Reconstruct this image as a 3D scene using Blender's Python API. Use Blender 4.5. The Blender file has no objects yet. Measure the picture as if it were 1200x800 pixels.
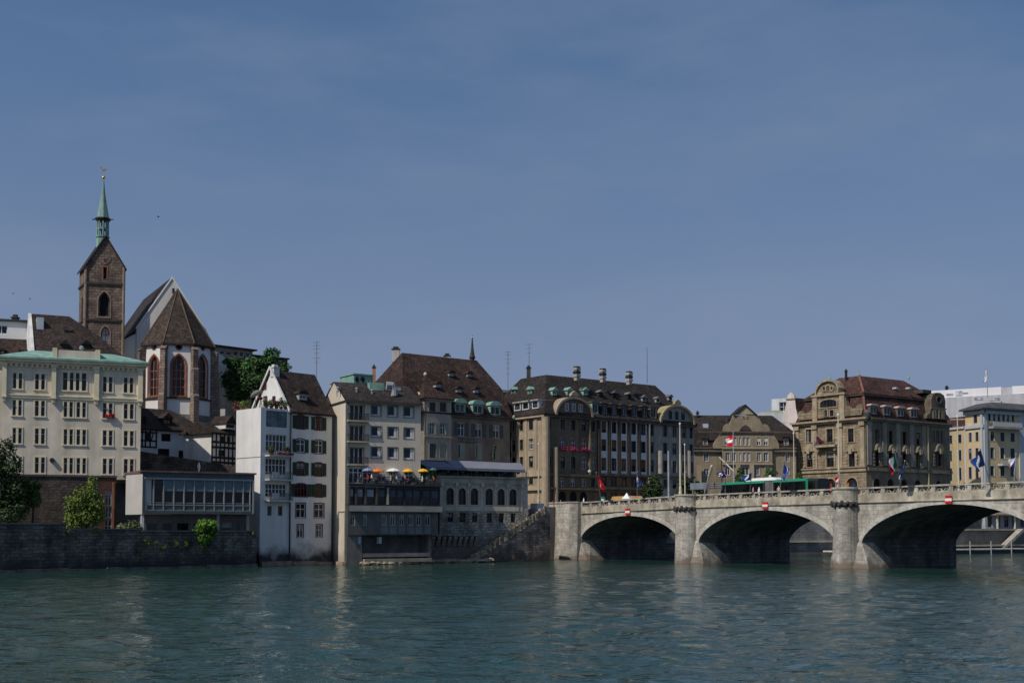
import bpy, bmesh, math, random
from mathutils import Vector, Matrix
from mathutils.geometry import tessellate_polygon
random.seed(7)
R = math.radians
SC = bpy.context.scene
COL = SC.collection

# ------------------------------------------------------------------ camera
F, CX, CY, TILT, EYE = 1450.0, 600.0, 546.0, R(3.0), 4.68
cam = bpy.data.cameras.new('camera'); cam_o = bpy.data.objects.new('camera', cam); COL.objects.link(cam_o)
cam.sensor_width = 36.0; cam.lens = F / 1200.0 * 36.0; cam.shift_y = (CY - 400.0) / 1200.0
cam.clip_start = 1.0; cam.clip_end = 20000.0
cam_o.location = (0, 0, EYE); cam_o.rotation_euler = (R(90) + TILT, 0, 0)
SC.camera = cam_o
# ------------------------------------------------------------------ sky, sun, exposure
SUN_H = Vector((-0.735, -0.678, 0)).normalized(); SUN_EL = R(47)
world = bpy.data.worlds.new('World'); SC.world = world; world.use_nodes = True
wn = world.node_tree; bg = wn.nodes['Background']
sky = wn.nodes.new('ShaderNodeTexSky'); sky.sky_type = 'NISHITA'; sky.sun_disc = False
sky.sun_elevation = SUN_EL; sky.sun_rotation = math.atan2(SUN_H.x, SUN_H.y) % (2 * math.pi)
sky.air_density = 1.0; sky.dust_density = 0.6; sky.ozone_density = 1.5; sky.altitude = 250
tc = wn.nodes.new('ShaderNodeTexCoord'); ma = wn.nodes.new('ShaderNodeVectorMath'); ma.operation = 'MULTIPLY_ADD'
ma.inputs[1].default_value = (1, 1, 0.85); ma.inputs[2].default_value = (0, 0, 0.235)
wn.links.new(tc.outputs['Generated'], ma.inputs[0])
nm = wn.nodes.new('ShaderNodeVectorMath'); nm.operation = 'NORMALIZE'
wn.links.new(ma.outputs[0], nm.inputs[0]); wn.links.new(nm.outputs[0], sky.inputs[0])
hs = wn.nodes.new('ShaderNodeHueSaturation'); hs.inputs['Saturation'].default_value = 1.1; hs.inputs['Value'].default_value = 1.0
wn.links.new(sky.outputs[0], hs.inputs['Color'])
# thin high cloud
mp = wn.nodes.new('ShaderNodeMapping'); mp.inputs['Scale'].default_value = (2.2, 2.2, 7.0); mp.inputs['Rotation'].default_value = (0.12, 0.34, 0)
wn.links.new(tc.outputs['Generated'], mp.inputs[0])
cn = wn.nodes.new('ShaderNodeTexNoise'); cn.inputs['Scale'].default_value = 1.6; cn.inputs['Detail'].default_value = 8.0; cn.inputs['Roughness'].default_value = 0.55
wn.links.new(mp.outputs[0], cn.inputs['Vector'])
cr = wn.nodes.new('ShaderNodeMapRange'); cr.inputs[1].default_value = 0.44; cr.inputs[2].default_value = 0.74; cr.inputs[3].default_value = 0.0; cr.inputs[4].default_value = 0.28
wn.links.new(cn.outputs['Fac'], cr.inputs[0])
cm = wn.nodes.new('ShaderNodeMixRGB'); cm.inputs[2].default_value = (2.6, 3.2, 4.2, 1)
wn.links.new(cr.outputs[0], cm.inputs[0]); wn.links.new(hs.outputs[0], cm.inputs[1])
# pale haze low over the roofs
sx_ = wn.nodes.new('ShaderNodeSeparateXYZ'); wn.links.new(tc.outputs['Generated'], sx_.inputs[0])
hz = wn.nodes.new('ShaderNodeMapRange'); hz.interpolation_type = 'SMOOTHSTEP'; hz.inputs[1].default_value = -0.02; hz.inputs[2].default_value = 0.42; hz.inputs[3].default_value = 0.80; hz.inputs[4].default_value = 0.0
wn.links.new(sx_.outputs['Z'], hz.inputs[0])
hm = wn.nodes.new('ShaderNodeMixRGB'); hm.inputs[2].default_value = (2.22, 2.62, 3.62, 1)
wn.links.new(hz.outputs[0], hm.inputs[0]); wn.links.new(cm.outputs[0], hm.inputs[1])
wn.links.new(hm.outputs[0], bg.inputs[0]); bg.inputs[1].default_value = 0.102
sl = bpy.data.lights.new('sun', 'SUN'); sl.energy = 3.3; sl.angle = R(0.53); sl.color = (1.0, 0.93, 0.82)
so = bpy.data.objects.new('sun', sl); COL.objects.link(so)
sd = Vector((SUN_H.x * math.cos(SUN_EL), SUN_H.y * math.cos(SUN_EL), math.sin(SUN_EL)))
so.rotation_euler = sd.to_track_quat('Z', 'Y').to_euler(); so.location = (-60, -40, 90)
SC.view_settings.view_transform = 'Standard'; SC.view_settings.look = 'None'
SC.view_settings.exposure = 0.0; SC.view_settings.gamma = 1.0; SC.view_settings.use_curve_mapping = False

# ------------------------------------------------------------------ measuring helpers
_c, _s = math.cos(TILT), math.sin(TILT)
def ray(px, py):
    x = (px - CX) / F; y = (CY - py) / F
    return Vector((x, _c - y * _s, _s + y * _c))
def gp(px, Y, py=560):
    r = ray(px, py); return Vector((r.x / r.y * Y, Y, 0))
def zz(py, Y):
    r = ray(600, py); return EYE + r.z / r.y * Y
def P3(px, py, Y):
    r = ray(px, py); k = Y / r.y; return Vector((r.x * k, Y, EYE + r.z * k))

class Fr:
    """vertical plane frame: u along, n outwards (to the viewer when u runs to the right)"""
    def __init__(s, a, b):
        a = Vector((a.x, a.y, 0)); b = Vector((b.x, b.y, 0))
        s.o = a; s.w = (b - a).length; s.u = (b - a).normalized(); s.n = Vector((s.u.y, -s.u.x, 0))
    def P(s, u, z, d=0.0):
        p = s.o + s.u * u + s.n * d; return Vector((p.x, p.y, z))
    def px(s, px, py, d=0.0):
        r = ray(px, py); o = s.o + s.n * d
        k = (o - Vector((0, 0, 0))).dot(s.n) / Vector((r.x, r.y, 0)).dot(s.n)
        h = Vector((r.x * k, r.y * k, 0)); return ((h - o).dot(s.u), EYE + r.z * k)
    def U(s, px, py=560, d=0.0): return s.px(px, py, d)[0]
    def Z(s, px, py, d=0.0): return s.px(px, py, d)[1]
    def side(s, u, depth, left=True):
        """frame of the return wall at u going back; its u runs left to right as seen from outside"""
        a = s.P(u, 0, 0); b = s.P(u, 0, -depth)
        return Fr(b, a) if left else Fr(a, b)
    def off(s, d): return Fr(s.P(0, 0, d), s.P(s.w, 0, d))
    def sub(s, u0, u1, d=0): return Fr(s.P(u0, 0, d), s.P(u1, 0, d))

# ------------------------------------------------------------------ mesh builder and objects
ORG = {}
class MB:
    def __init__(s): s.v = []; s.f = []; s.m = []; s.mi = 0
    def poly(s, pts):
        i = len(s.v); s.v += [tuple(p) for p in pts]; s.f.append(tuple(range(i, i + len(pts)))); s.m.append(s.mi)
    def hexa(s, p):   # 8 points: bottom ring 0-3, top ring 4-7
        i = len(s.v); s.v += [tuple(q) for q in p]
        for q in ((3, 2, 1, 0), (4, 5, 6, 7), (0, 1, 5, 4), (1, 2, 6, 5), (2, 3, 7, 6), (3, 0, 4, 7)):
            s.f.append(tuple(i + k for k in q)); s.m.append(s.mi)
    def bx(s, fr, u0, u1, z0, z1, d0, d1):
        s.hexa([fr.P(u0, z0, d1), fr.P(u1, z0, d1), fr.P(u1, z0, d0), fr.P(u0, z0, d0),
                fr.P(u0, z1, d1), fr.P(u1, z1, d1), fr.P(u1, z1, d0), fr.P(u0, z1, d0)])
    def cube(s, c, sx, sy, sz, rz=0):
        M = Matrix.Rotation(rz, 3, 'Z'); c = Vector(c)
        s.hexa([c + M @ Vector((a * sx / 2, b * sy / 2, k * sz / 2)) for k in (-1, 1) for a, b in ((-1, -1), (1, -1), (1, 1), (-1, 1))])
    def prism(s, fr, pts, d0, d1):
        n = len(pts); i = len(s.v)
        s.v += [tuple(fr.P(u, z, d1)) for u, z in pts] + [tuple(fr.P(u, z, d0)) for u, z in pts]
        tri = tessellate_polygon([[Vector((u, z, 0)) for u, z in pts]])
        for t in tri:
            s.f.append(tuple(i + k for k in t)); s.m.append(s.mi); s.f.append(tuple(i + n + k for k in reversed(t))); s.m.append(s.mi)
        for k in range(n):
            j = (k + 1) % n; s.f.append((i + k, i + j, i + n + j, i + n + k)); s.m.append(s.mi)
    def tube(s, pts, rad, n=8, cap=True):
        if not isinstance(rad, (list, tuple)): rad = [rad] * len(pts)
        pts = [Vector(p) for p in pts]; i0 = len(s.v)
        for k, p in enumerate(pts):
            a = pts[max(k - 1, 0)]; b = pts[min(k + 1, len(pts) - 1)]; t = (b - a)
            t = t.normalized() if t.length > 1e-9 else Vector((0, 0, 1))
            x = t.cross(Vector((0, 0, 1)) if abs(t.z) < .95 else Vector((1, 0, 0))).normalized(); y = t.cross(x)
            for q in range(n):
                an = 2 * math.pi * q / n; s.v.append(tuple(p + (x * math.cos(an) + y * math.sin(an)) * rad[k]))
        for k in range(len(pts) - 1):
            for q in range(n):
                a = i0 + k * n + q; b = i0 + k * n + (q + 1) % n
                s.f.append((a, b, b + n, a + n)); s.m.append(s.mi)
        if cap:
            s.f.append(tuple(i0 + q for q in reversed(range(n)))); s.m.append(s.mi)
            s.f.append(tuple(i0 + (len(pts) - 1) * n + q for q in range(n))); s.m.append(s.mi)
    def lathe(s, c, prof, n=12, rot=0.0, sx=1.0):
        """prof: list of (radius, z) about a vertical axis through c"""
        s.tubez([(Vector((c[0], c[1], z)), r) for r, z in prof], n, rot, sx)
    def tubez(s, pr, n, rot, sx):
        i0 = len(s.v)
        for c, r in pr:
            for q in range(n):
                an = 2 * math.pi * q / n + rot; s.v.append((c.x + math.cos(an) * r * sx, c.y + math.sin(an) * r, c.z))
        for k in range(len(pr) - 1):
            for q in range(n):
                a = i0 + k * n + q; b = i0 + k * n + (q + 1) % n
                s.f.append((a, b, b + n, a + n)); s.m.append(s.mi)
        s.f.append(tuple(i0 + q for q in reversed(range(n)))); s.m.append(s.mi)
        s.f.append(tuple(i0 + (len(pr) - 1) * n + q for q in range(n))); s.m.append(s.mi)
    def loft(s, ringa, ringb, caps=True):
        n = len(ringa); i = len(s.v); s.v += [tuple(p) for p in ringa] + [tuple(p) for p in ringb]
        for k in range(n):
            j = (k + 1) % n; s.f.append((i + k, i + j, i + n + j, i + n + k)); s.m.append(s.mi)
        if caps:
            s.f.append(tuple(i + k for k in reversed(range(n)))); s.m.append(s.mi)
            s.f.append(tuple(i + n + k for k in range(n))); s.m.append(s.mi)
    def build(s, name, mats, parent=None, smooth=False, label=None, normals=True, uvs=True):
        if not isinstance(mats, (list, tuple)): mats = [mats]
        if parent is not None: L = ORG[parent.name]
        elif s.v:
            xs = [p[0] for p in s.v]; ys = [p[1] for p in s.v]; zs = [p[2] for p in s.v]
            L = Vector(((min(xs) + max(xs)) / 2, (min(ys) + max(ys)) / 2, min(zs)))
        else: L = Vector()
        me = bpy.data.meshes.new(name)
        me.from_pydata([(p[0] - L.x, p[1] - L.y, p[2] - L.z) for p in s.v], [], s.f)
        for m in mats: me.materials.append(m)
        me.polygons.foreach_set('material_index', s.m)
        if normals:
            bm = bmesh.new(); bm.from_mesh(me); bmesh.ops.recalc_face_normals(bm, faces=bm.faces); bm.to_mesh(me); bm.free()
        uv = me.uv_layers.new(name='UV') if uvs else None
        vs = me.vertices; lo = me.loops; data = [0.0] * (2 * len(lo))
        for p in (me.polygons if uvs else ()):
            nn = p.normal
            if abs(nn.z) > 0.97: ax = Vector((1, 0, 0)); ay = Vector((0, 1, 0))
            else:
                ax = Vector((-nn.y, nn.x, 0)).normalized(); ay = nn.cross(ax)
                if ay.z < 0: ay = -ay
            for li in p.loop_indices:
                co = vs[lo[li].vertex_index].co + L
                data[2 * li] = co.dot(ax); data[2 * li + 1] = co.dot(ay)
        if uvs: uv.data.foreach_set('uv', data)
        if smooth: me.polygons.foreach_set('use_smooth', [True] * len(me.polygons))
        o = bpy.data.objects.new(name, me); COL.objects.link(o)
        ORG[o.name] = L
        if parent is not None: o.parent = parent
        else: o.location = L
        if label: o['label'] = label
        return o

def tag(o, label=None, cat=None, group=None, kind=None):
    if label: o['label'] = label
    if cat: o['category'] = cat
    if group: o['group'] = group
    if kind: o['kind'] = kind
    return o
def thing(name, label, cat, loc, group=None):
    o = bpy.data.objects.new(name, None); COL.objects.link(o); o.empty_display_size = .5
    loc = Vector(loc); o.location = loc; ORG[o.name] = loc
    return tag(o, label, cat, group)

# ------------------------------------------------------------------ materials
_M = {}
def mat(name, col, rough=.85, var=.22, scale=.9, stain=.25, brick=None, bump=.0, spec=.25, metal=0.0, tiles=False, low=None):
    if name in _M: return _M[name]
    m = bpy.data.materials.new(name); m.use_nodes = True; nt = m.node_tree; N = nt.nodes; Lk = nt.links.new
    b = N['Principled BSDF']; b.inputs['Roughness'].default_value = rough; b.inputs['Metallic'].default_value = metal
    b.inputs['Specular IOR Level'].default_value = spec
    geo = N.new('ShaderNodeNewGeometry')
    def noise(sc, det, vec=None, rgh=.6):
        n = N.new('ShaderNodeTexNoise'); n.inputs['Scale'].default_value = sc; n.inputs['Detail'].default_value = det; n.inputs['Roughness'].default_value = rgh
        Lk(vec if vec is not None else geo.outputs['Position'], n.inputs['Vector']); return n.outputs['Fac']
    def rng(x, lo, hi, a=.3, c=.7):
        r = N.new('ShaderNodeMapRange'); r.inputs[1].default_value = a; r.inputs[2].default_value = c
        r.inputs[3].default_value = lo; r.inputs[4].default_value = hi; Lk(x, r.inputs[0]); return r.outputs[0]
    def mul(x, y):
        k = N.new('ShaderNodeMath'); k.operation = 'MULTIPLY'; Lk(x, k.inputs[0]); Lk(y, k.inputs[1]); return k.outputs[0]
    f = rng(noise(scale, 6), 1 - var, 1 + var)
    if stain:
        st = N.new('ShaderNodeMapping'); st.inputs['Scale'].default_value = (1.0, 1.0, .12); Lk(geo.outputs['Position'], st.inputs[0])
        f = mul(f, rng(noise(.55, 4, st.outputs[0]), 1 - stain, 1 + stain * .55))
    base = None
    if brick:
        bw, bh, c2, mort = brick
        uvn = N.new('ShaderNodeUVMap'); uvn.uv_map = 'UV'
        bt = N.new('ShaderNodeTexBrick'); bt.inputs['Scale'].default_value = 1.0
        bt.inputs['Brick Width'].default_value = bw; bt.inputs['Row Height'].default_value = bh
        bt.inputs['Mortar Size'].default_value = mort; bt.inputs['Mortar Smooth'].default_value = .3; bt.inputs['Bias'].default_value = -.1
        bt.inputs['Color1'].default_value = (*col, 1); bt.inputs['Color2'].default_value = (*c2, 1)
        bt.inputs['Mortar'].default_value = (*[x * .45 for x in col], 1)
        if bump >= .9:     # rough masonry: courses wander and stones differ in size
            wn_ = N.new('ShaderNodeTexNoise'); wn_.inputs['Scale'].default_value = 1.1; wn_.inputs['Detail'].default_value = 3; Lk(geo.outputs['Position'], wn_.inputs['Vector'])
            wa = N.new('ShaderNodeVectorMath'); wa.operation = 'MULTIPLY_ADD'; wa.inputs[1].default_value = (.9, .55, 0); Lk(wn_.outputs['Color'], wa.inputs[0]); Lk(uvn.outputs[0], wa.inputs[2]); Lk(wa.outputs[0], bt.inputs['Vector'])
        else: Lk(uvn.outputs[0], bt.inputs['Vector'])
        base = bt.outputs['Color']
    vm = N.new('ShaderNodeVectorMath'); vm.operation = 'SCALE'
    if base is not None: Lk(base, vm.inputs[0])
    else: vm.inputs[0].default_value = col
    if tiles:   # courses of roof tiles and blotchy weathering
        uvn = N.new('ShaderNodeUVMap'); uvn.uv_map = 'UV'
        bt = N.new('ShaderNodeTexBrick'); bt.inputs['Scale'].default_value = 1.0
        bt.inputs['Brick Width'].default_value = .34; bt.inputs['Row Height'].default_value = .36
        bt.inputs['Mortar Size'].default_value = .05; bt.inputs['Mortar Smooth'].default_value = .8
        bt.inputs['Color1'].default_value = (1.25, 1.25, 1.25, 1); bt.inputs['Color2'].default_value = (.7, .7, .7, 1); bt.inputs['Mortar'].default_value = (.55, .55, .55, 1)
        Lk(uvn.outputs[0], bt.inputs['Vector']); f = mul(f, bt.outputs['Color'])
        f = mul(f, rng(noise(.22, 5), .6, 1.45))
        f = mul(f, rng(noise(2.2, 3), .55, 1.5))
    Lk(f, vm.inputs['Scale']); out = vm.outputs[0]
    if low:     # (colour, z_top, z_bottom): weathering of its own near the water, ragged upper edge
        c2, zt, zb = low
        sx = N.new('ShaderNodeSeparateXYZ'); Lk(geo.outputs['Position'], sx.inputs[0])
        ad = N.new('ShaderNodeMath'); ad.operation = 'MULTIPLY_ADD'; ad.inputs[1].default_value = 5.0
        Lk(noise(.45, 6), ad.inputs[0]); Lk(sx.outputs['Z'], ad.inputs[2])
        k = rng(ad.outputs[0], 1, 0, zb + 2.5, zt + 2.5)
        mx = N.new('ShaderNodeMixRGB'); mx.inputs[2].default_value = (*c2, 1); Lk(k, mx.inputs[0]); Lk(out, mx.inputs[1]); out = mx.outputs[0]
    Lk(out, b.inputs['Base Color'])
    if bump:
        bp = N.new('ShaderNodeBump'); bp.inputs['Strength'].default_value = bump; bp.inputs['Distance'].default_value = .08
        Lk(noise(2.2, 6), bp.inputs['Height']); Lk(bp.outputs[0], b.inputs['Normal'])
    _M[name] = m; return m
def glass(name, col, rough=.06):
    if name in _M: return _M[name]
    m = bpy.data.materials.new(name); m.use_nodes = True; b = m.node_tree.nodes['Principled BSDF']
    nt = m.node_tree; geo = nt.nodes.new('ShaderNodeNewGeometry'); n = nt.nodes.new('ShaderNodeTexNoise'); n.inputs['Scale'].default_value = .8
    nt.links.new(geo.outputs['Position'], n.inputs['Vector'])
    mr = nt.nodes.new('ShaderNodeMapRange'); mr.inputs[1].default_value = .35; mr.inputs[2].default_value = .65; mr.inputs[3].default_value = .35; mr.inputs[4].default_value = 1.7
    nt.links.new(n.outputs['Fac'], mr.inputs[0]); v = nt.nodes.new('ShaderNodeVectorMath'); v.operation = 'SCALE'; v.inputs[0].default_value = col
    nt.links.new(mr.outputs[0], v.inputs['Scale']); nt.links.new(v.outputs[0], b.inputs['Base Color'])
    b.inputs['Roughness'].default_value = rough; b.inputs['Specular IOR Level'].default_value = .32
    _M[name] = m; return m

GL = [glass('window_glass_dark', (.008, .009, .012)), glass('window_glass_blue', (.012, .016, .026)), glass('window_glass_curtain', (.045, .047, .05), .15)]
DARK = mat('dark_void', (.012, .012, .013), var=.1, stain=0)
WHITEF = mat('white_window_paint', (.62, .63, .63), .5, .06, stain=.05)
IRON = mat('dark_iron', (.02, .021, .023), .5, .2, stain=0, spec=.4)
GREYM = mat('grey_metal', (.30, .31, .32), .45, .1, stain=.1, spec=.5)
COPPER = mat('verdigris_copper', (.22, .37, .31), .6, .22, 1.2, .3)
CURTAIN = mat('net_curtain', (.24, .24, .23), .9, .2, stain=0)
TILE_B = mat('brown_clay_tiles', (.039, .028, .024), .9, .3, 1.1, .2, tiles=True, bump=.3)
TILE_D = mat('dark_clay_tiles', (.034, .027, .025), .9, .3, 1.1, .2, tiles=True, bump=.3)
TILE_R = mat('red_brown_clay_tiles', (.047, .029, .024), .9, .3, 1.1, .2, tiles=True, bump=.3)

# ------------------------------------------------------------------ facade helpers
def arch_pts(u0, u1, z0, z1, kind, n=10):
    """outline of an opening, anticlockwise from bottom left; arch kinds reach z1 at the crown"""
    w = u1 - u0; c = (u0 + u1) / 2
    if kind is None: return [(u0, z0), (u1, z0), (u1, z1), (u0, z1)]
    if kind == 'round':
        h = w / 2; zs = z1 - h; return [(u0, z0), (u1, z0)] + [(c + h * math.cos(math.pi * k / n), zs + h * math.sin(math.pi * k / n)) for k in range(n + 1)]
    if kind == 'segment':
        h = w * .16; zs = z1 - h; return [(u0, z0), (u1, z0)] + [(c + w / 2 * math.cos(math.pi * k / n), zs + h * math.sin(math.pi * k / n)) for k in range(n + 1)]
    if kind == 'circle':
        zc = (z0 + z1) / 2; return [(c + w / 2 * math.cos(2 * math.pi * k / 16), zc + (z1 - z0) / 2 * math.sin(2 * math.pi * k / 16)) for k in range(16)]
    if kind == 'gothic':
        rr = w * 1.02; hgt = math.sqrt(rr * rr - (rr - w / 2) ** 2); zs = z1 - hgt; a1 = math.acos((rr - w / 2) / rr); pts = [(u0, z0), (u1, z0)]
        for k in range(n // 2 + 1):
            a = a1 * k / (n // 2); pts.append((u1 - rr + rr * math.cos(a), zs + rr * math.sin(a)))
        for k in range(n // 2 - 1, -1, -1):
            a = a1 * k / (n // 2); pts.append((u0 + rr - rr * math.cos(a), zs + rr * math.sin(a)))
        return pts
def H(u0, u1, z0, z1, kind=None, rev=.22, **k): return dict(u0=min(u0, u1), u1=max(u0, u1), z0=min(z0, z1), z1=max(z0, z1), kind=kind, rev=rev, **k)

def wall_grid(mb, fr, u0, u1, z0, z1, holes, d=0.0):
    us = sorted({u0, u1} | {h[k] for h in holes for k in ('u0', 'u1') if u0 < h[k] < u1})
    zs = sorted({z0, z1} | {h[k] for h in holes for k in ('z0', 'z1') if z0 < h[k] < z1})
    for a, b in zip(zs, zs[1:]):
        if b - a < 1e-6: continue
        zc = (a + b) / 2; run = None
        for p, q in zip(us, us[1:]):
            uc = (p + q) / 2
            inh = any(h['u0'] < uc < h['u1'] and h['z0'] < zc < h['z1'] for h in holes)
            if not inh and run is None: run = p
            if inh and run is not None: mb.poly([fr.P(run, a, d), fr.P(p, a, d), fr.P(p, b, d), fr.P(run, b, d)]); run = None
        if run is not None: mb.poly([fr.P(run, a, d), fr.P(u1, a, d), fr.P(u1, b, d), fr.P(run, b, d)])
    for h in holes:
        pts = arch_pts(h['u0'], h['u1'], h['z0'], h['z1'], h['kind'])
        if h['kind']:   # fill the corners round the arch
            top = [(h['u0'], h['z1']), (h['u1'], h['z1'])]
            c = (h['u0'] + h['u1']) / 2
            if h['kind'] == 'circle': half = [[p for p in pts if p[1] >= (h['z0'] + h['z1']) / 2 - 1e-6], [p for p in pts if p[1] <= (h['z0'] + h['z1']) / 2 + 1e-6]]
            else: half = [pts[2:]]
            for hp in half:
                up = sum(p[1] for p in hp) / len(hp) >= (h['z0'] + h['z1']) / 2; zc = h['z1'] if up else h['z0']
                hp = sorted(hp, key=lambda p: p[0])
                for a, b in zip(hp, hp[1:]):
                    corner = (h['u0'], zc) if (a[0] + b[0]) / 2 < c else (h['u1'], zc)
                    mb.poly([fr.P(*corner, d), fr.P(*a, d), fr.P(*b, d)])
                mid = min(hp, key=lambda p: abs(p[0] - c))
                mb.poly([fr.P(h['u0'], zc, d), fr.P(*mid, d), fr.P(h['u1'], zc, d)])
        n = len(pts)
        for k in range(n):
            a = pts[k]; b = pts[(k + 1) % n]
            mb.poly([fr.P(*a, d), fr.P(*b, d), fr.P(*b, d - h['rev']), fr.P(*a, d - h['rev'])])

def ring(mb, fr, po, pi, d0, d1):
    n = len(po)
    for k in range(n):
        j = (k + 1) % n
        A = [fr.P(*po[k], d1), fr.P(*po[j], d1), fr.P(*pi[j], d1), fr.P(*pi[k], d1)]
        B = [fr.P(*po[k], d0), fr.P(*po[j], d0), fr.P(*pi[j], d0), fr.P(*pi[k], d0)]
        mb.hexa(B + A)
def inset(pts, t):
    us = [p[0] for p in pts]; zs = [p[1] for p in pts]; cu = (min(us) + max(us)) / 2; cz = (min(zs) + max(zs)) / 2
    w = (max(us) - min(us)) / 2; hh = (max(zs) - min(zs)) / 2
    return [(cu + (u - cu) * (w - t) / w, cz + (z - cz) * (hh - t) / hh) for u, z in pts]

CURT = None
def window(b, fr, h, frame=None, pane=None, nx=1, nz=(), fw=.10, surround=None, sw=.16, sp=.06, sill=None, shutters=None, shut_w=.55, mull=.10, name='window', d=0.0, closed=False, stone_mull=None):
    """one window: frame object under the building with its pane (and sill) below it; shutters are parts of the building"""
    frame = frame or WHITEF; u0, u1, z0, z1 = h['u0'], h['u1'], h['z0'], h['z1']
    pts = arch_pts(u0, u1, z0, z1, h['kind']); rv = d - h['rev']
    m = MB(); pane = pane or random.choice((GL[0], GL[0], GL[1], GL[1], GL[2]))
    ring(m, fr, pts, inset(pts, fw), rv + .005, rv + .09)
    for k in range(1, nx):
        u = u0 + (u1 - u0) * k / nx; top = z1 - fw * .5 if h['kind'] in (None, 'segment') else (z1 - (u1 - u0) * .28)
        m.bx(fr, u - mull / 2, u + mull / 2, z0 + fw * .5, top, rv + .012, rv + .082)
    for t in nz:
        z = z0 + (z1 - z0) * t; m.bx(fr, u0 + fw * .5, u1 - fw * .5, z - mull * .4, z + mull * .4, rv + .018, rv + .076)
    mats = [frame]
    if surround:
        m.mi = 1; mats.append(surround); big = inset(pts, -sw)
        if h['kind'] is None: big = [(u0 - sw, z0 - sw * .4), (u1 + sw, z0 - sw * .4), (u1 + sw, z1 + sw), (u0 - sw, z1 + sw)]
        ring(m, fr, big, inset(pts, .003), d - .02, d + sp)
    if stone_mull:
        m.mi = len(mats); mats.append(stone_mull[0])
        for t in stone_mull[1]:
            u = u0 + (u1 - u0) * t; m.bx(fr, u - stone_mull[2] / 2, u + stone_mull[2] / 2, z0, z1, rv + .1, d + sp * .8)
    w = m.build(name, mats, b)
    g = MB(); g.poly([fr.P(*p, rv + .03) for p in pts]); g.build('pane', pane, w)
    wd = u1 - u0
    if h['kind'] in (None, 'segment') and pane in GL and .7 < wd < 2.2 and not closed and random.random() < .45:
        cu = MB(); k = random.random(); f = random.uniform(.16, .3); zt = z1 - fw - (.1 if h['kind'] else 0)
        if k < .5:
            cu.bx(fr, u0 + fw, u0 + wd * f, z0 + fw, zt, rv + .034, rv + .04); cu.bx(fr, u1 - wd * f, u1 - fw, z0 + fw, zt, rv + .034, rv + .04); cu.build('curtain', CURTAIN, w)
        else: cu.bx(fr, u0 + fw, u1 - fw, zt - (z1 - z0) * random.uniform(.2, .5), zt, rv + .034, rv + .04); cu.build('roller_blind', CURTAIN, w)
    if sill:
        s = MB(); s.bx(fr, u0 - .18, u1 + .18, z0 - .16, z0 - .003, d - .1, d + .14); s.build('sill', sill, w)
    if shutters:
        for sg in (0, 1):
            s = MB(); ww = min(shut_w, (u1 - u0) / 2 + .1)
            if closed: a = u0 + .02 if sg == 0 else (u0 + u1) / 2 + .01; e = (u0 + u1) / 2 - .01 if sg == 0 else u1 - .02; dd = d - .08
            else: a, e = (u0 - ww, u0 - .02) if sg == 0 else (u1 + .02, u1 + ww); dd = d + .012
            s.bx(fr, a, e, z0 - .02, z1 + .02 - (.08 if h['kind'] == 'segment' else 0), dd, dd + .06)
            k = z0 + .12
            while k < z1 - .2: s.bx(fr, a + .06, e - .06, k, k + .1, dd + .06, dd + .075); k += .2
            s.build('shutter', shutters, b)
    return w

def body_walls(mb, pts, z0, z1, skip=()):
    """upright walls round a plan polygon (list of Vectors), leaving out the sides listed in skip"""
    n = len(pts)
    for k in range(n):
        if k in skip: continue
        a = pts[k]; c = pts[(k + 1) % n]
        mb.poly([(a.x, a.y, z0), (c.x, c.y, z0), (c.x, c.y, z1), (a.x, a.y, z1)])
def rect(fr, u0, u1, depth): return [fr.P(u0, 0), fr.P(u1, 0), fr.P(u1, 0, -depth), fr.P(u0, 0, -depth)]

def roof_solid(mb, fr, u0, u1, d1, d0, ze, profile, ends=True, th=.22):
    """roof as stacked rings over a rectangle u0..u1, d1 (front) .. d0 (back); profile is a list of
    (inset_front, inset_back, inset_left, inset_right, z)"""
    def rg(p): return [fr.P(u0 + p[2], p[4], d1 - p[0]), fr.P(u1 - p[3], p[4], d1 - p[0]), fr.P(u1 - p[3], p[4], d0 + p[1]), fr.P(u0 + p[2], p[4], d0 + p[1])]
    rings = [rg((0, 0, 0, 0, ze - th)), rg((0, 0, 0, 0, ze))] + [rg(p) for p in profile]
    mb.poly(list(reversed(rings[0])))
    for ri, (a, b) in enumerate(zip(rings, rings[1:])):
        for k in range(4):
            if ri > 0 and k in (1, 3) and not ends: continue
            j = (k + 1) % 4; q = [a[k], a[j], b[j], b[k]]
            uq = []
            for p in q:
                if not any((p - r).length < 1e-4 for r in uq): uq.append(p)
            if len(uq) >= 3: mb.poly(uq)
    t = rings[-1]
    uq = []
    for p in t:
        if not any((p - r).length < 1e-3 for r in uq): uq.append(p)
    if len(uq) >= 3: mb.poly(uq)

def chimney(parent, c, sx, sy, z0, z1, m, rz=0, cap=None, name='chimney'):
    k = MB(); k.cube((c.x, c.y, (z0 + z1) / 2), sx, sy, z1 - z0, rz); k.mi = 1
    k.cube((c.x, c.y, z1 + .08), sx + .22, sy + .22, .16, rz); k.cube((c.x, c.y, z1 + .34), sx * .7, sy * .7, .36, rz)
    return k.build(name, [m, cap or IRON], parent)

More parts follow.
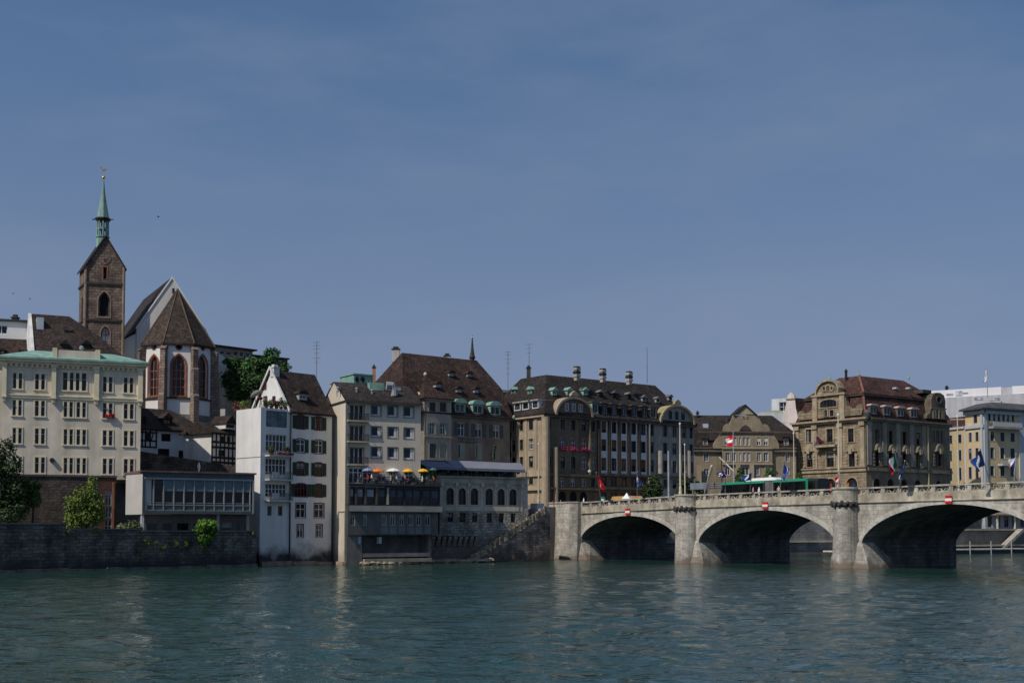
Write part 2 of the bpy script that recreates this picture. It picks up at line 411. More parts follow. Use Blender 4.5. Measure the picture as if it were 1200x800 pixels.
def dormer(b, fr, u0, u1, z0, z1, df, depth, cheek, top, kind='shed', frame=None, rise=.5, drop=0.0, surround=None):
    """dormer: front at distance df, walls in cheek, roof in top, one window below it"""
    m = MB(); t = .16; w = u1 - u0
    m.bx(fr, u0, u0 + t, z0, z1, df - depth, df); m.bx(fr, u1 - t, u1, z0, z1, df - depth, df)
    m.bx(fr, u0 + t, u1 - t, z1 - t, z1, df - depth, df - .01); m.bx(fr, u0 + t, u1 - t, z0, z0 + t, df - depth, df - .01)
    m.mi = 1; o = .2; c = (u0 + u1) / 2
    if kind == 'shed': m.bx(fr, u0 - o, u1 + o, z1 + .002, z1 + .2, df - depth, df + .3)
    elif kind == 'round':
        pts = [(u0 - o, z1 + .002)] + [(c - (w / 2 + o) * math.cos(math.pi * k / 8), z1 + .05 + rise * math.sin(math.pi * k / 8)) for k in range(9)] + [(u1 + o, z1 + .002)]
        m.prism(fr, pts, df - depth, df + .3)
    elif kind == 'gable':
        m.prism(fr, [(u0 - o, z1 - .1), (u1 + o, z1 - .1), (c, z1 + rise)], df - depth, df + .3)
    o_ = m.build('dormer', [cheek, top], b)
    h = H(u0 + t, u1 - t, z0 + t, z1 - t, None, .12)
    g = MB(); ring(g, fr, arch_pts(h['u0'], h['u1'], h['z0'], h['z1'], None), inset(arch_pts(h['u0'], h['u1'], h['z0'], h['z1'], None), .08), df - .2, df - .1)
    g.bx(fr, c - .04, c + .04, h['z0'], h['z1'], df - .19, df - .11); g.mi = 1
    g.poly([fr.P(h['u0'], h['z0'], df - .18), fr.P(h['u1'], h['z0'], df - .18), fr.P(h['u1'], h['z1'], df - .18), fr.P(h['u0'], h['z1'], df - .18)])
    g.build('window', [frame or WHITEF, random.choice(GL)], o_)
    return o_

def railing(parent, fr, u0, u1, z0, h, d, m, step=.35, name='railing', bar=.025, ends=0.0):
    k = MB(); k.bx(fr, u0, u1, z0 + h - .06, z0 + h, d - .03, d + .03); k.bx(fr, u0, u1, z0 + .08, z0 + .12, d - .02, d + .02)
    n = max(2, int((u1 - u0) / step))
    for i in range(n + 1):
        u = u0 + (u1 - u0) * i / n; u = min(max(u, u0 + bar), u1 - bar); k.bx(fr, u - bar, u + bar, z0, z0 + h - .06, d - bar, d + bar)
    if ends:
        for u in (u0, u1): k.bx(fr, u - .025, u + .025, z0 + h - .065, z0 + h - .005, d - ends, d - .03)
    return k.build(name, m, parent)
# ================================================================== THE SETTING: water, land, quays
BANK = [Vector((-195, -24, 0)), gp(0, 138), gp(302, 164.5), gp(402, 177), gp(641, 206), Vector((27, 221, 0)), Vector((62, 238, 0)), Vector((116, 276, 0)), Vector((420, 480, 0))]
def water_mat():
    m = bpy.data.materials.new('river_water'); m.use_nodes = True; nt = m.node_tree; N = nt.nodes; L = nt.links.new
    b = N['Principled BSDF']; b.inputs['Base Color'].default_value = (.014, .046, .040, 1); b.inputs['Roughness'].default_value = .06
    b.inputs['IOR'].default_value = 1.33; b.inputs['Specular IOR Level'].default_value = .5
    g = N.new('ShaderNodeNewGeometry')
    def nz(scale, det, sc, rot=.7):
        mp = N.new('ShaderNodeMapping'); mp.inputs['Scale'].default_value = sc; mp.inputs['Rotation'].default_value = (0, 0, rot); L(g.outputs['Position'], mp.inputs[0])
        n = N.new('ShaderNodeTexNoise'); n.inputs['Scale'].default_value = scale; n.inputs['Detail'].default_value = det; n.inputs['Roughness'].default_value = .55
        L(mp.outputs[0], n.inputs['Vector']); return n.outputs['Fac']
    def bump(h, st, dist, prev=None):
        p = N.new('ShaderNodeBump'); p.inputs['Strength'].default_value = st; p.inputs['Distance'].default_value = dist; L(h, p.inputs['Height'])
        if prev is not None: L(prev, p.inputs['Normal'])
        return p.outputs[0]
    n1 = bump(nz(.12, 3, (1, 1.5, 1), .25), 1.0, .3)
    n2 = bump(nz(.55, 3, (1, 1.4, 1), .1), 1.0, .26, n1)
    n3 = bump(nz(2.2, 3, (1, 1.3, 1), -.2), 1.0, .07, n2)
    L(n3, b.inputs['Normal'])
    # silt drifting in the current: slow patches of greener and bluer water
    c = nz(.035, 4, (1, 2.2, 1), .6); r = N.new('ShaderNodeValToRGB'); r.color_ramp.elements[0].position = .35; r.color_ramp.elements[1].position = .68
    r.color_ramp.elements[0].color = (.011, .046, .033, 1); r.color_ramp.elements[1].color = (.018, .047, .040, 1); L(c, r.inputs[0]); L(r.outputs[0], b.inputs['Base Color'])
    return m
WATER = water_mat()
w_ = MB(); S = 6000
w_.poly([(-S, -S, -.45), (S, -S, -.45), (S, S, -.45), (-S, S, -.45)])
import numpy as np
rng_ = np.random.default_rng(11)
ya, yb, q_ = 22.0, 300.0, .0055; nrow = int(math.log(yb / ya) / q_); ncol = 620
Yg = ya * np.exp(np.arange(nrow + 1) * q_); sg = np.linspace(-.60, .60, ncol + 1)
Xw = sg[None, :] * Yg[:, None]; Yw = np.repeat(Yg[:, None], ncol + 1, 1)
sp_ = (Yg * q_)[:, None]; H_ = np.zeros_like(Xw); NW = 70
wx = Xw + 1.2 * np.sin(Yw * .13 + Xw * .05) + .5 * np.sin(Xw * .31 - Yw * .22); wy = Yw + 1.0 * np.sin(Xw * .17 - Yw * .07) + .4 * np.sin(Yw * .45 + Xw * .2)
for i_ in range(NW):
    lam = .45 * (5.5 / .45) ** rng_.random(); th_ = rng_.normal(.9, .75); a_ = .125 * math.sqrt(2 / NW) * lam / (2 * math.pi) * (1.0 if lam < 4 else .6)
    k_ = 2 * math.pi / lam; fade = np.clip((lam / sp_ - 2.2) / 3.0, 0, 1)
    H_ += a_ * fade * np.sin(k_ * (wx * math.cos(th_) + wy * math.sin(th_)) + rng_.random() * 6.28)
mod = .80 + .20 * np.sin(.11 * Xw + .05 * Yw + 2 * np.sin(.043 * Yw - .03 * Xw)) * np.sin(.083 * Yw - .06 * Xw + 1.3)
H_ *= mod
i0 = len(w_.v); w_.v += list(zip(Xw.ravel().tolist(), Yw.ravel().tolist(), H_.ravel().tolist())); nc = ncol + 1
for r_ in range(nrow):
    b0 = i0 + r_ * nc; w_.f += [(b0 + c_, b0 + c_ + 1, b0 + nc + c_ + 1, b0 + nc + c_) for c_ in range(ncol)]
w_.m += [0] * (nrow * ncol)
tag(w_.build('river', WATER, normals=False, uvs=False, smooth=True), kind='structure')

EARTH = mat('earth_and_paving', (.16, .15, .13), var=.3, scale=.4)
LEFT = [(5, -1.5), (5, 4.3), (16, 4.4), (24, 7.5), (30, 11.0), (34, 14), (48, 21), (90, 22.5), (3000, 40)]
MIDL = [(5, -1.5), (5, 2.0), (9, 4.4), (10.5, 9), (22, 11.0), (26, 12), (38, 14), (90, 16), (3000, 35)]
RIGHT = [(2, -1.5), (2, 8.7), (9, 9.2), (10.5, 9.25), (22, 9.3), (26, 9.3), (38, 9.4), (90, 10), (3000, 30)]
RIGHT2 = [(2, -1.5), (2, 4.6), (7.6, 4.65), (9.5, 8.9), (22, 9.3), (26, 9.3), (38, 9.4), (90, 10), (3000, 30)]
ld = MB(); ln = Vector((-.62, .785, 0))
rows = []
for i, b in enumerate(BANK):
    pr = LEFT if i <= 2 else MIDL if i == 3 else RIGHT if i < 6 else RIGHT2
    rows.append([(b.x + ln.x * o, b.y + ln.y * o, z) for o, z in pr])
for a, b in zip(rows, rows[1:]):
    for k in range(len(a) - 1): ld.poly([a[k], b[k], b[k + 1], a[k + 1]])
tag(ld.build('ground', EARTH), kind='structure')

# ---- quay walls
QUAY = mat('dark_quay_masonry', (.16, .15, .13), .95, .6, .7, .55, brick=(.85, .40, (.085, .08, .07), .06), bump=1.0, low=((.035, .038, .036), 2.2, .6))
QUAYP = mat('pale_waterline_ledge', (.13, .12, .105), .9, .5, 1.0, .2, bump=.6)
RUBBLE = mat('rubble_masonry', (.15, .125, .105), .95, .5, .8, .4, brick=(.7, .36, (.09, .07, .06), .04), bump=1.0, low=((.06, .055, .05), 2.2, .4))
FQ = Fr(gp(0, 139), gp(302, 162))
q = thing('quay_wall', 'long dark mossy stone quay wall along the water below the cream building and glazed pavilion', 'quay wall', FQ.P(FQ.w / 2, 0, 0))
uA, uB = FQ.U(77, 640), FQ.U(166, 640)
m = MB()
for a, b, zt, d in ((-35, uA, 5.45, .0), (uA + .002, uB, 4.86, -.12), (uB + .002, FQ.w - .05, 4.6, -.02)):
    m.bx(FQ, a, b, -1.2, zt, -7.0, d)
m.build('wall', QUAY, q)
m = MB()
for a, b, zt, d in ((-35, uA, 5.45, .12), (uA + .002, uB, 4.86, .0), (uB + .002, FQ.w - .05, 4.6, .1)): m.bx(FQ, a, b, zt + .002, zt + .16, -.9, d)
m.build('coping', mat('quay_coping', (.15, .15, .145), .9, .4, 1.2, .3, bump=.5), q)
m = MB(); u = -35.0
while u < FQ.w - .4:
    e = min(u + random.uniform(1.2, 2.6), FQ.w - .06); h = random.uniform(.2, .42); m.bx(FQ, u, e + .01, -1, h, -.3, .28); u = e
m.build('footing', QUAYP, q)

# ---- far quay downstream of the bridge
FD = Fr(BANK[5], BANK[6]); FD2 = Fr(BANK[6], BANK[7])
q = thing('quay_wall', 'grey stone quay wall on the far bank seen under the second bridge arch', 'quay wall', FD.P(FD.w / 2, 0))
GSTONE = mat('grey_ashlar', (.24, .235, .22), .9, .25, .8, .35, brick=(1.2, .5, (.19, .185, .175), .03), bump=.4, low=((.08, .08, .075), 2.0, .2))
m = MB(); m.bx(FD, -8, FD.w, -1.2, 9.0, -3, 0); m.build('wall', GSTONE, q)
m = MB(); m.bx(FD, -8, FD.w, 2.55, 2.95, 0.002, .5); m.build('ledge', mat('pale_ledge', (.42, .36, .28), .9), q)
m = MB()
for k in range(6): m.bx(FD, FD.w - 22 + k * 1.5, FD.w - 21.4 + k * 1.5, 6.5, 8.4, .003, .3)
m.build('corbel', mat('pale_corbel', (.5, .48, .44)), q)
q = thing('quay_wall', 'dark stone quay with stairs and railings seen under the third bridge arch', 'quay wall', FD2.P(20, 0))
m = MB(); m.bx(FD2, .05, FD2.w, -1.2, 4.8, -9, -2); m.build('wall', mat('dark_quay', (.13, .12, .115), .9, .3, brick=(1.4, .5, (.1, .095, .09), .03)), q)
m = MB(); m.bx(FD2, .05, FD2.w, 4.802, 5.2, -3.2, -1.6); m.bx(FD2, .05, FD2.w, 1.4, 1.75, -1.99, -.4); m.build('ledge', mat('pale_ledge', (.42, .36, .28), .9), q)
u0, u1 = FD2.U(1176, 625), FD2.U(1200, 610)
m = MB(); m.prism(FD2, [(u0, 1.0), (u0 + 1.4, 1.0), (u1 + 1.4, 5.2), (u1, 5.2)], -1.6, -.2); m.build('stair', mat('pale_stair', (.36, .33, .28)), q)
pn = thing('landing_stage', 'pale floating landing stage moored at the far bank beyond the bridge', 'landing stage', FD2.P(10, 0, 3))
m = MB(); m.bx(FD2, -4, 60, .05, .75, .6, 3.4); m.build('pontoon', mat('pontoon_hull', (.05, .05, .05)), pn)
m = MB(); m.bx(FD2, -4, 60, .752, 1.0, .5, 3.5); m.build('deck', mat('pontoon_deck', (.62, .60, .55)), pn)
for k in range(8):
    m = MB(); m.tube([FD2.P(1 + k * 7.3, -1, 3.7), FD2.P(1 + k * 7.3, 2.6, 3.7)], .13, 8); m.build('mooring_post', GREYM, pn)

# ================================================================== THE BRIDGE
def bt(t): return Vector((18.25 + 16.6 * t, 196 - 25 * t, 0))
T0 = -1.6; FB = Fr(bt(T0), bt(4.4)); BW = 18.8
SP = math.hypot(16.6, 25.0)
def tu(t): return (t - T0) * SP
_prof = [(-1.6, 9.2), (-.8, 9.3), (-.4, 9.5), (.5, 10.06), (1.5, 10.2), (2.4, 10.25), (4.4, 10.1)]
def ptop(u):
    t = u / SP + T0
    for (a, x), (b, y) in zip(_prof, _prof[1:]):
        if a <= t <= b: return x + (y - x) * (t - a) / (b - a)
    return 10.1
ARCH = [(0.0, 12.35, 7.1), (.99, 13.05, 7.56), (2.0, 13.0, 7.85), (3.0, 13.0, 7.85), (4.0, 12.9, 7.8)]
ZS = 3.15
def arch_z(u):
    for t, a, zc in ARCH:
        x = (u - tu(t)) / a
        if abs(x) < 1: return ZS + (zc - ZS) * (1 - x * x) ** .62
    return None
BSTONE = mat('bridge_granite', (.43, .40, .35), .9, .34, 1.0, .42, brick=(1.5, .52, (.345, .32, .28), .022), bump=.45, low=((.20, .155, .12), .9, .2))
BSTONE2 = mat('bridge_sandstone_band', (.385, .345, .27), .9, .4, .8, .45, bump=.4)
BPLAIN = mat('bridge_coping', (.37, .34, .285), .9, .4, 1.2, .3, bump=.3)
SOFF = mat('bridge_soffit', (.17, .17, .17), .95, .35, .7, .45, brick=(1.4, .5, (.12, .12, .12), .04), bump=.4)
br = thing('stone_bridge', 'long pale stone arch bridge with pierced parapet crossing the river', 'bridge', bt(1.0))
us = []
for t, a, zc in ARCH:
    us += [tu(t) - a * math.cos(math.pi * k / 40) for k in range(41)]
us += [0.0, FB.w] + [k * 3.0 for k in range(int(FB.w / 3) + 1)]
us = sorted(set(round(x, 4) for x in us))
us = [x for i, x in enumerate(us) if i == 0 or x - us[i - 1] > .004]
fms = [MB(), MB()]; sf = MB()
def zlow(u):
    z = arch_z(u); return z if z is not None else -1.5
for a, b in zip(us, us[1:]):
    mid = arch_z((a + b) / 2)
    za = (arch_z(a) or ZS) if mid is not None else -1.5; zb = (arch_z(b) or ZS) if mid is not None else -1.5
    ta, tb_ = ptop(a) - 1.95, ptop(b) - 1.95
    for d, fm in ((0, fms[0]), (-BW, fms[1])): fm.poly([FB.P(a, za, d), FB.P(b, zb, d), FB.P(b, tb_, d), FB.P(a, ta, d)])
    if mid is not None: sf.poly([FB.P(a, za, 0), FB.P(b, zb, 0), FB.P(b, zb, -BW), FB.P(a, za, -BW)])
for t, a, zc in ARCH:
    for s in (-1, 1):
        u = tu(t) + s * a; sf.poly([FB.P(u, -1.5, 0), FB.P(u, ZS, 0), FB.P(u, ZS, -BW), FB.P(u, -1.5, -BW)])
for fm in fms: fm.build('spandrel_wall', BSTONE, br)
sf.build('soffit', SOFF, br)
# arch rings
for t, a, zc in ARCH[:4]:
    m = MB(); pr = None
    for k in range(41):
        x = -math.cos(math.pi * k / 40); u = tu(t) + a * x; z = ZS + (zc - ZS) * max(0, 1 - x * x) ** .62
        nx_, nz_ = x * .75, 1.0; l = math.hypot(nx_, nz_); o = (u + nx_ / l * .62, z + nz_ / l * .62)
        if pr: m.hexa([FB.P(*pr[0], -.2), FB.P(u, z, -.2), FB.P(u, z, .07), FB.P(*pr[0], .07), FB.P(*pr[1], -.2), FB.P(*o, -.2), FB.P(*o, .07), FB.P(*pr[1], .07)])
        pr = ((u, z), o)
    m.build('arch_ring', mat('bridge_voussoirs', (.46, .43, .38), .9, .3, 1.6, .2, bump=.4), br)
# band, cornice and pierced parapet on both sides
def slab(m, a, b, lo, hi, d0, d1):
    A, B = ptop(a), ptop(b)
    m.hexa([FB.P(a, A + lo, d1), FB.P(b, B + lo, d1), FB.P(b, B + lo, d0), FB.P(a, A + lo, d0), FB.P(a, A + hi, d1), FB.P(b, B + hi, d1), FB.P(b, B + hi, d0), FB.P(a, A + hi, d0)])
ust = tu(-.40); pitch = 2.5; n = int((FB.w - ust - 1) / pitch)
pb, pc, pt_, far = MB(), MB(), MB(), MB()
for k in range(n):
    a = ust + k * pitch; b = a + pitch
    slab(pb, a, b, -1.95, -1.86, -.45, .22); slab(pb, a, b, -1.86, -.86, -.45, .06); slab(pc, a, b, -.2, 0, -.5, .14)
    slab(far, a, b, -1.95, 0, -BW - .06, -BW + .45)
    pp = MB(); slab(pp, a + (0 if k == 0 else -.28), a + .28, -.86, -.2, -.45, .07); pp.build('parapet_post', BPLAIN, br)
    x0, x1 = a + .28, b - .28; q = (x1 - x0) / 4
    for i in range(4):
        p0 = x0 + q * i; z0, z1 = (-.86, -.40) if i % 2 == 0 else (-.40, -.86); A = ptop(p0); w = .12
        pt_.hexa([FB.P(p0, A + z0, -.12), FB.P(p0 + w, A + z0, -.12), FB.P(p0 + w, A + z0, -.34), FB.P(p0, A + z0, -.34),
                  FB.P(p0 + q - w, A + z1, -.12), FB.P(p0 + q, A + z1, -.12), FB.P(p0 + q, A + z1, -.34), FB.P(p0 + q - w, A + z1, -.34)])
    A = ptop(x0); pt_.hexa([FB.P(x0, A - .87, -.13), FB.P(x1, A - .87, -.13), FB.P(x1, A - .87, -.33), FB.P(x0, A - .87, -.33), FB.P(x0, A - .78, -.13), FB.P(x1, A - .78, -.13), FB.P(x1, A - .78, -.33), FB.P(x0, A - .78, -.33)])
pb.build('parapet_base', BSTONE2, br); pc.build('parapet_coping', BPLAIN, br); pt_.build('parapet_tracery', BPLAIN, br); far.build('downstream_parapet', BPLAIN, br)
# solid parapet of the abutment
m = MB(); slab(m, tu(-.68), tu(-.40) - .002, -1.95, 0, -.5, .05); m.build('abutment_parapet', BSTONE, br)
# carriageway on the bridge
dk = MB(); pvs = [MB(), MB()]
for k in range(60):
    a, b = FB.w * k / 60, FB.w * (k + 1) / 60
    slab(dk, a, b, -1.7, -1.12, -BW + 3.6, -3.6); slab(pvs[0], a, b, -1.7, -.98, -3.6, -.46); slab(pvs[1], a, b, -1.7, -.98, -BW + .46, -BW + 3.6)
dk.build('carriageway', mat('asphalt', (.05, .05, .052), .9), br); 
for pv in pvs: pv.build('pavement', mat('paving_slabs', (.2, .195, .19), .9), br)
# piers with cutwater drums, ornament frieze and refuge
PIER_T = [.48, 1.495, 2.5, 3.5]
ORN = mat('dark_bronze_ornament', (.05, .048, .045), .7, .3, 3, 0, bump=.8)
for t in PIER_T:
    u = tu(t); zt = ptop(u)
    m = MB()
    for dd in (.35,):
        c = FB.P(u, 0, dd)
        m.lathe(c, [(1.85, -1.5), (1.82, .6), (1.72, 3.2), (1.62, 7.75)], 24)
    m.build('cutwater_drum', BSTONE, br, smooth=False)
    m = MB()
    c = FB.P(u, 0, .35)
    m.lathe(c, [(1.75, zt - 1.92), (1.78, zt - 1.75), (1.72, zt - 1.7), (1.72, zt - .2), (1.86, zt - .19), (1.86, zt + .06), (1.5, zt + .08)], 24); m.build('refuge', BPLAIN, br)
    m = MB(); 
    for k in range(15):
        an = math.pi * (k + .5) / 15; r = 1.75
        p = c + FB.u * (-math.cos(an) * r) + FB.n * (math.sin(an) * r)
        zc = zt - 2.12 + (.16 if k % 2 else -.08) ; s = .42 if k % 3 else .6
        m.lathe(p, [(.04, zc - s * .7), (.24, zc - s * .3), (.28, zc), (.2, zc + s * .45), (.04, zc + s * .6)], 7)
    m.lathe(c, [(1.64, zt - 2.3), (1.74, zt - 2.2), (1.74, zt - 1.96), (1.64, zt - 1.94)], 24)
    m.build('frieze_ornament', ORN, br)
    # flared footing at the upstream end
    m = MB(); hw = 2.15 if t < 3 else 2.2
    top = [FB.P(u - hw, 3.3, .01), FB.P(u, 3.3, .5), FB.P(u + hw, 3.3, .01), FB.P(u + hw + .02, 3.3, -2.0), FB.P(u - hw - .02, 3.3, -2.0)]
    mid = [FB.P(u - hw - .75, 1.2, .02), FB.P(u, 1.2, 1.9), FB.P(u + hw + .75, 1.2, .02), FB.P(u + hw + .35, 1.2, -5), FB.P(u - hw - .35, 1.2, -5)]
    low_ = [FB.P(u - hw - 1.25, -1.4, .02), FB.P(u, -1.4, 2.6), FB.P(u + hw + 1.45, -1.4, .02), FB.P(u + hw + .5, -1.4, -7), FB.P(u - hw - .5, -1.4, -7)]
    m.loft(low_, mid, True); m.loft(mid, top, True); m.build('footing', BSTONE, br)
# abutment pier on the near side of the first arch
ua, ub = FB.U(642.5, 620, 1.3), FB.U(677.5, 620, .6)
m = MB()
rg = lambda z, e: [FB.P(ua - e, z, -6), FB.P(ua - e, z, 1.0 + e), FB.P(ua + .5, z, 1.5 + e), FB.P(ub - 1.0, z, 1.5 + e), FB.P(ub + e * .4, z, .6 + e), FB.P(ub + e * .4, z, -.2)]
m.loft(rg(-1.5, .5), rg(3, .25)); m.loft(rg(3, .25), rg(9.35, .0)); m.build('abutment', BSTONE, br)
m = MB(); m.loft(rg(9.352, .12), rg(9.6, .12)); m.build('abutment_coping', BPLAIN, br)
m = MB(); uf = tu(-.413)
m.loft([FB.P(uf - 1, -1.4, .05), FB.P(uf - 1, -1.4, 1.6), FB.P(uf + 2.7, -1.4, .05), FB.P(uf + 1.0, -1.4, -6), FB.P(uf - 1, -1.4, -6)], [FB.P(uf - 1, 3.2, .04), FB.P(uf - .9, 3.2, .5), FB.P(uf + .02, 3.2, .04), FB.P(uf + .02, 3.2, -2), FB.P(uf - 1, 3.2, -2)]); m.build('footing', BSTONE, br)
# ================================================================== BUILDINGS ON THE LEFT
def hp(fr, x0, y0, x1, y1, kind=None, rev=.22, d=0.0, **k):
    xm, ym = (x0 + x1) / 2, (y0 + y1) / 2
    return H(fr.U(x0, ym, d), fr.U(x1, ym, d), fr.Z(xm, y1, d), fr.Z(xm, y0, d), kind, rev, **k)
def grid(fr, cols, rows, refx, kind=None, rev=.22, d=0.0):
    """cols: (x0,x1) pixel columns measured at the row's own height; rows: (y0,y1) measured at refx"""
    out = []
    for y0, y1 in rows:
        z1, z0 = fr.Z(refx, y0, d), fr.Z(refx, y1, d)
        out.append([H(fr.U(a, (y0 + y1) / 2, d), fr.U(b, (y0 + y1) / 2, d), z0, z1, kind, rev) for a, b in cols])
    return out

# ---------------------------------------------------------------- cream classical building
FA = Fr(gp(2.5, 156.5, 490), gp(165, 162.5, 490))
A = thing('townhouse', 'large cream classical building with turquoise copper roof edge above the brown terrace wall', 'building', FA.P(FA.w / 2, 11.0, -6))
CREAM = mat('cream_plaster', (.64, .57, .455), .9, .13, .5, .22)
CREAMS = mat('cream_stone_trim', (.70, .62, .44), .9, .12, 1, .1)
za0, zaT = FA.Z(40, 557.5) - .3, FA.Z(85, 424.5)
cols = [(14.8, 26.2), (41, 52.8), (120.5, 132), (145, 156.5)]
mid2 = [(74.5, 85.5), (89.5, 100.8)]
r1 = grid(FA, cols, [(438, 456.3)], 47)[0]; q1 = hp(FA, 73.3, 436.5, 101.5, 457.5)
rr = grid(FA, [(14.5, 25.5), (40.7, 52.6)] + mid2 + [(120.3, 132), (145, 156.8)], [(469.3, 487.5), (501.8, 520), (535.5, 554)], 47)
holes = r1 + [q1] + [h for r in rr for h in r]
NAVY = glass('navy_window_glass', (.007, .010, .020))
for h in holes: h['rev'] = .3
m = MB(); wall_grid(m, FA, 0, FA.w, za0, zaT, holes)
body_walls(m, rect(FA, 0, FA.w, 12), za0, zaT, (0,)); m.build('wall', CREAM, A)
for h in holes:
    n = 4 if h is q1 else 2
    window(A, FA, h, nx=n, nz=(.64,), pane=NAVY, fw=.07, mull=.07, surround=CREAMS, sw=.13, sp=.07, sill=CREAMS, stone_mull=(CREAMS, [k / n for k in range(1, n)], .30))
zb = FA.Z(12, 462.8)
m = MB(); m.bx(FA, -.05, FA.w + .05, zb - .30, zb, .0, .16); m.bx(FA, -.05, FA.w + .05, zb, zb + .16, .002, .24); m.build('string_course', CREAMS, A)
for x0, x1 in ((2.5, 7.6), (60.2, 65.6), (110.2, 116), (161.6, 167.2)):
    u0, u1 = FA.U(x0, 450), FA.U(x1, 450); m = MB()
    m.bx(FA, u0, u1, zb - .12, zaT - .5, .003, .42); m.bx(FA, u0 - .06, u1 + .06, zb - .3, zb - .12, .003, .55)
    m.prism(FA.off(0), [(u0, zb - .3), (u0 + .1, zb - .8), (u1 - .1, zb - .8), (u1, zb - .3)], .003, .4)
    m.bx(FA, u0 - .07, u1 + .07, zaT - .75, zaT - .5, .003, .50)
    m.build('pilaster', CREAMS, A)
m = MB(); m.bx(FA, -.5, FA.w + .5, zaT - .5, zaT - .22, -.2, .35); m.bx(FA, -.7, FA.w + .7, zaT - .22, zaT + .12, -.2, .75)
u = .2
while u < FA.w - .3: m.bx(FA, u, u + .26, zaT - .85, zaT - .5, .003, .28); u += .62
m.build('cornice', CREAMS, A)
m = MB(); roof_solid(m, FA, -.85, FA.w + .85, .95, -12.8, zaT + .34, [(4.2, 4.2, 4.2, 4.2, zaT + 1.75), (6.6, 6.6, 6.6, 6.6, zaT + 1.9)], th=.24); m.build('copper_roof', COPPER, A)
ua, ub = FA.U(61.5, 418), FA.U(114.5, 424)
m = MB(); m.bx(FA, ua, ub, zaT + .2, zaT + 1.5, -4.5, .35)
m.build('attic', CREAM, A)
for x in (61.5, 112): 
    u = FA.U(x, 420); m = MB(); m.bx(FA, u, u + .55, zaT + .2, zaT + 1.75, -4.6, .42); m.build('attic_pier', CREAMS, A)
m = MB(); c = FA.P(FA.U(61, 539), FA.Z(61, 539), .05); m.tube([c, c + FA.n * .35], [.32, .26], 10); m.build('vent', IRON, A)
u, z = FA.U(129, 491), rr[0][4]['z0']
m = MB(); m.bx(FA, u - .5, u + .45, z + .002, z + .22, .15, .4); m.mi = 1
for k in range(26): m.cube(FA.P(u + random.uniform(-.5, .5), z + random.uniform(.15, .5), random.uniform(.12, .45)), .18, .18, .16, random.random())
tag(m.build('flower_box', [mat('box_wood', (.1, .06, .04)), mat('red_geraniums', (.55, .02, .02), var=.4)]), 'window box of red geraniums on a sill of the cream building', 'flower box')

# brown retaining wall with brick end below it
FR_ = Fr(gp(-40, 151.5, 590), gp(136, 159, 590))
rw = thing('retaining_wall', 'tall dark brown terrace wall below the cream building with brick doorway end', 'wall', FR_.P(FR_.w / 2, 4.5))
BROWNST = mat('brown_terrace_masonry', (.11, .09, .075), .95, .5, .7, .5, brick=(.8, .36, (.07, .058, .048), .045), bump=.9)
BRICK = mat('red_brown_brick', (.12, .058, .042), .95, .35, .9, .3, brick=(.5, .18, (.09, .045, .036), .03), bump=.4)
zt = FR_.Z(60, 558); ue = FR_.U(118, 590)
m = MB(); m.bx(FR_, 0, ue, 3.5, zt, -1.2, 0); m.build('wall', BROWNST, rw)
hd = [hp(FR_, 123.2, 594, 131, 606.5, rev=.3), hp(FR_, 122.5, 608, 131, 624, rev=.3), hp(FR_, 123, 573, 131, 592.5, rev=.3)]
m = MB(); wall_grid(m, FR_, ue + .002, FR_.w, 3.5, zt, hd); body_walls(m, rect(FR_, ue + .002, FR_.w, 1.2), 3.5, zt, (0,)); m.poly([FR_.P(ue, zt, 0), FR_.P(FR_.w, zt, 0), FR_.P(FR_.w, zt, -1.2), FR_.P(ue, zt, -1.2)]); m.build('brick_end', BRICK, rw)
for h in hd: window(rw, FR_, h, nx=2, nz=(.5,), frame=GREYM)
m = MB(); m.bx(FR_, -.1, FR_.w + .1, zt + .002, zt + .22, -1.3, .14); m.build('coping', mat('dark_coping', (.10, .095, .09)), rw)
u = FR_.U(132.3, 590); m = MB(); m.bx(FR_, u - .13, u + .13, 4.0, zt - .6, .003, .35); m.build('pipe_casing', mat('orange_brick_pier', (.21, .095, .06), .9, .25), rw)

# ---------------------------------------------------------------- houses behind the cream building
FB1 = Fr(gp(-40, 170, 400), gp(38.3, 173, 400))
b1 = thing('house', 'flat roofed white attic storey above a brown tiled roof at the left edge', 'building', FB1.P(5, 16, -4))
zA, zB, zC = FB1.Z(20, 374), FB1.Z(20, 394.5), FB1.Z(20, 418)
h1 = [hp(FB1, -6, 378, 8, 388)]
m = MB(); wall_grid(m, FB1.off(-2.4), 0, FB1.w, zB - .4, zA, h1); body_walls(m, rect(FB1.off(-2.4), 0, FB1.w, 7), zB - .4, zA, (0,)); m.build('wall', mat('white_attic_render', (.72, .71, .70), .85, .05, .5, .08), b1)
window(b1, FB1.off(-2.4), h1[0], nx=2)
m = MB(); m.bx(FB1.off(-2.4), -.2, FB1.w + .2, zA + .002, zA + .3, -7.2, .3); m.build('flat_roof', mat('roof_felt', (.05, .05, .055)), b1)
m = MB(); m.hexa([FB1.P(0, zC, .4), FB1.P(FB1.w, zC, .4), FB1.P(FB1.w, zC, -9), FB1.P(0, zC, -9), FB1.P(0, zB, -2.3), FB1.P(FB1.w, zB, -2.3), FB1.P(FB1.w, zB, -6), FB1.P(0, zB, -6)]); m.build('tiled_roof', TILE_R, b1)
m = MB(); body_walls(m, rect(FB1, 0, FB1.w, 9), 12, zC); m.build('lower_wall', CREAM, b1)
chimney(b1, FB1.P(FB1.U(17, 370), 0, -4), .8, .7, zA + .2, FB1.Z(17, 367.5), mat('sooty_chimney', (.07, .055, .05)))
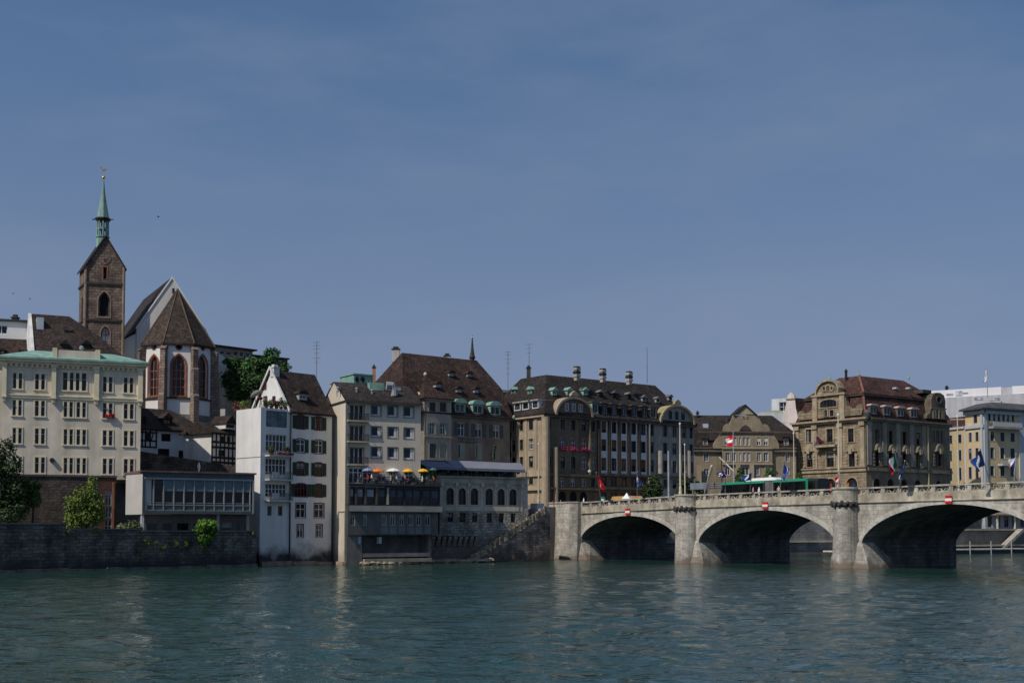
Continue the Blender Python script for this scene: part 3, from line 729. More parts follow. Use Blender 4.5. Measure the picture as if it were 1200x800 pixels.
for x0, x1 in ((0.5, 6), (23.5, 33)):
    fr = FB1; dormer(b1, fr, fr.U(x0, 410), fr.U(x1, 410), fr.Z(20, 416), fr.Z(20, 411.5), .3, 2.2, TILE_D, TILE_D, 'shed')

FB2 = Fr(gp(40, 166.5, 415), gp(146, 171.5, 415))
b2 = thing('house', 'dark brown hipped tile roof house rising behind the cream building', 'building', FB2.P(6, 16, -5))
zE, zR = FB2.Z(60, 414.5), zz(369.5, 174)
m = MB(); body_walls(m, rect(FB2, .3, FB2.w - .5, 14), 12, zE); m.build('wall', mat('grey_beige_render', (.42, .40, .36)), b2)  # plain grey beige render
uL = FB2.U(40, 369); uR = FB2.U(81, 371, -7)
m = MB(); roof_solid(m, FB2, 0, FB2.w, .35, -14, zE, [(3.6, 3.6, .0, 2.9, zE + (zR - zE) * .5), (7.15, 7.15, .0, FB2.w - uR, zR)]); m.build('roof', TILE_B, b2)
m = MB(); m.hexa([FB2.P(-.4, zE - 1.5, .45), FB2.P(.0, zE - 1.5, .45), FB2.P(.0, zE - 1.5, -14), FB2.P(-.4, zE - 1.5, -14), FB2.P(-.4, zE + .3, .45), FB2.P(.0, zE + .3, .45), FB2.P(0, zR + .1, -7.1), FB2.P(-.4, zR + .1, -7.1)]); m.build('verge', mat('white_verge', (.68, .67, .64)), b2)
def slope_z(fr_d, de, dr, z0, z1): return z0 + (z1 - z0) * (de - fr_d) / (de - dr)
def px_on(fr, px, py, de, dr, z0, z1):
    """where a pixel meets a roof slope running from (d=de,z0) up to (d=dr,z1): returns u, z, d"""
    lo, hi = dr, de
    for _ in range(40):
        md = (lo + hi) / 2; u, z = fr.px(px, py, md)
        if z > slope_z(md, de, dr, z0, z1): hi_ok = False; hi = md
        else: lo = md
    return u, z, md
for x0, x1, y0, y1 in ((69.5, 82, 399, 407.5), (95, 108, 399, 407.5)):
    uc, z, d = px_on(FB2, (x0 + x1) / 2, y1, .35, -7.15, zE, zR); u0, _ = FB2.px(x0, y1, d); u1, _ = FB2.px(x1, y1, d)
    dormer(b2, FB2, u0 + .25, u1 - .25, z - .1, z + .55, d + .15, 1.6, TILE_D, TILE_D, 'gable', rise=.55, frame=IRON)
for x0, x1, y0, y1, mt, nm_ in ((43, 51, 371.5, 386.5, mat('pale_glazing', (.45, .50, .54), .3, .05, stain=0), 'rooflight'), (75.5, 86.5, 386.5, 390.5, DARK, 'loggia_opening')):
    uc, z, d = px_on(FB2, (x0 + x1) / 2, y1, .35, -7.15, zE, zR); u0, _ = FB2.px(x0, y1, d); u1, _ = FB2.px(x1, y1, d); _, zt = FB2.px(x0, y0, d + .1)
    m = MB(); m.bx(FB2, u0, u1, z - .1, zt, d - 2.2, d + .12); m.build(nm_, mt, b2)
m = MB(); c = P3(95.5, 413.5, 166); m.lathe(c, [(.1, c.z - .3), (.12, c.z + .3), (.3, c.z + .5), (.3, c.z + .85), (.05, c.z + 1.0)], 8); m.build('vent_cowl', GREYM, b2)

# ---------------------------------------------------------------- church tower
TST = mat('brown_tower_sandstone', (.215, .16, .128), .95, .4, 1.0, .35, brick=(.9, .45, (.12, .085, .07), .06), bump=.7)
TSTL = mat('pale_tower_sandstone', (.27, .20, .15), .95, .25, 1.0, .2, bump=.5)
FT = Fr(gp(100.2, 200, 340), gp(145, 201.6, 340)); wT = FT.w
bl = gp(93.2, 204.6, 350) - FT.P(0, 0); TD = 5.6
sidev = bl.normalized() * TD
tw = thing('church_tower', 'brown sandstone church tower with gabled top and green copper spire', 'church tower', FT.P(wT / 2, 22, -3))
zg, zap = FT.Z(120, 312), FT.Z(123.5, 277.5)
hT = [hp(FT, 120.8, 312.8, 125.2, 327, None, .5), hp(FT, 115.2, 341.5, 128.8, 371, 'gothic', .6), hp(FT, 118, 382, 128.7, 407, 'gothic', .5)]
hT[0]['z1'] = min(hT[0]['z1'], zg - .02)
m = MB(); wall_grid(m, FT, 0, wT, 16, zg, hT); m.poly([FT.P(0, zg), FT.P(wT, zg), FT.P(wT / 2, zap)])
c4 = [FT.P(0, 0), FT.P(wT, 0), FT.P(wT, 0) + sidev, FT.P(0, 0) + sidev]
body_walls(m, c4, 16, zg, (0,)); c = (c4[2] + c4[3]) / 2; m.poly([(c4[3].x, c4[3].y, zg), (c4[2].x, c4[2].y, zg), (c.x, c.y, zap)])
m.build('wall', TST, tw)
window(tw, FT, hT[0], frame=TSTL, pane=DARK, fw=.12, surround=mat('red_sandstone', (.30, .13, .09)), sw=.15)
w = window(tw, FT, hT[1], frame=TST, pane=DARK, fw=.25, surround=TSTL, sw=.22, sp=.08)
window(tw, FT, hT[2], nx=2, nz=(.3, .6), frame=mat('red_sandstone', (.30, .13, .09)), pane=glass('pale_leaded_glass', (.32, .37, .38), .3), fw=.2, surround=TSTL, sw=.18, sp=.08)
for yc in (332.2, 375):
    z = FT.Z(122, yc); m = MB()
    for k in range(4):
        a, b = c4[k], c4[(k + 1) % 4]; f = Fr(a, b); m.bx(f, -.14, f.w + .14, z - .2, z + .14, -.1, .2)
    m.build('string_course', mat('dark_string', (.06, .048, .042)), tw)
m = MB(); cz = FT.Z(123, 303)
pts = lambda r: [(wT / 2 + r * math.cos(2 * math.pi * k / 20), cz + r * math.sin(2 * math.pi * k / 20)) for k in range(20)]
ring(m, FT, pts(.95), pts(.72), .003, .06); m.mi = 1; m.prism(FT, [(wT / 2 + .3 * math.cos(k), cz - .25 + .3 * math.sin(k)) for k in range(6)], .05, .07); m.mi = 0; m.prism(FT, pts(.71), .004, .05); m.build('rose_ornament', [TST, mat('dark_string', (.06, .048, .042))], tw)
for u in (0.0, wT):
    m = MB(); m.tube([FT.P(u, 16), FT.P(u, zg - .1)], .24, 8); m.build('corner_shaft', TSTL, tw)
# gable roof of the tower
fb = Fr(c4[3], c4[2])
def gq(u, z, v): p = FT.P(u, z) + sidev * v; return Vector((p.x, p.y, z))
m = MB(); t_ = .28; ov = .35; sl_ = (zap - zg) / (wT / 2)
for s in (0, 1):
    ue = -ov if s == 0 else wT + ov; zz_ = zg - ov * sl_
    P_ = lambda dz: [gq(ue, zz_ + dz, -.06), gq(wT / 2, zap + dz, -.06), gq(wT / 2, zap + dz, 1.06), gq(ue, zz_ + dz, 1.06)]
    m.loft(P_(.02), P_(.02 + t_))
m.build('gable_roof', TILE_D, tw)
# side slit windows on the left face
fl = Fr(c4[3], c4[0])
m = MB(); m.bx(fl, fl.w * .45, fl.w * .62, FT.Z(100, 372), FT.Z(100, 346), .002, .05); m.build('side_louvre', DARK, tw)
# fleche
cF = FT.P(wT / 2, 0) + sidev * .45; cF = Vector((P3(120.4, 270, cF.y).x, cF.y, 0)); yF = cF.y
zF = lambda py: zz(py, yF)
m = MB(); r8 = [(1.02, zF(294)), (1.0, zF(279)), (1.15, zF(278.6)), (1.15, zF(277.4)), (.4, zF(277.2))]; m.lathe(cF, r8, 8, math.pi / 8); m.build('turret_base', COPPER, tw)
for k in range(8):
    an = 2 * math.pi * k / 8 + math.pi / 8; p = cF + Vector((math.cos(an), math.sin(an), 0)) * .86
    m = MB(); m.lathe(p, [(.15, zF(277.4)), (.13, zF(259)), (.17, zF(257.6))], 6); m.build('turret_post', COPPER, tw)
m = MB(); m.lathe(cF, [(.93, zF(269.5)), (.96, zF(268)), (.93, zF(267.6)), (.6, zF(267.5))], 8, math.pi / 8); m.build('turret_rail', COPPER, tw)
m = MB(); m.lathe(cF, [(.3, zF(277)), (.3, zF(257))], 6); m.build('turret_core', IRON, tw)
m = MB(); m.lathe(cF, [(1.05, zF(259.5)), (1.3, zF(257.2)), (1.3, zF(256.2)), (1.02, zF(255.6))], 8, math.pi / 8)
m.mi = 1; m.lathe(cF, [(1.0, zF(255.7)), (.82, zF(249)), (.60, zF(240)), (.40, zF(231)), (.23, zF(222)), (.12, zF(214)), (.06, zF(209.5))], 8, math.pi / 8); m.build('spire', [IRON, COPPER], tw)
for sx in (-1, 1):
    m = MB(); m.tube([cF + Vector((sx * .9, 0, zF(256.8))), cF + Vector((sx * 1.75, -.1, zF(257.4)))], .1, 6); m.build('gargoyle', IRON, tw)
GOLD = mat('gilded_copper', (.75, .48, .12), .3, .1, stain=0, metal=.9)
m = MB(); zb_ = zF(208); m.lathe(cF, [(.02, zb_ - .27)] + [(.27 * math.cos(a), zb_ + .27 * math.sin(a)) for a in [R(x) for x in (-60, -30, 0, 30, 60)]] + [(.02, zb_ + .27)], 12); m.lathe(cF, [(.04, zb_ + .2), (.03, zF(200))], 6); m.build('ball_finial', GOLD, tw)
fk = Fr(cF - Vector((.6, .2, 0)), cF + Vector((.6, .2, 0))); z0 = zF(200.2)
m = MB(); m.prism(fk, [(.45, z0 - .1), (.75, z0 - .1), (.95, z0 + .1), (1.12, z0 + .05), (1.05, z0 + .38), (.85, z0 + .32), (.6, z0 + .22), (.38, z0 + .35), (.2, z0 + .75), (.02, z0 + .45), (.28, z0 + .3)], -.04, .04); m.build('weathercock', GOLD, tw)

# ---------------------------------------------------------------- church nave and choir
CHW = mat('white_church_plaster', (.74, .72, .68), .9, .05, .6, .10)
CHR = mat('red_church_sandstone', (.30, .115, .075), .95, .25, 1.2, .2, bump=.3)
CHB = mat('grey_brown_buttress_stone', (.26, .20, .155), .95, .35, .9, .3, brick=(.8, .45, (.17, .13, .11), .04), bump=.8)
CHT = mat('church_clay_tiles', (.050, .036, .029), .9, .3, 1.1, .2, tiles=True, bump=.3)
YC = 200.0; cc = gp(208.2, YC, 440); RO = 5.75
ch = thing('church', 'white Gothic church choir with brown conical roof and red window surrounds on the hill', 'church', (cc.x, cc.y, 21))
ax_ang = math.atan2(-cc.x * .62, YC) + R(7)   # the choir looks roughly at the river
def ov_(k, r=RO): a = R(-67.5 + 45 * k) + ax_ang; return cc + Vector((math.sin(a), -math.cos(a), 0)) * r
zb0, zE0 = zz(489, 194), zz(401.5, 194); zstr = zz(465.5, 194)
V = [ov_(k) for k in range(4)]
axd = Vector((math.sin(ax_ang), -math.cos(ax_ang), 0)); back = -axd
rgt = Vector((math.cos(ax_ang), math.sin(ax_ang), 0))
m = MB()
faces = [Fr(V[k], V[k + 1]) for k in range(3)]
wins = [(0, (174.3, 416.5, 187.2, 464)), (1, (203.2, 415, 220.2, 464.2)), (2, (235.5, 418, 242.6, 465))]
hol = []
for k, p in wins:
    fr = faces[k]; c = fr.w / 2; hw = 1.08
    z1 = zz({0: 416, 1: 415.2, 2: 416}[k], (V[k].y + V[k + 1].y) / 2); g = H(c - hw, c + hw, zstr + .35, z1, 'gothic', .45)
    zo = zz({0: 406.5, 1: 406.3, 2: 407}[k], (V[k].y + V[k + 1].y) / 2); o = H(c - .42, c + .42, zo - .42, zo + .42, 'circle', .35)
    hol.append((k, g, o)); wall_grid(m, fr, 0, fr.w, zb0 - 6, zE0, [g, o])
m.build('choir_wall', CHW, ch)
m = MB(); m.poly([(V[0].x, V[0].y, zb0 - 6), (V[0].x + back.x * 6, V[0].y + back.y * 6, zb0 - 6), (V[0].x + back.x * 6, V[0].y + back.y * 6, zE0), (V[0].x, V[0].y, zE0)])
m.poly([(V[3].x, V[3].y, zb0 - 6), (V[3].x + back.x * 6, V[3].y + back.y * 6, zb0 - 6), (V[3].x + back.x * 6, V[3].y + back.y * 6, zE0), (V[3].x, V[3].y, zE0)]); m.build('choir_side_wall', CHW, ch)
for k, g, o in hol:
    fr = faces[k]
    window(ch, fr, g, nx=3, nz=(.22, .42, .62), frame=CHR, fw=.16, mull=.14, surround=CHR, sw=.26, sp=.05, pane=GL[0], sill=CHR, name='gothic_window')
    window(ch, fr, o, frame=CHR, fw=.12, surround=CHR, sw=.14, sp=.05, pane=DARK, name='oculus')
m = MB(); st = MB(); pl = MB()
for fr in faces:
    st.bx(fr, -.1, fr.w + .1, zstr - .12, zstr + .12, -.05, .22); pl.bx(fr, -.25, fr.w + .25, zb0 - 6, zb0 + .6, -.1, .35)
st.build('string_course', mat('dark_string', (.06, .048, .042)), ch); pl.build('plinth', mat('grey_plinth', (.22, .20, .18), .9, .3, brick=(1.2, .5, (.16, .15, .14), .03)), ch)
for k in range(4):
    a = R(-67.5 + 45 * k) + ax_ang; dv = Vector((math.sin(a), -math.cos(a), 0)); p = V[k]; tv = Vector((math.cos(a), math.sin(a), 0))
    f = Fr(p + dv * .9 - tv * .40, p + dv * .9 + tv * .40)   # front face of the buttress
    m = MB(); m.bx(f, 0, .9, zb0 - 6, zstr + .3, -1.4, .45); m.bx(f, .02, .88, zstr + .3, zz(432, 194), -1.4, .22); m.bx(f, .04, .86, zz(432, 194), zz(409, 194), -1.4, 0)
    for zt, d in ((zstr + .3, .45), (zz(432, 194), .22)):
        m.hexa([f.P(0, zt, d), f.P(.9, zt, d), f.P(.9, zt, d - .3), f.P(0, zt, d - .3), f.P(0, zt + .01, d), f.P(.9, zt + .01, d), f.P(.9, zt + .45, d - .3), f.P(0, zt + .45, d - .3)])
    zt = zz(409, 194); m.hexa([f.P(-.02, zt, .12), f.P(.92, zt, .12), f.P(.92, zt, -1.2), f.P(-.02, zt, -1.2), f.P(-.02, zt + .1, .12), f.P(.92, zt + .1, .12), f.P(.92, zt + 1.0, -1.2), f.P(-.02, zt + 1.0, -1.2)])
    m.build('buttress', CHB, ch)
# choir roof: a half cone on the octagon, its apex against the gable wall
zAp = zz(338.5, YC + 1.2); apx = Vector((cc.x - .55, cc.y + 1.2, 0))
E_ = [ov_(k, RO + .5) for k in range(4)]; E_ = [E_[0] + back * 5.5] + E_ + [E_[3] + back * 5.5]
m = MB(); fl_ = [Vector((p.x, p.y, zE0 - .25)) for p in E_]; up = [Vector((p.x, p.y, zE0 + .05)) for p in E_]
apz = Vector((apx.x, apx.y, zAp)); ra = Vector((apx.x + back.x * 5, apx.y + back.y * 5, zAp))
m.poly(list(reversed(fl_)))
for k in range(5):
    m.poly([fl_[k], fl_[k + 1], up[k + 1], up[k]])
    if k == 0: m.poly([up[0], up[1], apz, ra])
    elif k == 4: m.poly([up[4], up[5], ra, apz])
    else: m.poly([up[k], up[k + 1], apz])
m.build('choir_roof', CHT, ch)
for k in range(1, 5):
    m = MB(); m.tube([up[k] + Vector((0, 0, .03)), apz + Vector((0, 0, .03))], [.13, .1], 6); m.build('roof_ridge', mat('ridge_tiles', (.11, .085, .065)), ch)
# gable wall and nave
gc = gp(201.2, 205.5, 360); nd = Vector((-.44, .9, 0)).normalized(); nr = Vector((.96, .28, 0)).normalized()
FN = Fr(gc - nr * 5.55, gc + nr * 5.55); FN.n = Vector((.47, -.88, 0)).normalized(); zGa, zGe = zz(326.5, 205.5), zz(386.5, 205.5)
m = MB(); m.prism(FN, [(-.0, 18), (11.1, 18), (11.1, zGe), (5.55, zGa), (0, zGe)], -.5, 0)
m.build('gable_wall', mat('pale_gable_render', (.62, .60, .57), .9, .07, .6, .1), ch)
m = MB(); L_ = 23
sl_ = (zGa - zGe) / 5.55
for s in (0, 1):
    ue = -.5 if s == 0 else 11.6; zE_ = zGe - .5 * sl_
    q0 = [FN.P(ue, zE_, -.12), FN.P(5.55, zGa, -.12), FN.P(5.55, zGa, -L_), FN.P(ue, zE_, -L_)]
    m.loft(q0, [p + Vector((0, 0, .3)) for p in q0])
m.build('nave_roof', CHT if False else TILE_D, ch)
m = MB()
for s in (0, 1):
    ue = -.12 if s == 0 else 11.22; zE_ = zGe - .12 * sl_
    q0 = [FN.P(ue, zE_, -.1), FN.P(5.55, zGa, -.1), FN.P(5.55, zGa, .16), FN.P(ue, zE_, .16)]; m.loft(q0, [p + Vector((0, 0, .36)) for p in q0])
m.build('gable_coping', CHW, ch)
m = MB(); m.bx(FN, -.05, .4, 18, zGe + .1, -L_, -.5); m.bx(FN, 10.7, 11.15, 18, zGe + .1, -L_, -.5); m.build('nave_wall', CHW, ch)
# side aisles either side
m = MB(); m.prism(FN, [(-4.6, 18), (-.06, 18), (-.06, zGe - .8), (-4.6, zGe - 3.4)], -18, -.6); m.build('left_aisle', CHW, ch)
m = MB(); m.loft([FN.P(-5.0, zGe - 3.5, -.5), FN.P(-.05, zGe - .75, -.5), FN.P(-.05, zGe - .75, -18), FN.P(-5.0, zGe - 3.5, -18)], [FN.P(-5.0, zGe - 3.25, -.5), FN.P(-.05, zGe - .5, -.5), FN.P(-.05, zGe - .5, -18), FN.P(-5.0, zGe - 3.25, -18)]); m.build('left_aisle_roof', TILE_D, ch)
zr0 = zz(405, 206)
m = MB(); m.prism(FN, [(11.2, 18), (14.6, 18), (14.6, zz(443, 206)), (14.2, zz(437, 206)), (14.9, zz(424, 206)), (15.3, zz(420, 206)), (11.2, zr0 + .6)], -2, -.6); m.build('right_flying_wall', CHW, ch)
m = MB(); m.tube([P3(203.2, 344, 204.6), P3(203.2, 338, 204.6)], .22, 6); m.build('vent_pipe', IRON, ch)

# tree beside the church and the low building behind it are built with the other trees and houses
# ---------------------------------------------------------------- low white house with half timbering
FDh = Fr(gp(160, 179.5, 520), gp(241.3, 186.5, 520))
dh = thing('house', 'low white house with half timbered left end and dormered brown roof below the church', 'building', FDh.P(5, 14, -3))
zE, zB_ = FDh.Z(205, 504), FDh.Z(205, 545)
WHS = mat('white_house_plaster', (.66, .66, .65), .9, .06, .6, .12)
hh = [hp(FDh, 189, 508, 200, 517), hp(FDh, 217.3, 509, 223, 518), hp(FDh, 223.4, 509, 228.8, 518), hp(FDh, 231.4, 509, 233.2, 512.5),
      hp(FDh, 185, 525.5, 198.5, 538), hp(FDh, 209.3, 527.7, 218, 540), hp(FDh, 226.5, 532.5, 234, 543, 'segment')]
m = MB(); wall_grid(m, FDh, 0, FDh.w, zB_ - 2, zE, hh); body_walls(m, rect(FDh, 0, FDh.w, 9), zB_ - 2, zE, (0,)); m.build('wall', WHS, dh)
TIMB = mat('dark_timber', (.035, .026, .022), .9, .25, stain=0)
for k, h in enumerate(hh): window(dh, FDh, h, frame=TIMB, pane=(DARK if k != 1 else glass('warm_blind', (.25, .2, .14), .5)), nx=2 if k in (0,) else 1)
m = MB(); ux = FDh.U(184, 520)
for x in (166.5, 170.3, 175.8, 183): u = FDh.U(x, 520); m.bx(FDh, u - .11, u + .11, FDh.Z(175, 524), zE, .003, .07)
for y in (506.6, 516.3, 523.6): z = FDh.Z(175, y); m.bx(FDh, 0, ux, z - .11, z + .11, .003, .065)
m.prism(FDh, [(FDh.U(176.5, 515), FDh.Z(176, 516)), (FDh.U(178, 515), FDh.Z(176, 516)), (FDh.U(180.3, 507), FDh.Z(180, 507)), (FDh.U(179, 507), FDh.Z(180, 507))], .003, .06)
m.bx(FDh, FDh.U(170.7, 512), FDh.U(175.3, 512), FDh.Z(172, 515.5), FDh.Z(172, 507.5), .003, .04); m.build('timber_frame', TIMB, dh)
zR_ = zz(480.5, 188)
m = MB(); roof_solid(m, FDh, -.6, FDh.w + .5, .6, -9.5, zE, [(4.9, 4.9, .0, 4.3, zR_)]); m.build('roof', TILE_B, dh)
for x0, x1, y0, y1 in ((190.5, 201, 488, 497), (163, 171, 490, 496)):
    uc, z, d = px_on(FDh, (x0 + x1) / 2, y1, .6, -4.3, zE, zR_); u0, _ = FDh.px(x0, y1, d); u1, _ = FDh.px(x1, y1, d)
    dormer(dh, FDh, u0, u1, z - .1, FDh.Z(195, 489.5, d), d + .2, 2.6, TIMB, TILE_B, 'gable', rise=.8, frame=TIMB)
# half timbered house on its right
FH = Fr(gp(247.5, 177.3, 520), gp(290, 183, 520))
ht = thing('house', 'small black and white half timbered house squeezed beside the tall white house', 'building', FH.P(2, 14, -3))
zE, zB_ = FH.Z(258, 507), FH.Z(258, 544)
hh = [hp(FH, 259, 511, 263.5, 517.5), hp(FH, 256, 527, 264, 534.5), hp(FH, 266, 511.5, 270, 517.5)]
m = MB(); wall_grid(m, FH, 0, FH.w, zB_ - 2, zE, hh); body_walls(m, rect(FH, 0, FH.w, 6), zB_ - 2, zE, (0,)); m.build('wall', mat('white_panel_plaster', (.68, .66, .62), .9, .07), ht)
for h in hh: window(ht, FH, h, frame=TIMB, nx=2)
m = MB()
for y in (507.8, 518.0, 524.0, 536.0, 541.5): z = FH.Z(258, y); m.bx(FH, 0, FH.w, z - .16, z + .16, .003, .09)
u = 0.05
while u < FH.w: m.bx(FH, u, u + .2, zB_ - 1, zE, .003, .08); u += .78
m.build('timber_frame', TIMB, ht)
zR_ = zz(495.5, 181)
m = MB(); roof_solid(m, FH, -.5, FH.w + .3, .55, -6.4, zE, [(3.4, 3.4, 0, 0, zR_)]); m.build('roof', TILE_B, ht)
u0, u1 = FH.U(261.8, 500), FH.U(273.5, 500)
dormer(ht, FH, u0, u1, FH.Z(266, 502.5), FH.Z(266, 496), .45, 3.4, mat('white_panel_plaster', (.68, .66, .62)), TILE_B, 'gable', rise=1.2, frame=TIMB)
chimney(ht, gp(261.5, 181.5, 480), .7, .6, zR_ - .5, zz(478, 181.5), mat('pale_chimney', (.5, .47, .43)))
# sloping stone wall below these houses
FS = Fr(gp(160, 174.5, 540), gp(276, 175.5, 540))
sw_ = MB(); sw_.prism(FS, [(0, 9), (FS.w, 9), (FS.w, FS.Z(274, 546)), (FS.U(225, 540), FS.Z(225, 538)), (FS.U(165, 528), FS.Z(165, 528.5)), (0, FS.Z(162, 528))], -1, 0)
tag(sw_.build('retaining_wall', mat('dark_slope_masonry', (.115, .10, .088), .95, .45, .7, .4, brick=(.8, .4, (.075, .065, .06), .04), bump=.9)), 'sloping dark rubble wall above the flat roof of the glazed pavilion', 'wall')

# ---------------------------------------------------------------- glazed pavilion on the quay
FE = Fr(gp(167, 155, 580), gp(298, 162.6, 580))
pe = thing('pavilion', 'flat roofed modern pavilion with a long strip of windows above the quay wall', 'building', FE.P(FE.w / 2, 4.4, -3))
zt, zb_ = FE.Z(230, 554.3), FE.Z(230, 602)
SLATE = mat('blue_grey_cladding', (.075, .095, .105), .6, .12, .8, .12)
PALEM = mat('pale_frame_metal', (.27, .285, .295), .5, .08, stain=.05)
GREYP = mat('light_grey_panel', (.48, .46, .435), .85, .06, .6, .08)
m = MB(); body_walls(m, rect(FE, 0, FE.w, 8), zb_, zt, (0,)); m.bx(FE, 0, FE.w, zt - .02, zt + .0, -8, -.0)
gz0, gz1 = FE.Z(230, 598.3), FE.Z(230, 562.2)
wall_grid(m, FE, 0, FE.w, zb_, zt, [H(FE.U(170, 580), FE.U(296, 580), gz0, gz1, None, .3)]); m.build('wall', SLATE, pe)
m = MB(); m.bx(FE, -.3, FE.w + .2, zt + .002, zt + .22, -8.2, .25); m.build('roof_edge', mat('reddish_roof_edge', (.16, .10, .085)), pe)
m = MB(); m.bx(FE, FE.U(169, 580), FE.U(297, 580), gz1 + .01, gz1 + .22, .003, .1); m.bx(FE, FE.U(296, 580), FE.U(297.6, 580), gz0 - .3, gz1 + .01, .003, .1); m.build('fascia_strip', PALEM, pe)
xs = [170, 180.3, 192, 204, 216, 228, 240, 251.6, 263, 274, 285.4, 293.4, 296]
zr, zs_ = FE.Z(230, 591.5), FE.Z(230, 575.5)
for k, (x0, x1) in enumerate(zip(xs, xs[1:])):
    u0, u1 = FE.U(x0, 580), FE.U(x1, 580); f = MB()
    f.bx(FE, u0 - .07, u0 + .07, gz0, gz1, -.28, -.05); f.bx(FE, u0 + .082, u1 - .082, zr - .07, zr + .07, -.26, -.08); f.bx(FE, u0 + .082, u1 - .082, gz0, gz0 + .1, -.26, -.08)
    f.bx(FE, u0 + .082, u1 - .082, zr + .22, zr + .3, -.26, -.1)
    w = f.build('window', PALEM, pe); g = MB(); g.poly([FE.P(u0, gz0, -.24), FE.P(u1, gz0, -.24), FE.P(u1, gz1, -.24), FE.P(u0, gz1, -.24)]); g.build('pane', GL[0], w)
    p = MB(); p.bx(FE, u0 + .1, u1 - .1, gz0 + .12, zr - .09, -.2, -.14); p.build('lower_panel', mat('dull_glass_panel', (.09, .10, .10), .3), w)
    if k >= 2: p = MB(); p.bx(FE, u0 + .1, u1 - .1, zs_, gz1 - .02, -.2, -.12); p.build('blind', mat('blue_grey_blind', (.14, .18, .20), .7, .08), w)
# white box on its left, facing upstream
FEs = Fr(gp(147.3, 158.6, 580), gp(166.9, 155, 580))
m = MB(); z0, z1 = FEs.Z(157, 602.5), FEs.Z(157, 555); m.bx(FEs, 0, FEs.w - .02, z0, z1, -4, 0); m.build('side_box', GREYP, pe)
m = MB(); m.bx(FEs, -.15, FEs.w - .02, z1 + .002, z1 + .2, -4.1, .1); m.build('side_box_edge', mat('reddish_roof_edge', (.16, .10, .085)), pe)
# recessed lower storey
FEl = FE.off(-1.6); l0, l1 = FEl.Z(230, 625), FEl.Z(230, 602)
hl = [hp(FEl, a, 611, b, 622.5) for a, b in ((171, 186), (189, 203.5), (206.5, 222.5), (225.5, 236), (259, 273), (276, 283), (285, 290.5))]
m = MB(); wall_grid(m, FEl, 0, FE.w - .1, 3.5, l1 - .02, hl); m.build('lower_wall', mat('brown_grey_render', (.15, .135, .125), .9, .2), pe)
for h in hl: window(pe, FEl, h, frame=mat('grey_blue_frame', (.16, .18, .19), .5), fw=.16, nx=1)
for x in (168.3, 257, 292): u = FE.U(x, 612); m = MB(); m.bx(FE, u - .17, u + .17, 3.6, zb_ - .002, -.8, -.45); m.build('column', WHITEF if x < 170 else mat('grey_column', (.28, .28, .28)), pe)
# ================================================================== WHITE HOUSE WITH GREEN SHUTTERS
FF = Fr(gp(305, 168, 560), gp(388.6, 176.6, 560))
F_ = thing('house', 'tall white riverside house with green shutters, stacked balconies and a steep brown roof', 'building', FF.P(FF.w / 2, 0, -4))
HWH = mat('white_house_render', (.69, .685, .67), .9, .06, .5, .16, low=((.055, .055, .055), 2.8, .8), bump=.15)
SHG = mat('dark_green_shutter', (.018, .045, .026), .7, .2, stain=.1)
REDF = mat('red_brown_frame', (.12, .028, .028), .7, .2, stain=.1)
ROCK = mat('pinkish_footing_stone', (.30, .235, .18), .9, .35, 1.0, .2, bump=.8)
uM = FF.U(339.3, 560)
zE = FF.Z(365, 484.8); zAn = FF.Z(325, 478.8)
cl = [(347.2, 357.2), (369, 378)]
R4 = grid(FF, cl, [(486.5, 502), (514, 529.8), (541, 556.5), (566.3, 581.3)], 352, 'segment', .16)
R5 = grid(FF, [(347, 357.6), (368.5, 379.3)], [(589.5, 606.3)], 352, None, .16); R6 = grid(FF, [(348.5, 355), (370.8, 377.3)], [(614.6, 629.3)], 352, None, .16)
R4[3][0] = H(FF.U(345.5, 573), FF.U(360, 573), R4[3][0]['z0'], R4[3][0]['z1'], 'segment', .16)
ann = [hp(FF, 311.8, 481.5, 336.6, 500.5, rev=.18), hp(FF, 311.5, 509, 336.3, 528.5, rev=.25), hp(FF, 311, 537, 335.8, 556, rev=.25), hp(FF, 311, 566.5, 335.6, 582, rev=.25),
       hp(FF, 313.3, 592.5, 318.3, 604, rev=.18), hp(FF, 325.8, 592.5, 331, 604, rev=.18)]
ann = [hp(FF, 311.8, 481.5, 336.6, 500.5, rev=.18), hp(FF, 311.5, 509, 336.3, 528.5, rev=.25), hp(FF, 311, 537, 335.8, 556, rev=.25), hp(FF, 311, 566.5, 335.6, 582, rev=.25),
       hp(FF, 313.3, 592.5, 318.3, 604, rev=.18), hp(FF, 325.8, 592.5, 331, 604, rev=.18)]
m = MB(); hw = [h for r in R4 for h in r] + R5[0] + R6[0]
wall_grid(m, FF, uM, FF.w, -1.2, zE, hw); D_ = 9.2
c4 = rect(FF, uM, FF.w, D_); body_walls(m, c4, -1.2, zE, (0,))
zR = zz(430.5, 172)
for u in (uM, FF.w):
    m.poly([FF.P(u, zE, 0), FF.P(u, zE, -D_), FF.P(u, zR - .15, -D_ / 2)])
m.build('wall', HWH, F_)
m = MB(); wall_grid(m, FF, 0, uM - .002, -1.2, zAn, ann); body_walls(m, rect(FF, 0, uM, 6.0), -1.2, zAn, (0, 1)); m.poly([FF.P(0, zAn - .02), FF.P(uM, zAn - .02), FF.P(uM, zAn - .02, -6), FF.P(0, zAn - .02, -6)]); m.build('annex_wall', HWH, F_)
for i, r in enumerate(R4):
    for j, h in enumerate(r):
        k = (i == 3 and j == 0)
        window(F_, FF, h, nx=4 if k else 2, nz=(.62,), frame=REDF if (i, j) in ((0, 0), (0, 1), (2, 0), (2, 1), (3, 1), (3, 0)) else WHITEF, fw=.09, surround=REDF, sw=.12, sp=.03, shutters=SHG, shut_w=.62, pane=GL[0] if i != 1 else GL[1])
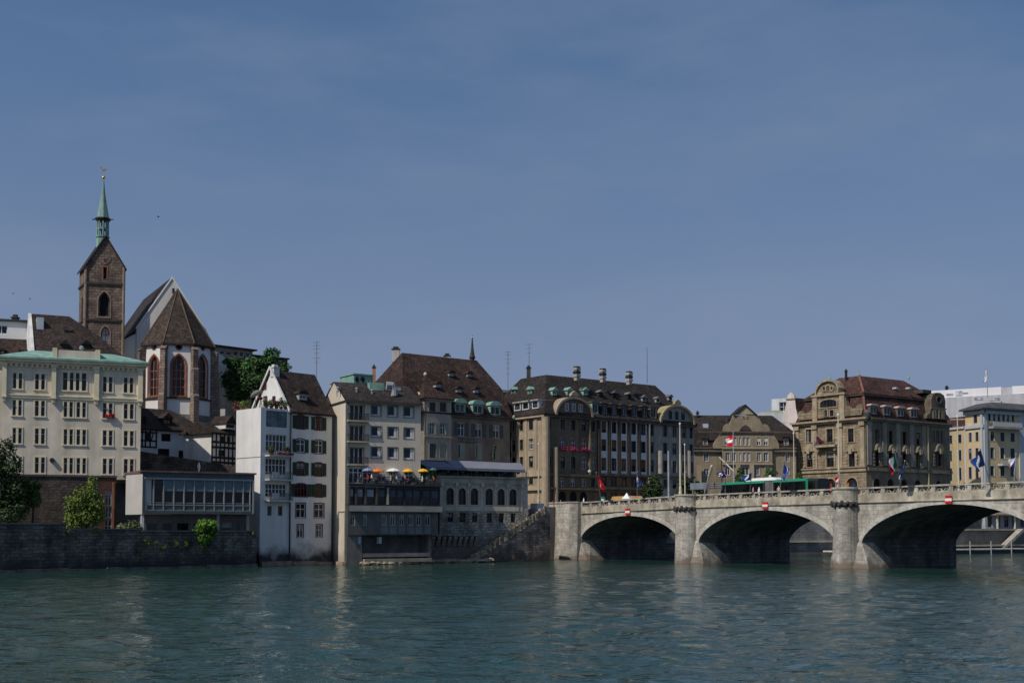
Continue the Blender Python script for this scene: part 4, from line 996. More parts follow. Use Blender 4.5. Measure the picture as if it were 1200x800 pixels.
for h in R5[0] + R6[0]: window(F_, FF, h, nx=2, nz=(.6,), surround=REDF, sw=.14, sp=.03, pane=GL[0])
for k, h in enumerate(ann):
    if k == 0: window(F_, FF, h, nx=8, nz=(.62,), pane=glass('grey_blue_loggia_glass', (.10, .13, .15), .2), frame=mat('grey_blue_frame', (.16, .18, .19), .5), mull=.08)
    elif k < 4: window(F_, FF, h, nx=6, nz=(.6,), pane=GL[0] if k > 1 else GL[2], frame=WHITEF, mull=.1)
    else: window(F_, FF, h, nx=2, pane=GL[0], frame=mat('grey_blue_frame', (.16, .18, .19), .5))
# balconies of the annex
for yy in (533.5, 561.5, 586.0):
    z = FF.Z(324, yy); u0, u1 = FF.U(310.3, yy), FF.U(338, yy)
    m = MB(); m.bx(FF, u0, u1, z - .2, z, .003, 1.15); m.build('balcony_slab', mat('pale_balcony_slab', (.5, .49, .47)), F_)
    if yy > 540: railing(F_, FF, u0 + .03, u1 - .03, z, 1.0, 1.08, mat('grey_rail', (.11, .12, .13), .5), .16, 'balcony_railing', ends=1.0)
    else: railing(F_, FF, u0 + .03, u1 - .03, z, .5, 1.08, IRON, .3, 'balcony_railing', ends=1.0)
    if yy > 540:
        m = MB(); m.bx(FF, u0 + .5, u0 + 1.6, z + .15, z + .95, 1.12, 1.15); m.build('balcony_screen', mat('pale_screen_cloth', (.42, .43, .45)), F_)
m = MB(); p = [FF.P(uM, zE, .16), FF.P(uM, 6, .16), FF.P(uM, -.6, .16)]; m.tube(p, .11, 8); m.build('drainpipe', IRON, F_)
m = MB(); m.hexa([FF.P(uM - .5, 11, .01), FF.P(uM - .2, 11, .01), FF.P(uM - .2, 11, .06), FF.P(uM - .5, 11, .06), FF.P(uM - .2, zE - 1.5, .01), FF.P(uM - .14, zE - 1.5, .01), FF.P(uM - .14, zE - 1.5, .06), FF.P(uM - .2, zE - 1.5, .06)])
# roof
m = MB(); roof_solid(m, FF, uM - .25, FF.w + .3, .5, -D_ - .5, zE + .05, [(1.3, 1.3, 0, 0, zE + 1.35), (5.1, 5.1, 0, 0, zR)], ends=False); m.build('roof', TILE_B, F_)
m = MB(); 
for s in (0, 1):
    pa = FF.P(uM - .4, zE - .1, .3 if s == 0 else -D_ - .3); pb_ = FF.P(uM - .4, zR + .15, -D_ / 2)
    q = FF.u * .22; pm = FF.P(uM - .4, zE + 1.45, -.75 if s == 0 else -D_ + .75)
    for a, b in ((pa, pm), (pm, pb_)): m.loft([a, a + q, a + q + Vector((0, 0, .4)), a + Vector((0, 0, .4))], [b, b + q, b + q + Vector((0, 0, .4)), b + Vector((0, 0, .4))])
m.build('verge', mat('white_verge', (.68, .67, .64)), F_)
ch_ = gp(318.6, 172.6, 430); cq = FF.P(uM + .35, 0, -D_ / 2 + .3)
chimney(F_, cq, .95, .95, zR - 1.0, zz(429, 172.5), mat('white_chimney', (.62, .62, .60)), rz=math.atan2(FF.u.y, FF.u.x), cap=mat('white_chimney', (.62, .62, .60)))
# gable window with shutter (gable looks upstream)
FG_ = FF.side(uM, D_, True)
h = hp(FG_, 309.3, 446.5, 312, 455, rev=.1); window(F_, FG_, h, nx=2, frame=REDF, d=.16, surround=REDF, sw=.1)
s = MB(); s.bx(FG_, h['u0'] - .75, h['u0'] - .1, h['z0'], h['z1'], .02, .09); s.build('shutter', SHG, F_)
h2 = hp(FG_, 309.5, 464, 313.5, 473, rev=.1); h3 = hp(FG_, 320, 464, 323, 473, rev=.1)
for h in (h2, h3): window(F_, FG_, h, nx=1, frame=REDF, d=.16)
# roof eye dormer and skylight
uc, z, d = px_on(FF, 354, 468, -.8, -D_ / 2, zE + 1.35, zR)
dormer(F_, FF, uc - .75, uc + .6, z - .1, z + .75, d + .35, 1.8, mat('grey_zinc', (.30, .32, .33), .5), TILE_B, 'round', rise=.5)
# stone footing
m = MB(); u = .1
while u < FF.w - .1: e = min(u + random.uniform(1.2, 3), FF.w - .05); m.bx(FF, u, e - .03, -1, random.uniform(.35, .6), .003, random.uniform(.3, .55)); u = e
m.build('footing', ROCK, F_)
m = MB(); FFs = FF.side(0, 6.0, True); m.bx(FFs, -.1, FFs.w, FFs.Z(290, 536) - .05, FFs.Z(290, 536) + .05, .003, .04); m.build('wall_joint', mat('grey_joint', (.30, .29, .28)), F_)
railing(F_, FF, .1, uM - .1, zAn, .95, -.15, IRON, .4, 'roof_terrace_railing', .02)

# ================================================================== BEIGE APARTMENT BLOCK
FGb = Fr(gp(405, 173.2, 520), gp(493, 178.2, 520))
G = thing('apartment_block', 'beige apartment block with square windows and corner balconies behind the terrace umbrellas', 'building', FGb.P(FGb.w / 2, 0, -5))
BEI = mat('beige_render', (.60, .53, .435), .9, .07, .5, .12)
BEIS = mat('warm_beige_gable_render', (.60, .53, .43), .9, .06, .5, .12, low=((.36, .31, .26), 2.5, .5))
zE = FGb.Z(430, 471.5); zT = FGb.Z(430, 569)
cw = [(435, 446.8), (454.2, 466), (473, 485)]
RW = [grid(FGb, [c], [ys], (c[0] + c[1]) / 2)[0][0] for c, off in zip(cw, (0, .9, 1.8)) for ys in ((474.6 + off, 488 + off), (499.3 + off, 512.6 + off), (523.3 + off * .8, 537.2 + off * .8))]
BW_ = [hp(FGb, 407, 473.5, 428, 492.3, rev=1.0), hp(FGb, 407, 498, 428, 516.6, rev=1.0), hp(FGb, 407, 523.5, 427.5, 543.4, rev=1.0)]
TW = [hp(FGb, 408.5, 548, 436, 566.3, rev=.15), hp(FGb, 457, 552, 464, 567.5, rev=.2), hp(FGb, 474, 552, 483.5, 568, rev=.2)]
m = MB(); wall_grid(m, FGb, 0, FGb.w, zT - 2, zE, RW + BW_ + TW); body_walls(m, rect(FGb, 0, FGb.w, 11), zT - 2, zE, (0, 3)); m.build('wall', BEI, G)
for h in RW: window(G, FGb, h, nx=1, fw=.14, surround=mat('grey_window_surround', (.25, .24, .23)), sw=.1, sp=.03, pane=GL[1], frame=mat('grey_window_surround', (.25, .24, .23))); 
for h in RW: 
    m = MB(); m.bx(FGb, h['u1'] - .5, h['u1'] - .14, h['z0'] + .1, h['z1'] - .1, -.18, -.13); m.bx(FGb, h['u0'] + .1, h['u1'] - .52, h['z0'] + .1, h['z0'] + .32, -.18, -.13); m.build('sash', WHITEF, G)
for h in BW_: window(G, FGb, h, nx=4, nz=(), fw=.1, mull=.16, pane=GL[1])
for k, h in enumerate(TW): window(G, FGb, h, nx=5 if k == 0 else 2, nz=(.7,) , fw=.12, mull=.14, pane=GL[0])
for h in BW_:
    m = MB(); m.bx(FGb, h['u0'] - .1, h['u1'] + .35, h['z0'] - .25, h['z0'] - .02, -.95, .75); m.build('balcony_slab', mat('tan_balcony_slab', (.40, .34, .26)), G)
    railing(G, FGb, h['u0'], h['u1'] + .3, h['z0'] - .02, .95, .68, IRON, .16, 'balcony_railing', ends=.65)
FGs = FGb.side(0, 11, True); zRg = zz(450.5, 181)
m = MB(); wz = FGs.Z(402, 652)
m.poly([FGs.P(0, -1.2), FGs.P(FGs.w, -1.2), FGs.P(FGs.w, zE), FGs.P(FGs.w * .5, zRg), FGs.P(0, zE)]); m.bx(FGs, FGs.w - 2.6, FGs.w, -1.2, FGs.Z(395, 600), .003, .12)
m.build('gable_wall', BEIS, G)
m = MB(); m.bx(FGs, FGs.w - 2.6, FGs.w, FGs.Z(395, 600) + .002, FGs.Z(395, 600) + .12, .003, .2); m.build('gable_ledge', mat('grey_ledge', (.30, .28, .25)), G)
m = MB(); m.bx(FGb, -.05, .42, -1.2, zE - .05, .003, .2); m.build('corner_strip', mat('grey_green_pipe_casing', (.20, .205, .18)), G)
m = MB(); m.bx(FGs, FGs.w - 2.8, FGs.w + .4, -1.2, .42, .003, .5); m.build('footing', ROCK, G)
m = MB(); roof_solid(m, FGb, -.15, FGb.w + .1, .55, -11.4, zE + .2, [(6.0, 6.0, 0, 0, zRg + .05)], ends=False); m.build('roof', TILE_D, G)
m = MB(); m.bx(FGb, -.2, FGb.w + .1, zE - .1, zE + .12, .552, .68); m.build('gutter', mat('dark_gutter', (.07, .065, .06)), G)
for x, y in ((396, 458), (418, 459), (436, 461), (388, 453)):
    uc, z, d = px_on(FGb, x, y, .55, -5.4, zE + .2, zRg); m = MB(); c = FGb.P(uc, z, d); m.lathe(c, [(.14, z - .2), (.14, z + .35), (.25, z + .4), (.25, z + .55), (.05, z + .65)], 8); m.build('roof_vent', GREYM, G)
uc, z, d = px_on(FGb, 462, 464, .55, -5.4, zE + .2, zRg); c = FGb.P(uc, z, d); m = MB(); m.tube([c, c + Vector((0, 0, .9)), c + Vector((-.3, -.1, 1.5)), c + Vector((-1.1, -.3, 1.5))], [.5, .5, .55, .6], 10); m.build('ventilation_cowl', mat('grey_zinc', (.30, .32, .33), .5), G)
uc, z, d = px_on(FGb, 441, 457, .55, -5.4, zE + .2, zRg); m = MB(); m.bx(FGb, uc - 1, uc + 1.2, z, z + 1.1, d - 1, d); m.build('roof_hatch', COPPER, G)
m = MB(); m.bx(FGb, uc + 1.3, uc + 3.8, z + .1, z + .6, d - 1, d); m.build('air_unit', GREYM, G)

# ================================================================== TERRACE BUILDING OVER THE WATER
FTb = Fr(gp(407.8, 170.2, 600), gp(515.5, 178.5, 600))
TB = thing('terrace_restaurant', 'dark jettied restaurant storeys over the water carrying the umbrella terrace', 'building', FTb.P(FTb.w / 2, 0, -1))
DARKF = mat('dark_restaurant_frame', (.035, .035, .036), .6, .2, stain=.1)
BRP = mat('brown_pier', (.10, .075, .06), .8, .2)
zP = FTb.Z(440, 568.5); z1_, z0_ = FTb.Z(440, 572.5), FTb.Z(440, 591)
zs1, zs0 = FTb.Z(440, 592.3), FTb.Z(440, 599)
zl1, zl0 = zs0, FTb.Z(440, 626.5)
wU = FTb.w; uBK = FTb.U(410, 600, -5)
def tb_box(m, u1, z0, z1, d1, uf=0.0): m.hexa([FTb.P(uf, z0, d1), FTb.P(u1, z0, d1), FTb.P(u1, z0, -5), FTb.P(uBK, z0, -5), FTb.P(uf, z1, d1), FTb.P(u1, z1, d1), FTb.P(u1, z1, -5), FTb.P(uBK, z1, -5)])
TBP = [FTb.P(0, 0), FTb.P(wU, 0), FTb.P(wU, 0, -5), FTb.P(uBK, 0, -5)]
bay = [407.5, 416.5, 427.5, 440.5, 453.5, 456, 474, 494, 515.5]
ub = [FTb.U(x, 580) for x in bay]; ub[0] = .0; ub[-1] = wU
hs_ = []
for k, (a, b) in enumerate(zip(ub, ub[1:])):
    if k == 4: continue
    g = .28 if k < 4 else .12; hs_.append(H(a + g, b - g * .5, z0_, z1_, None, .25))
m = MB(); wall_grid(m, FTb, 0, wU, zs1, zP - .02, hs_); body_walls(m, TBP, zs1, zP - .02, (0,)); m.build('wall', DARKF, TB)
for k, h in enumerate(hs_): window(TB, FTb, h, nx=1 if k < 4 else 2, nz=(.62,), frame=DARKF, pane=GL[0] if k != 6 else GL[1]); 
for k, h in enumerate(hs_):
    m = MB(); n = 1 if k < 4 else 2
    for i in range(n):
        a = h['u0'] + (h['u1'] - h['u0']) * i / n + .14; b = h['u0'] + (h['u1'] - h['u0']) * (i + 1) / n - .14; m.bx(FTb, a, b, h['z0'] + (h['z1'] - h['z0']) * .5, h['z1'] - .1, -.20, -.16)
    m.build('blind', mat('pale_restaurant_blind', (.30, .33, .36)) if k in (0, 1, 2) else mat('grey_restaurant_blind', (.07, .085, .10)), TB)
for k in range(5): m = MB(); m.bx(FTb, ub[k] - .02, ub[k] + .26, zs1 + .2, z1_ + .2, .003, .1); m.build('pier', BRP if k != 4 else mat('pale_pier', (.35, .32, .26)), TB)
m = MB(); tb_box(m, wU + .15, zP, zP + .25, .25, -.05); m.build('terrace_floor', mat('dark_terrace_edge', (.055, .058, .055)), TB)
m = MB(); m.bx(FTb, 0, FTb.U(450, 570), z1_ + .25, zP - .15, .003, .1); m.build('fascia', mat('cream_fascia', (.38, .34, .28)), TB)
m = MB(); tb_box(m, wU + .1, zs0, zs1 - .002, .55, -.1); m.build('slab', mat('pale_concrete_slab', (.36, .335, .30), .9, .12, .7, .2), TB)
railing(TB, FTb, 0.05, wU - .05, zP + .25, 1.0, .1, IRON, .22, 'terrace_railing', .022)
# lower jettied storey
lw = [(409.8, 602.5, 416.3, 615.5), (425.5, 602.5, 430.3, 615.5)] + [(447.3 + 10.15 * k, 602.6, 453.6 + 10.15 * k, 615.6) for k in range(6)]
hl = [hp(FTb, *w, rev=.18) for w in lw]
m = MB(); uj = FTb.U(424, 620)
wall_grid(m, FTb.off(0), 0, wU - .3, zl0, zl1 - .002, [dict(h) for h in hl]); body_walls(m, TBP, zl0, zl1, (0,)); m.poly([FTb.P(0, zl0), FTb.P(wU - .3, zl0), FTb.P(wU - .3, zl0, -5), FTb.P(uBK, zl0, -5)])
m.build('lower_wall', mat('dark_grey_render', (.12, .117, .11), .9, .2), TB)
for k, h in enumerate(hl):
    window(TB, FTb, h, nx=2, nz=(.8,), frame=mat('pale_lower_frame', (.34, .36, .36), .6), fw=.14, mull=.12, pane=GL[0])
    if k >= 2: m = MB(); m.bx(FTb, h['u0'] - .1, h['u1'] + .1, zl0 + .15, h['z0'] - .15, .003, .04); m.build('spandrel_panel', mat('grey_spandrel_panel', (.16, .17, .18), .7, .12), TB)
# river wall under it
FTc = FTb.off(-3.2)
m = MB(); m.bx(FTc, FTb.U(410, 600, -3.2), wU + .5, -1.2, zl0, -1, 0); m.build('river_wall', mat('dark_recess_wall', (.15, .145, .14), .9, .3, bump=.5), TB)  # dark grey wall set back under the jettied storey
u0, u1 = FTb.U(407.8, 640), FTb.U(425.5, 640)
m = MB(); m.hexa([FTb.P(u0, -1.2, -.35), FTb.P(u1, -1.2, -.35), FTb.P(u1, -1.2, -3.2), FTb.P(FTb.U(410, 600, -3.2), -1.2, -3.2), FTb.P(u0, zl0 - .002, -.35), FTb.P(u1, zl0 - .002, -.35), FTb.P(u1, zl0 - .002, -3.2), FTb.P(FTb.U(410, 600, -3.2), zl0 - .002, -3.2)]); m.build('pier_wall', mat('stained_concrete', (.19, .175, .16), .9, .25, .6, .35), TB)
ua, ubb = FTb.U(427, 650), FTb.U(506, 650)
for za, zb_2, d in ((FTb.Z(440, 652.5), FTb.Z(440, 648), -.6), (FTb.Z(440, 658.5), FTb.Z(440, 654.5), .1)):
    m = MB(); m.bx(FTb, ua, ubb, za, zb_2, -3.2, d); m.build('ledge_beam', mat('pale_ledge_concrete', (.34, .29, .23), .9, .2, .8, .25), TB)
for x, y0, y1 in ((422.2, 628.5, 637), (446.5, 629, 636.5)):
    u = FTb.U(x, 632, -.2); m = MB(); m.bx(FTb, u - .3, u + .1, FTb.Z(x, y1), FTb.Z(x, y0), -.9, -.2); m.build('bracket_box', mat('pale_meter_box', (.42, .45, .48)), TB)
for x in (503.5,): u = FTb.U(x, 640, -1); m = MB(); m.bx(FTb, u - .3, u + .3, -1, zl0, -3, -1.0); m.build('support_pillar', mat('stained_concrete', (.19, .175, .16)), TB)
# rocks along the foot of the walls
rk = MB(); 
def rock(m, c, r):
    n0 = len(m.v); prof = [(.12 * r, c.z - .35 * r), (.8 * r, c.z - .2 * r), (r, c.z + .1 * r), (.75 * r, c.z + .45 * r), (.2 * r, c.z + .6 * r)]
    m.lathe(c, prof, 7, random.random() * 3, random.uniform(1.0, 1.7))
    for i in range(n0, len(m.v)): v = m.v[i]; m.v[i] = (v[0] + random.uniform(-.12, .12) * r, v[1] + random.uniform(-.12, .12) * r, v[2] + random.uniform(-.1, .1) * r)
for k in range(58):
    x = 425 + k * 2.6 + random.uniform(-1, 1); Y = (171.6 + (x - 425) * .09) if x < 505 else 182.5 + (x - 505) * .07; p = gp(x, Y, 655); p.z = .05 + random.random() * .2; rock(rk, p, random.uniform(.3, .75))
tag(rk.build('shore_rocks', mat('tan_shore_rock', (.33, .27, .19), .95, .35, 1.5, .1, bump=.6)), kind='stuff', label='tan boulders lying along the waterline under the terrace restaurant', cat='rocks')

# ================================================================== BASTION RESTAURANT WITH ARCHED WINDOWS
FBa = Fr(gp(499, 184.3, 590), gp(618.5, 193, 590))
BA = thing('arcade_building', 'grey stone riverside bastion with six arched windows and a long blue grey awning', 'building', FBa.P(FBa.w / 2, 0, -3))
GRS = mat('grey_arcade_stone', (.40, .36, .305), .9, .28, .8, .25, bump=.2)
GRL = mat('lighter_arcade_trim', (.54, .475, .375), .9, .15, 1, .15)
zC = FBa.Z(560, 559.8); zSp = FBa.Z(560, 599.3)
ax = [(522.7, 532), (537, 546.2), (551.3, 560.8), (568.6, 578), (582.8, 591.8), (596.7, 605.7)]
ha = grid(FBa, ax, [(571.8, 591.3)], 563, 'round', .42)[0]
hb = grid(FBa, [(524, 530.5), (538.3, 545), (552.8, 559), (569.8, 576), (584.2, 590.5), (598, 604)], [(600.8, 611.5)], 563, None, .3)[0]
m = MB(); wall_grid(m, FBa, 0, FBa.w, zSp, zC, ha); body_walls(m, rect(FBa, 0, FBa.w, 7), zSp, zC, (0,)); m.poly([FBa.P(0, zC, 0), FBa.P(FBa.w, zC, 0), FBa.P(FBa.w, zC, -7), FBa.P(0, zC, -7)]); m.build('wall', GRS, BA)
RUST = mat('rusticated_grey_stone', (.38, .35, .305), .95, .45, .9, .45, brick=(.75, .42, (.20, .185, .16), .07), bump=1.0, low=((.15, .12, .095), 4.5, 1.5))
m = MB(); wall_grid(m, FBa.off(.12), -.02, FBa.w + .02, -1.2, zSp - .002, hb); body_walls(m, rect(FBa.off(.12), -.02, FBa.w + .02, 7), -1.2, zSp - .002, (0,)); m.build('base_wall', RUST, BA)
for h in ha: window(BA, FBa, h, nx=2, nz=(.45,), frame=IRON, fw=.1, pane=GL[1], surround=GRL, sw=.13, sp=.05)
for h in hb: window(BA, FBa.off(.12), h, nx=2, frame=IRON, pane=GL[0])
for h in ha:
    m = MB(); m.bx(FBa, h['u0'] - .35, h['u1'] + .35, zSp + .12, h['z0'] - .25, .003, .09); m.build('sill_panel', GRL, BA)
for k in range(7):
    uc = (ha[0]['u0'] - .85) if k == 0 else (ha[-1]['u1'] + .85) if k == 6 else (ha[k - 1]['u1'] + ha[k]['u0']) / 2
    m = MB(); z = FBa.Z(563, 567.5); m.bx(FBa, uc - .2, uc + .2, z - .35, z + .2, .003, .4); m.bx(FBa, uc - .13, uc + .13, zSp + .1, z - .352, .003, .07); m.build('bracket', GRL, BA)
m = MB(); m.bx(FBa, -.1, FBa.w + .2, zC - .9, zC - .8, .003, .15); m.bx(FBa, -.15, FBa.w + .25, zC - .02, zC + .22, -.5, .3); m.build('cornice', GRS, BA)
m = MB(); u0, u1 = FBa.U(505, 633), FBa.U(556, 633)
for k in range(9):
    u = u0 + (u1 - u0) * k / 8
    for j in range(3): z = FBa.Z(530, 630 + j * 3.6); m.bx(FBa, u - .28, u + .28, z - .22, z + .2, .1, 1.0 - .28 * j)
m.build('corbels', mat('pale_corbel_stone', (.24, .22, .19), .9, .25), BA)
m = MB(); m.bx(FBa, u0 - .3, u1 + .3, FBa.Z(530, 628), FBa.Z(530, 620), .122, 1.0); m.build('corbelled_band', RUST, BA)
# restaurant under the awning
FRs = FBa.off(-2.4); zA0 = zC + .2; zA1 = FBa.Z(560, 541)
hr = [H(1.0 + k * 2.05, 2.75 + k * 2.05, zA0 + .1, zA1 - .8, None, .1) for k in range(int((FBa.w - 2.5) / 2.05))]
m = MB(); wall_grid(m, FRs, 0, FBa.w - 1.2, zA0, zA1 + .2, hr); body_walls(m, rect(FRs, 0, FBa.w - 1.2, 5), zA0, zA1 + .2, (0,)); m.build('pavilion_wall', mat('dark_restaurant_frame', (.035, .035, .036)), BA)
for h in hr: window(BA, FRs, h, frame=DARKF, pane=GL[0])
AWN = mat('blue_grey_awning', (.19, .195, .235), .8, .08, .8, .1)
for a, b, za_, d1 in ((-.6, FBa.U(541, 545), zA1 + .05, 1.3), (FBa.U(530, 545), FBa.w + .2, zA1 + .2, 1.2)):
    m = MB(); zf = FBa.Z(560, 549.5) if a > 0 else FBa.Z(560, 549.2); e = 1.7 if a > 0 else .2
    p = [FBa.P(a, zf, d1), FBa.P(b - (1.3 if a > 0 else 0), zf - .05, d1), FBa.P(b, za_ - .1, -2.5), FBa.P(a, za_, -2.5)]
    m.loft(p, [q + Vector((0, 0, .08)) for q in p]); u = a
    m.bx(FBa, a, b - (1.35 if a > 0 else 0), zf - .32, zf - .02, d1 - .04, d1 - .01); m.build('awning', AWN, BA)
for k in range(8):
    u = .5 + k * (FBa.w - .8) / 7; m = MB(); m.tube([FBa.P(u, zC + .2, .05), FBa.P(u, FBa.Z(560, 549.8), .05)], .05, 6); m.build('awning_post', GREYM, BA)
railing(BA, FBa, .1, FBa.w, zC + .22, .85, .12, IRON, .25, 'terrace_railing', .02)
for k in range(7):
    u = 1.6 + k * (FBa.w - 3) / 6; m = MB(); c = FBa.P(u, 0, -.6); z = FBa.Z(560, 553.5); m.lathe(c, [(.05, z - .05), (.26, z), (.26, z + .2), (.05, z + .24)], 8); m.build('heat_lamp', mat('pale_lamp_shade', (.55, .56, .56)), BA)
for k in range(12): m = MB(); 
# stairs and the reddish wall towards the bridge
SW = thing('stair_wall', 'old reddish river wall with a steep flight of stone steps beside the bridge abutment', 'wall', gp(600, 190, 640))
FSt = Fr(gp(543, 185.8, 640), gp(641.5, 195, 640))
def sp(x, y): return FSt.px(x, y)
REDW = mat('reddish_old_masonry', (.40, .29, .23), .95, .6, .7, .5, brick=(.8, .4, (.18, .14, .12), .06), bump=1.0, low=((.075, .06, .05), 2.5, .3))
m = MB(); m.prism(FSt, [sp(546, 662), sp(641.3, 662), sp(641.3, 601), sp(634, 599.5), sp(546, 657.5)], -2.2, .75); m.build('wall', REDW, SW)
m = MB()
st = [sp(548, 657), sp(552, 657)]; N_ = 22
pts = []
for k in range(N_):
    x = 550 + (632 - 550) * k / N_; y = 653 + (598 - 653) * k / N_; x2 = 550 + (632 - 550) * (k + 1) / N_
    u, z = sp(x, y); u2, _ = sp(x2, y); z2 = FSt.Z(600, 653 + (598 - 653) * (k + 1) / N_)
    m.bx(FSt, u, u2, max(-1, z - 1.0), z + .12, -1.6, .5)
m.build('steps', mat('worn_stone_steps', (.24, .20, .15), .95, .4, 1.0, .2, bump=.8), SW)
m = MB()
for k in range(N_ * 2):
    t = k / (N_ * 2 - 1); x = 548 + (634 - 548) * t; y = 653.5 + (596.5 - 653.5) * t; u, z = sp(x, y); m.bx(FSt, u - .15, u + .15, max(-1, z - .9), z + .35 + random.uniform(-.14, .14), .755, 1.0 + random.uniform(-.1, .1))
m.build('stair_parapet', mat('sun_lightened_rubble', (.46, .39, .28), .95, .55, .9, .4, brick=(.6, .35, (.10, .08, .06), .05), bump=1.0), SW)  # parapet colour lightened for the sun striking its ridge
m = MB(); u0, z0 = sp(630.5, 603); u1, z1 = sp(640.5, 595.5); m.bx(FSt, u0, u1, z0, z1, -2.3, .8); m.build('top_block', mat('grey_ashlar_block', (.28, .28, .29), .9, .15), SW)
m = MB(); u0, z0 = sp(630.5, 595); u1, z1 = sp(638.5, 589.5); m.bx(FSt, u0, u1, z1 - 1.0, z1, -2.0, -.2); m.build('cabinet', mat('pale_blue_grey_cabinet', (.45, .47, .52)), SW)

# ================================================================== BIG ROOFED BUILDING ABOVE THE BASTION
FHt = Fr(gp(495.3, 210, 520), gp(597.5, 221.5, 520)); HB = thing('hotel', 'old grey building with huge brown gambrel roof and three green copper dormers', 'building', FHt.P(FHt.w / 2, 8, -6))
DGR = mat('darker_grey_render', (.20, .172, .14), .9, .22, .5, .4)  # darker render of the main part
DGR2 = mat('lighter_grey_render', (.36, .32, .27), .9, .12, .5, .2)
uT = FHt.U(527, 510)
zE, zEt, zBt = FHt.Z(560, 487.5), FHt.Z(510, 467), 8.0
tw1 = [hp(FHt, 501, 471.5, 508.3, 482), hp(FHt, 513.3, 471.8, 521, 482.3)]
tw2 = [hp(FHt, 501.3, 495, 507.8, 509, 'segment'), hp(FHt, 514, 495.5, 520, 509.3, 'segment')]
tw3 = [hp(FHt, 501.3, 519.5, 509, 536.5, 'segment'), hp(FHt, 513.5, 520, 521.3, 536.8, 'segment')]
fT = FHt.off(.5)
m = MB(); wall_grid(m, fT, 0, uT, zBt, zEt, tw1 + tw2 + tw3); body_walls(m, rect(fT, 0, uT, 8), zBt, zEt, (0,)); m.build('tower_wall', DGR2, HB)
SHP = mat('pale_green_shutter', (.23, .27, .22), .7, .12, stain=.1); SHD = mat('grey_green_shutter', (.075, .085, .075), .7, .12, stain=.1)
TRIM = mat('stone_window_trim', (.36, .31, .25), .9, .12, 1, .1)
for h in tw1: window(HB, fT, h, nx=2, frame=SHD, pane=GL[0], surround=TRIM, sw=.12)
for h in tw2: window(HB, fT, h, nx=2, nz=(.6,), pane=GL[1], shutters=SHP, shut_w=.55, surround=TRIM, sw=.08)
for k, h in enumerate(tw3): window(HB, fT, h, nx=2, pane=GL[0], surround=TRIM, sw=.12, shutters=SHD if k == 0 else SHP, closed=True)
m = MB(); zz1 = fT.Z(510, 511.5); m.bx(fT, -.1, uT + .1, zz1 - .15, zz1 + .12, .003, .2); zz2 = fT.Z(510, 539.5); m.bx(fT, -.1, uT + .1, zz2 - .2, zz2 + .15, .003, .25); m.bx(fT, -.2, uT + .25, zEt - .35, zEt - .08, .003, .45); m.build('tower_cornice', TRIM, HB)
rows = grid(FHt, [(536.3, 544.2), (556.8, 564.6), (577.6, 585.2)], [(496.7, 511.8)], 560)[0]; rows3 = grid(FHt, [(537, 543.8), (557.5, 564), (578, 584.6)], [(520.5, 538)], 560, 'segment')[0]
m = MB(); wall_grid(m, FHt, uT + .002, FHt.w, zBt, zE, rows + rows3); body_walls(m, rect(FHt, uT, FHt.w, 14), zBt, zE, (0,)); m.build('wall', DGR, HB)
for h in rows: window(HB, FHt, h, nx=2, nz=(.62,), pane=GL[2] if random.random() < .4 else GL[1], shutters=SHD, shut_w=.85, surround=TRIM, sw=.06)
for k, h in enumerate(rows3):
    window(HB, FHt, h, nx=2, pane=GL[0], surround=TRIM, sw=.12)
    s = MB(); a = h['u0'] + .3 if k < 2 else h['u0'] + .35; e = a + .75; s.hexa([FHt.P(a, h['z0'], .03), FHt.P(e, h['z0'], .03 + .25), FHt.P(e, h['z0'], .22 + .06), FHt.P(a, h['z0'], -.03), FHt.P(a, h['z1'] - .1, .03), FHt.P(e, h['z1'] - .1, .28), FHt.P(e, h['z1'] - .1, .22), FHt.P(a, h['z1'] - .1, -.03)]); s.build('shutter', SHP if k < 2 else SHD, HB)
# weathered lettering on the wall, no longer readable
m = MB()
for x0, x1, y in ((536.5, 557, 514.2), (536.5, 557, 517.8)):
    u = FHt.U(x0, y); u1 = FHt.U(x1, y)
    while u < u1: w = random.uniform(.14, .3); z = FHt.Z(546, y); m.bx(FHt, u, u + w, z - .16, z + .16, .003, .03); u += w + .1
m.build('faded_lettering', mat('faded_dark_paint', (.10, .085, .07)), HB)
m = MB(); u = FHt.U(575.5, 517)
for k in range(4): z = FHt.Z(580, 517); m.bx(FHt, u, u + .2, z - .35, z + .35, .003, .03); u += .42
m.build('worn_gilt_lettering', mat('worn_gilt_paint', (.26, .20, .11)), HB)
# lit return wall on its left with white gable
FHs = FHt.off(.5).side(0, 16, True)
m = MB(); zg0 = FHs.Z(486, 468); m.prism(FHs, [(0, 8), (FHs.w, 8), (FHs.w, zEt), (FHs.w - 5.5, zz(449, 214)), (4, zz(449, 218)), (0, zEt)], -.4, .0); m.build('side_wall', mat('cream_side_render', (.56, .50, .40), .9, .08), HB)
# main roof: gambrel
zK, zR = zz(452, 224), zz(419.5, 223.5)
uRL, uRR = FHt.U(471, 417, -8), FHt.U(556, 422, -8)
m = MB(); roof_solid(m, FHt, -2.8, FHt.w + .35, .55, -16.5, zE + .1, [(3.4, 3.4, .6, .0, zE + (zR - zE) * .5), (8.4, 8.4, max(.5, uRL + 2.8), 2.0, zR)]); m.build('roof', TILE_R, HB)
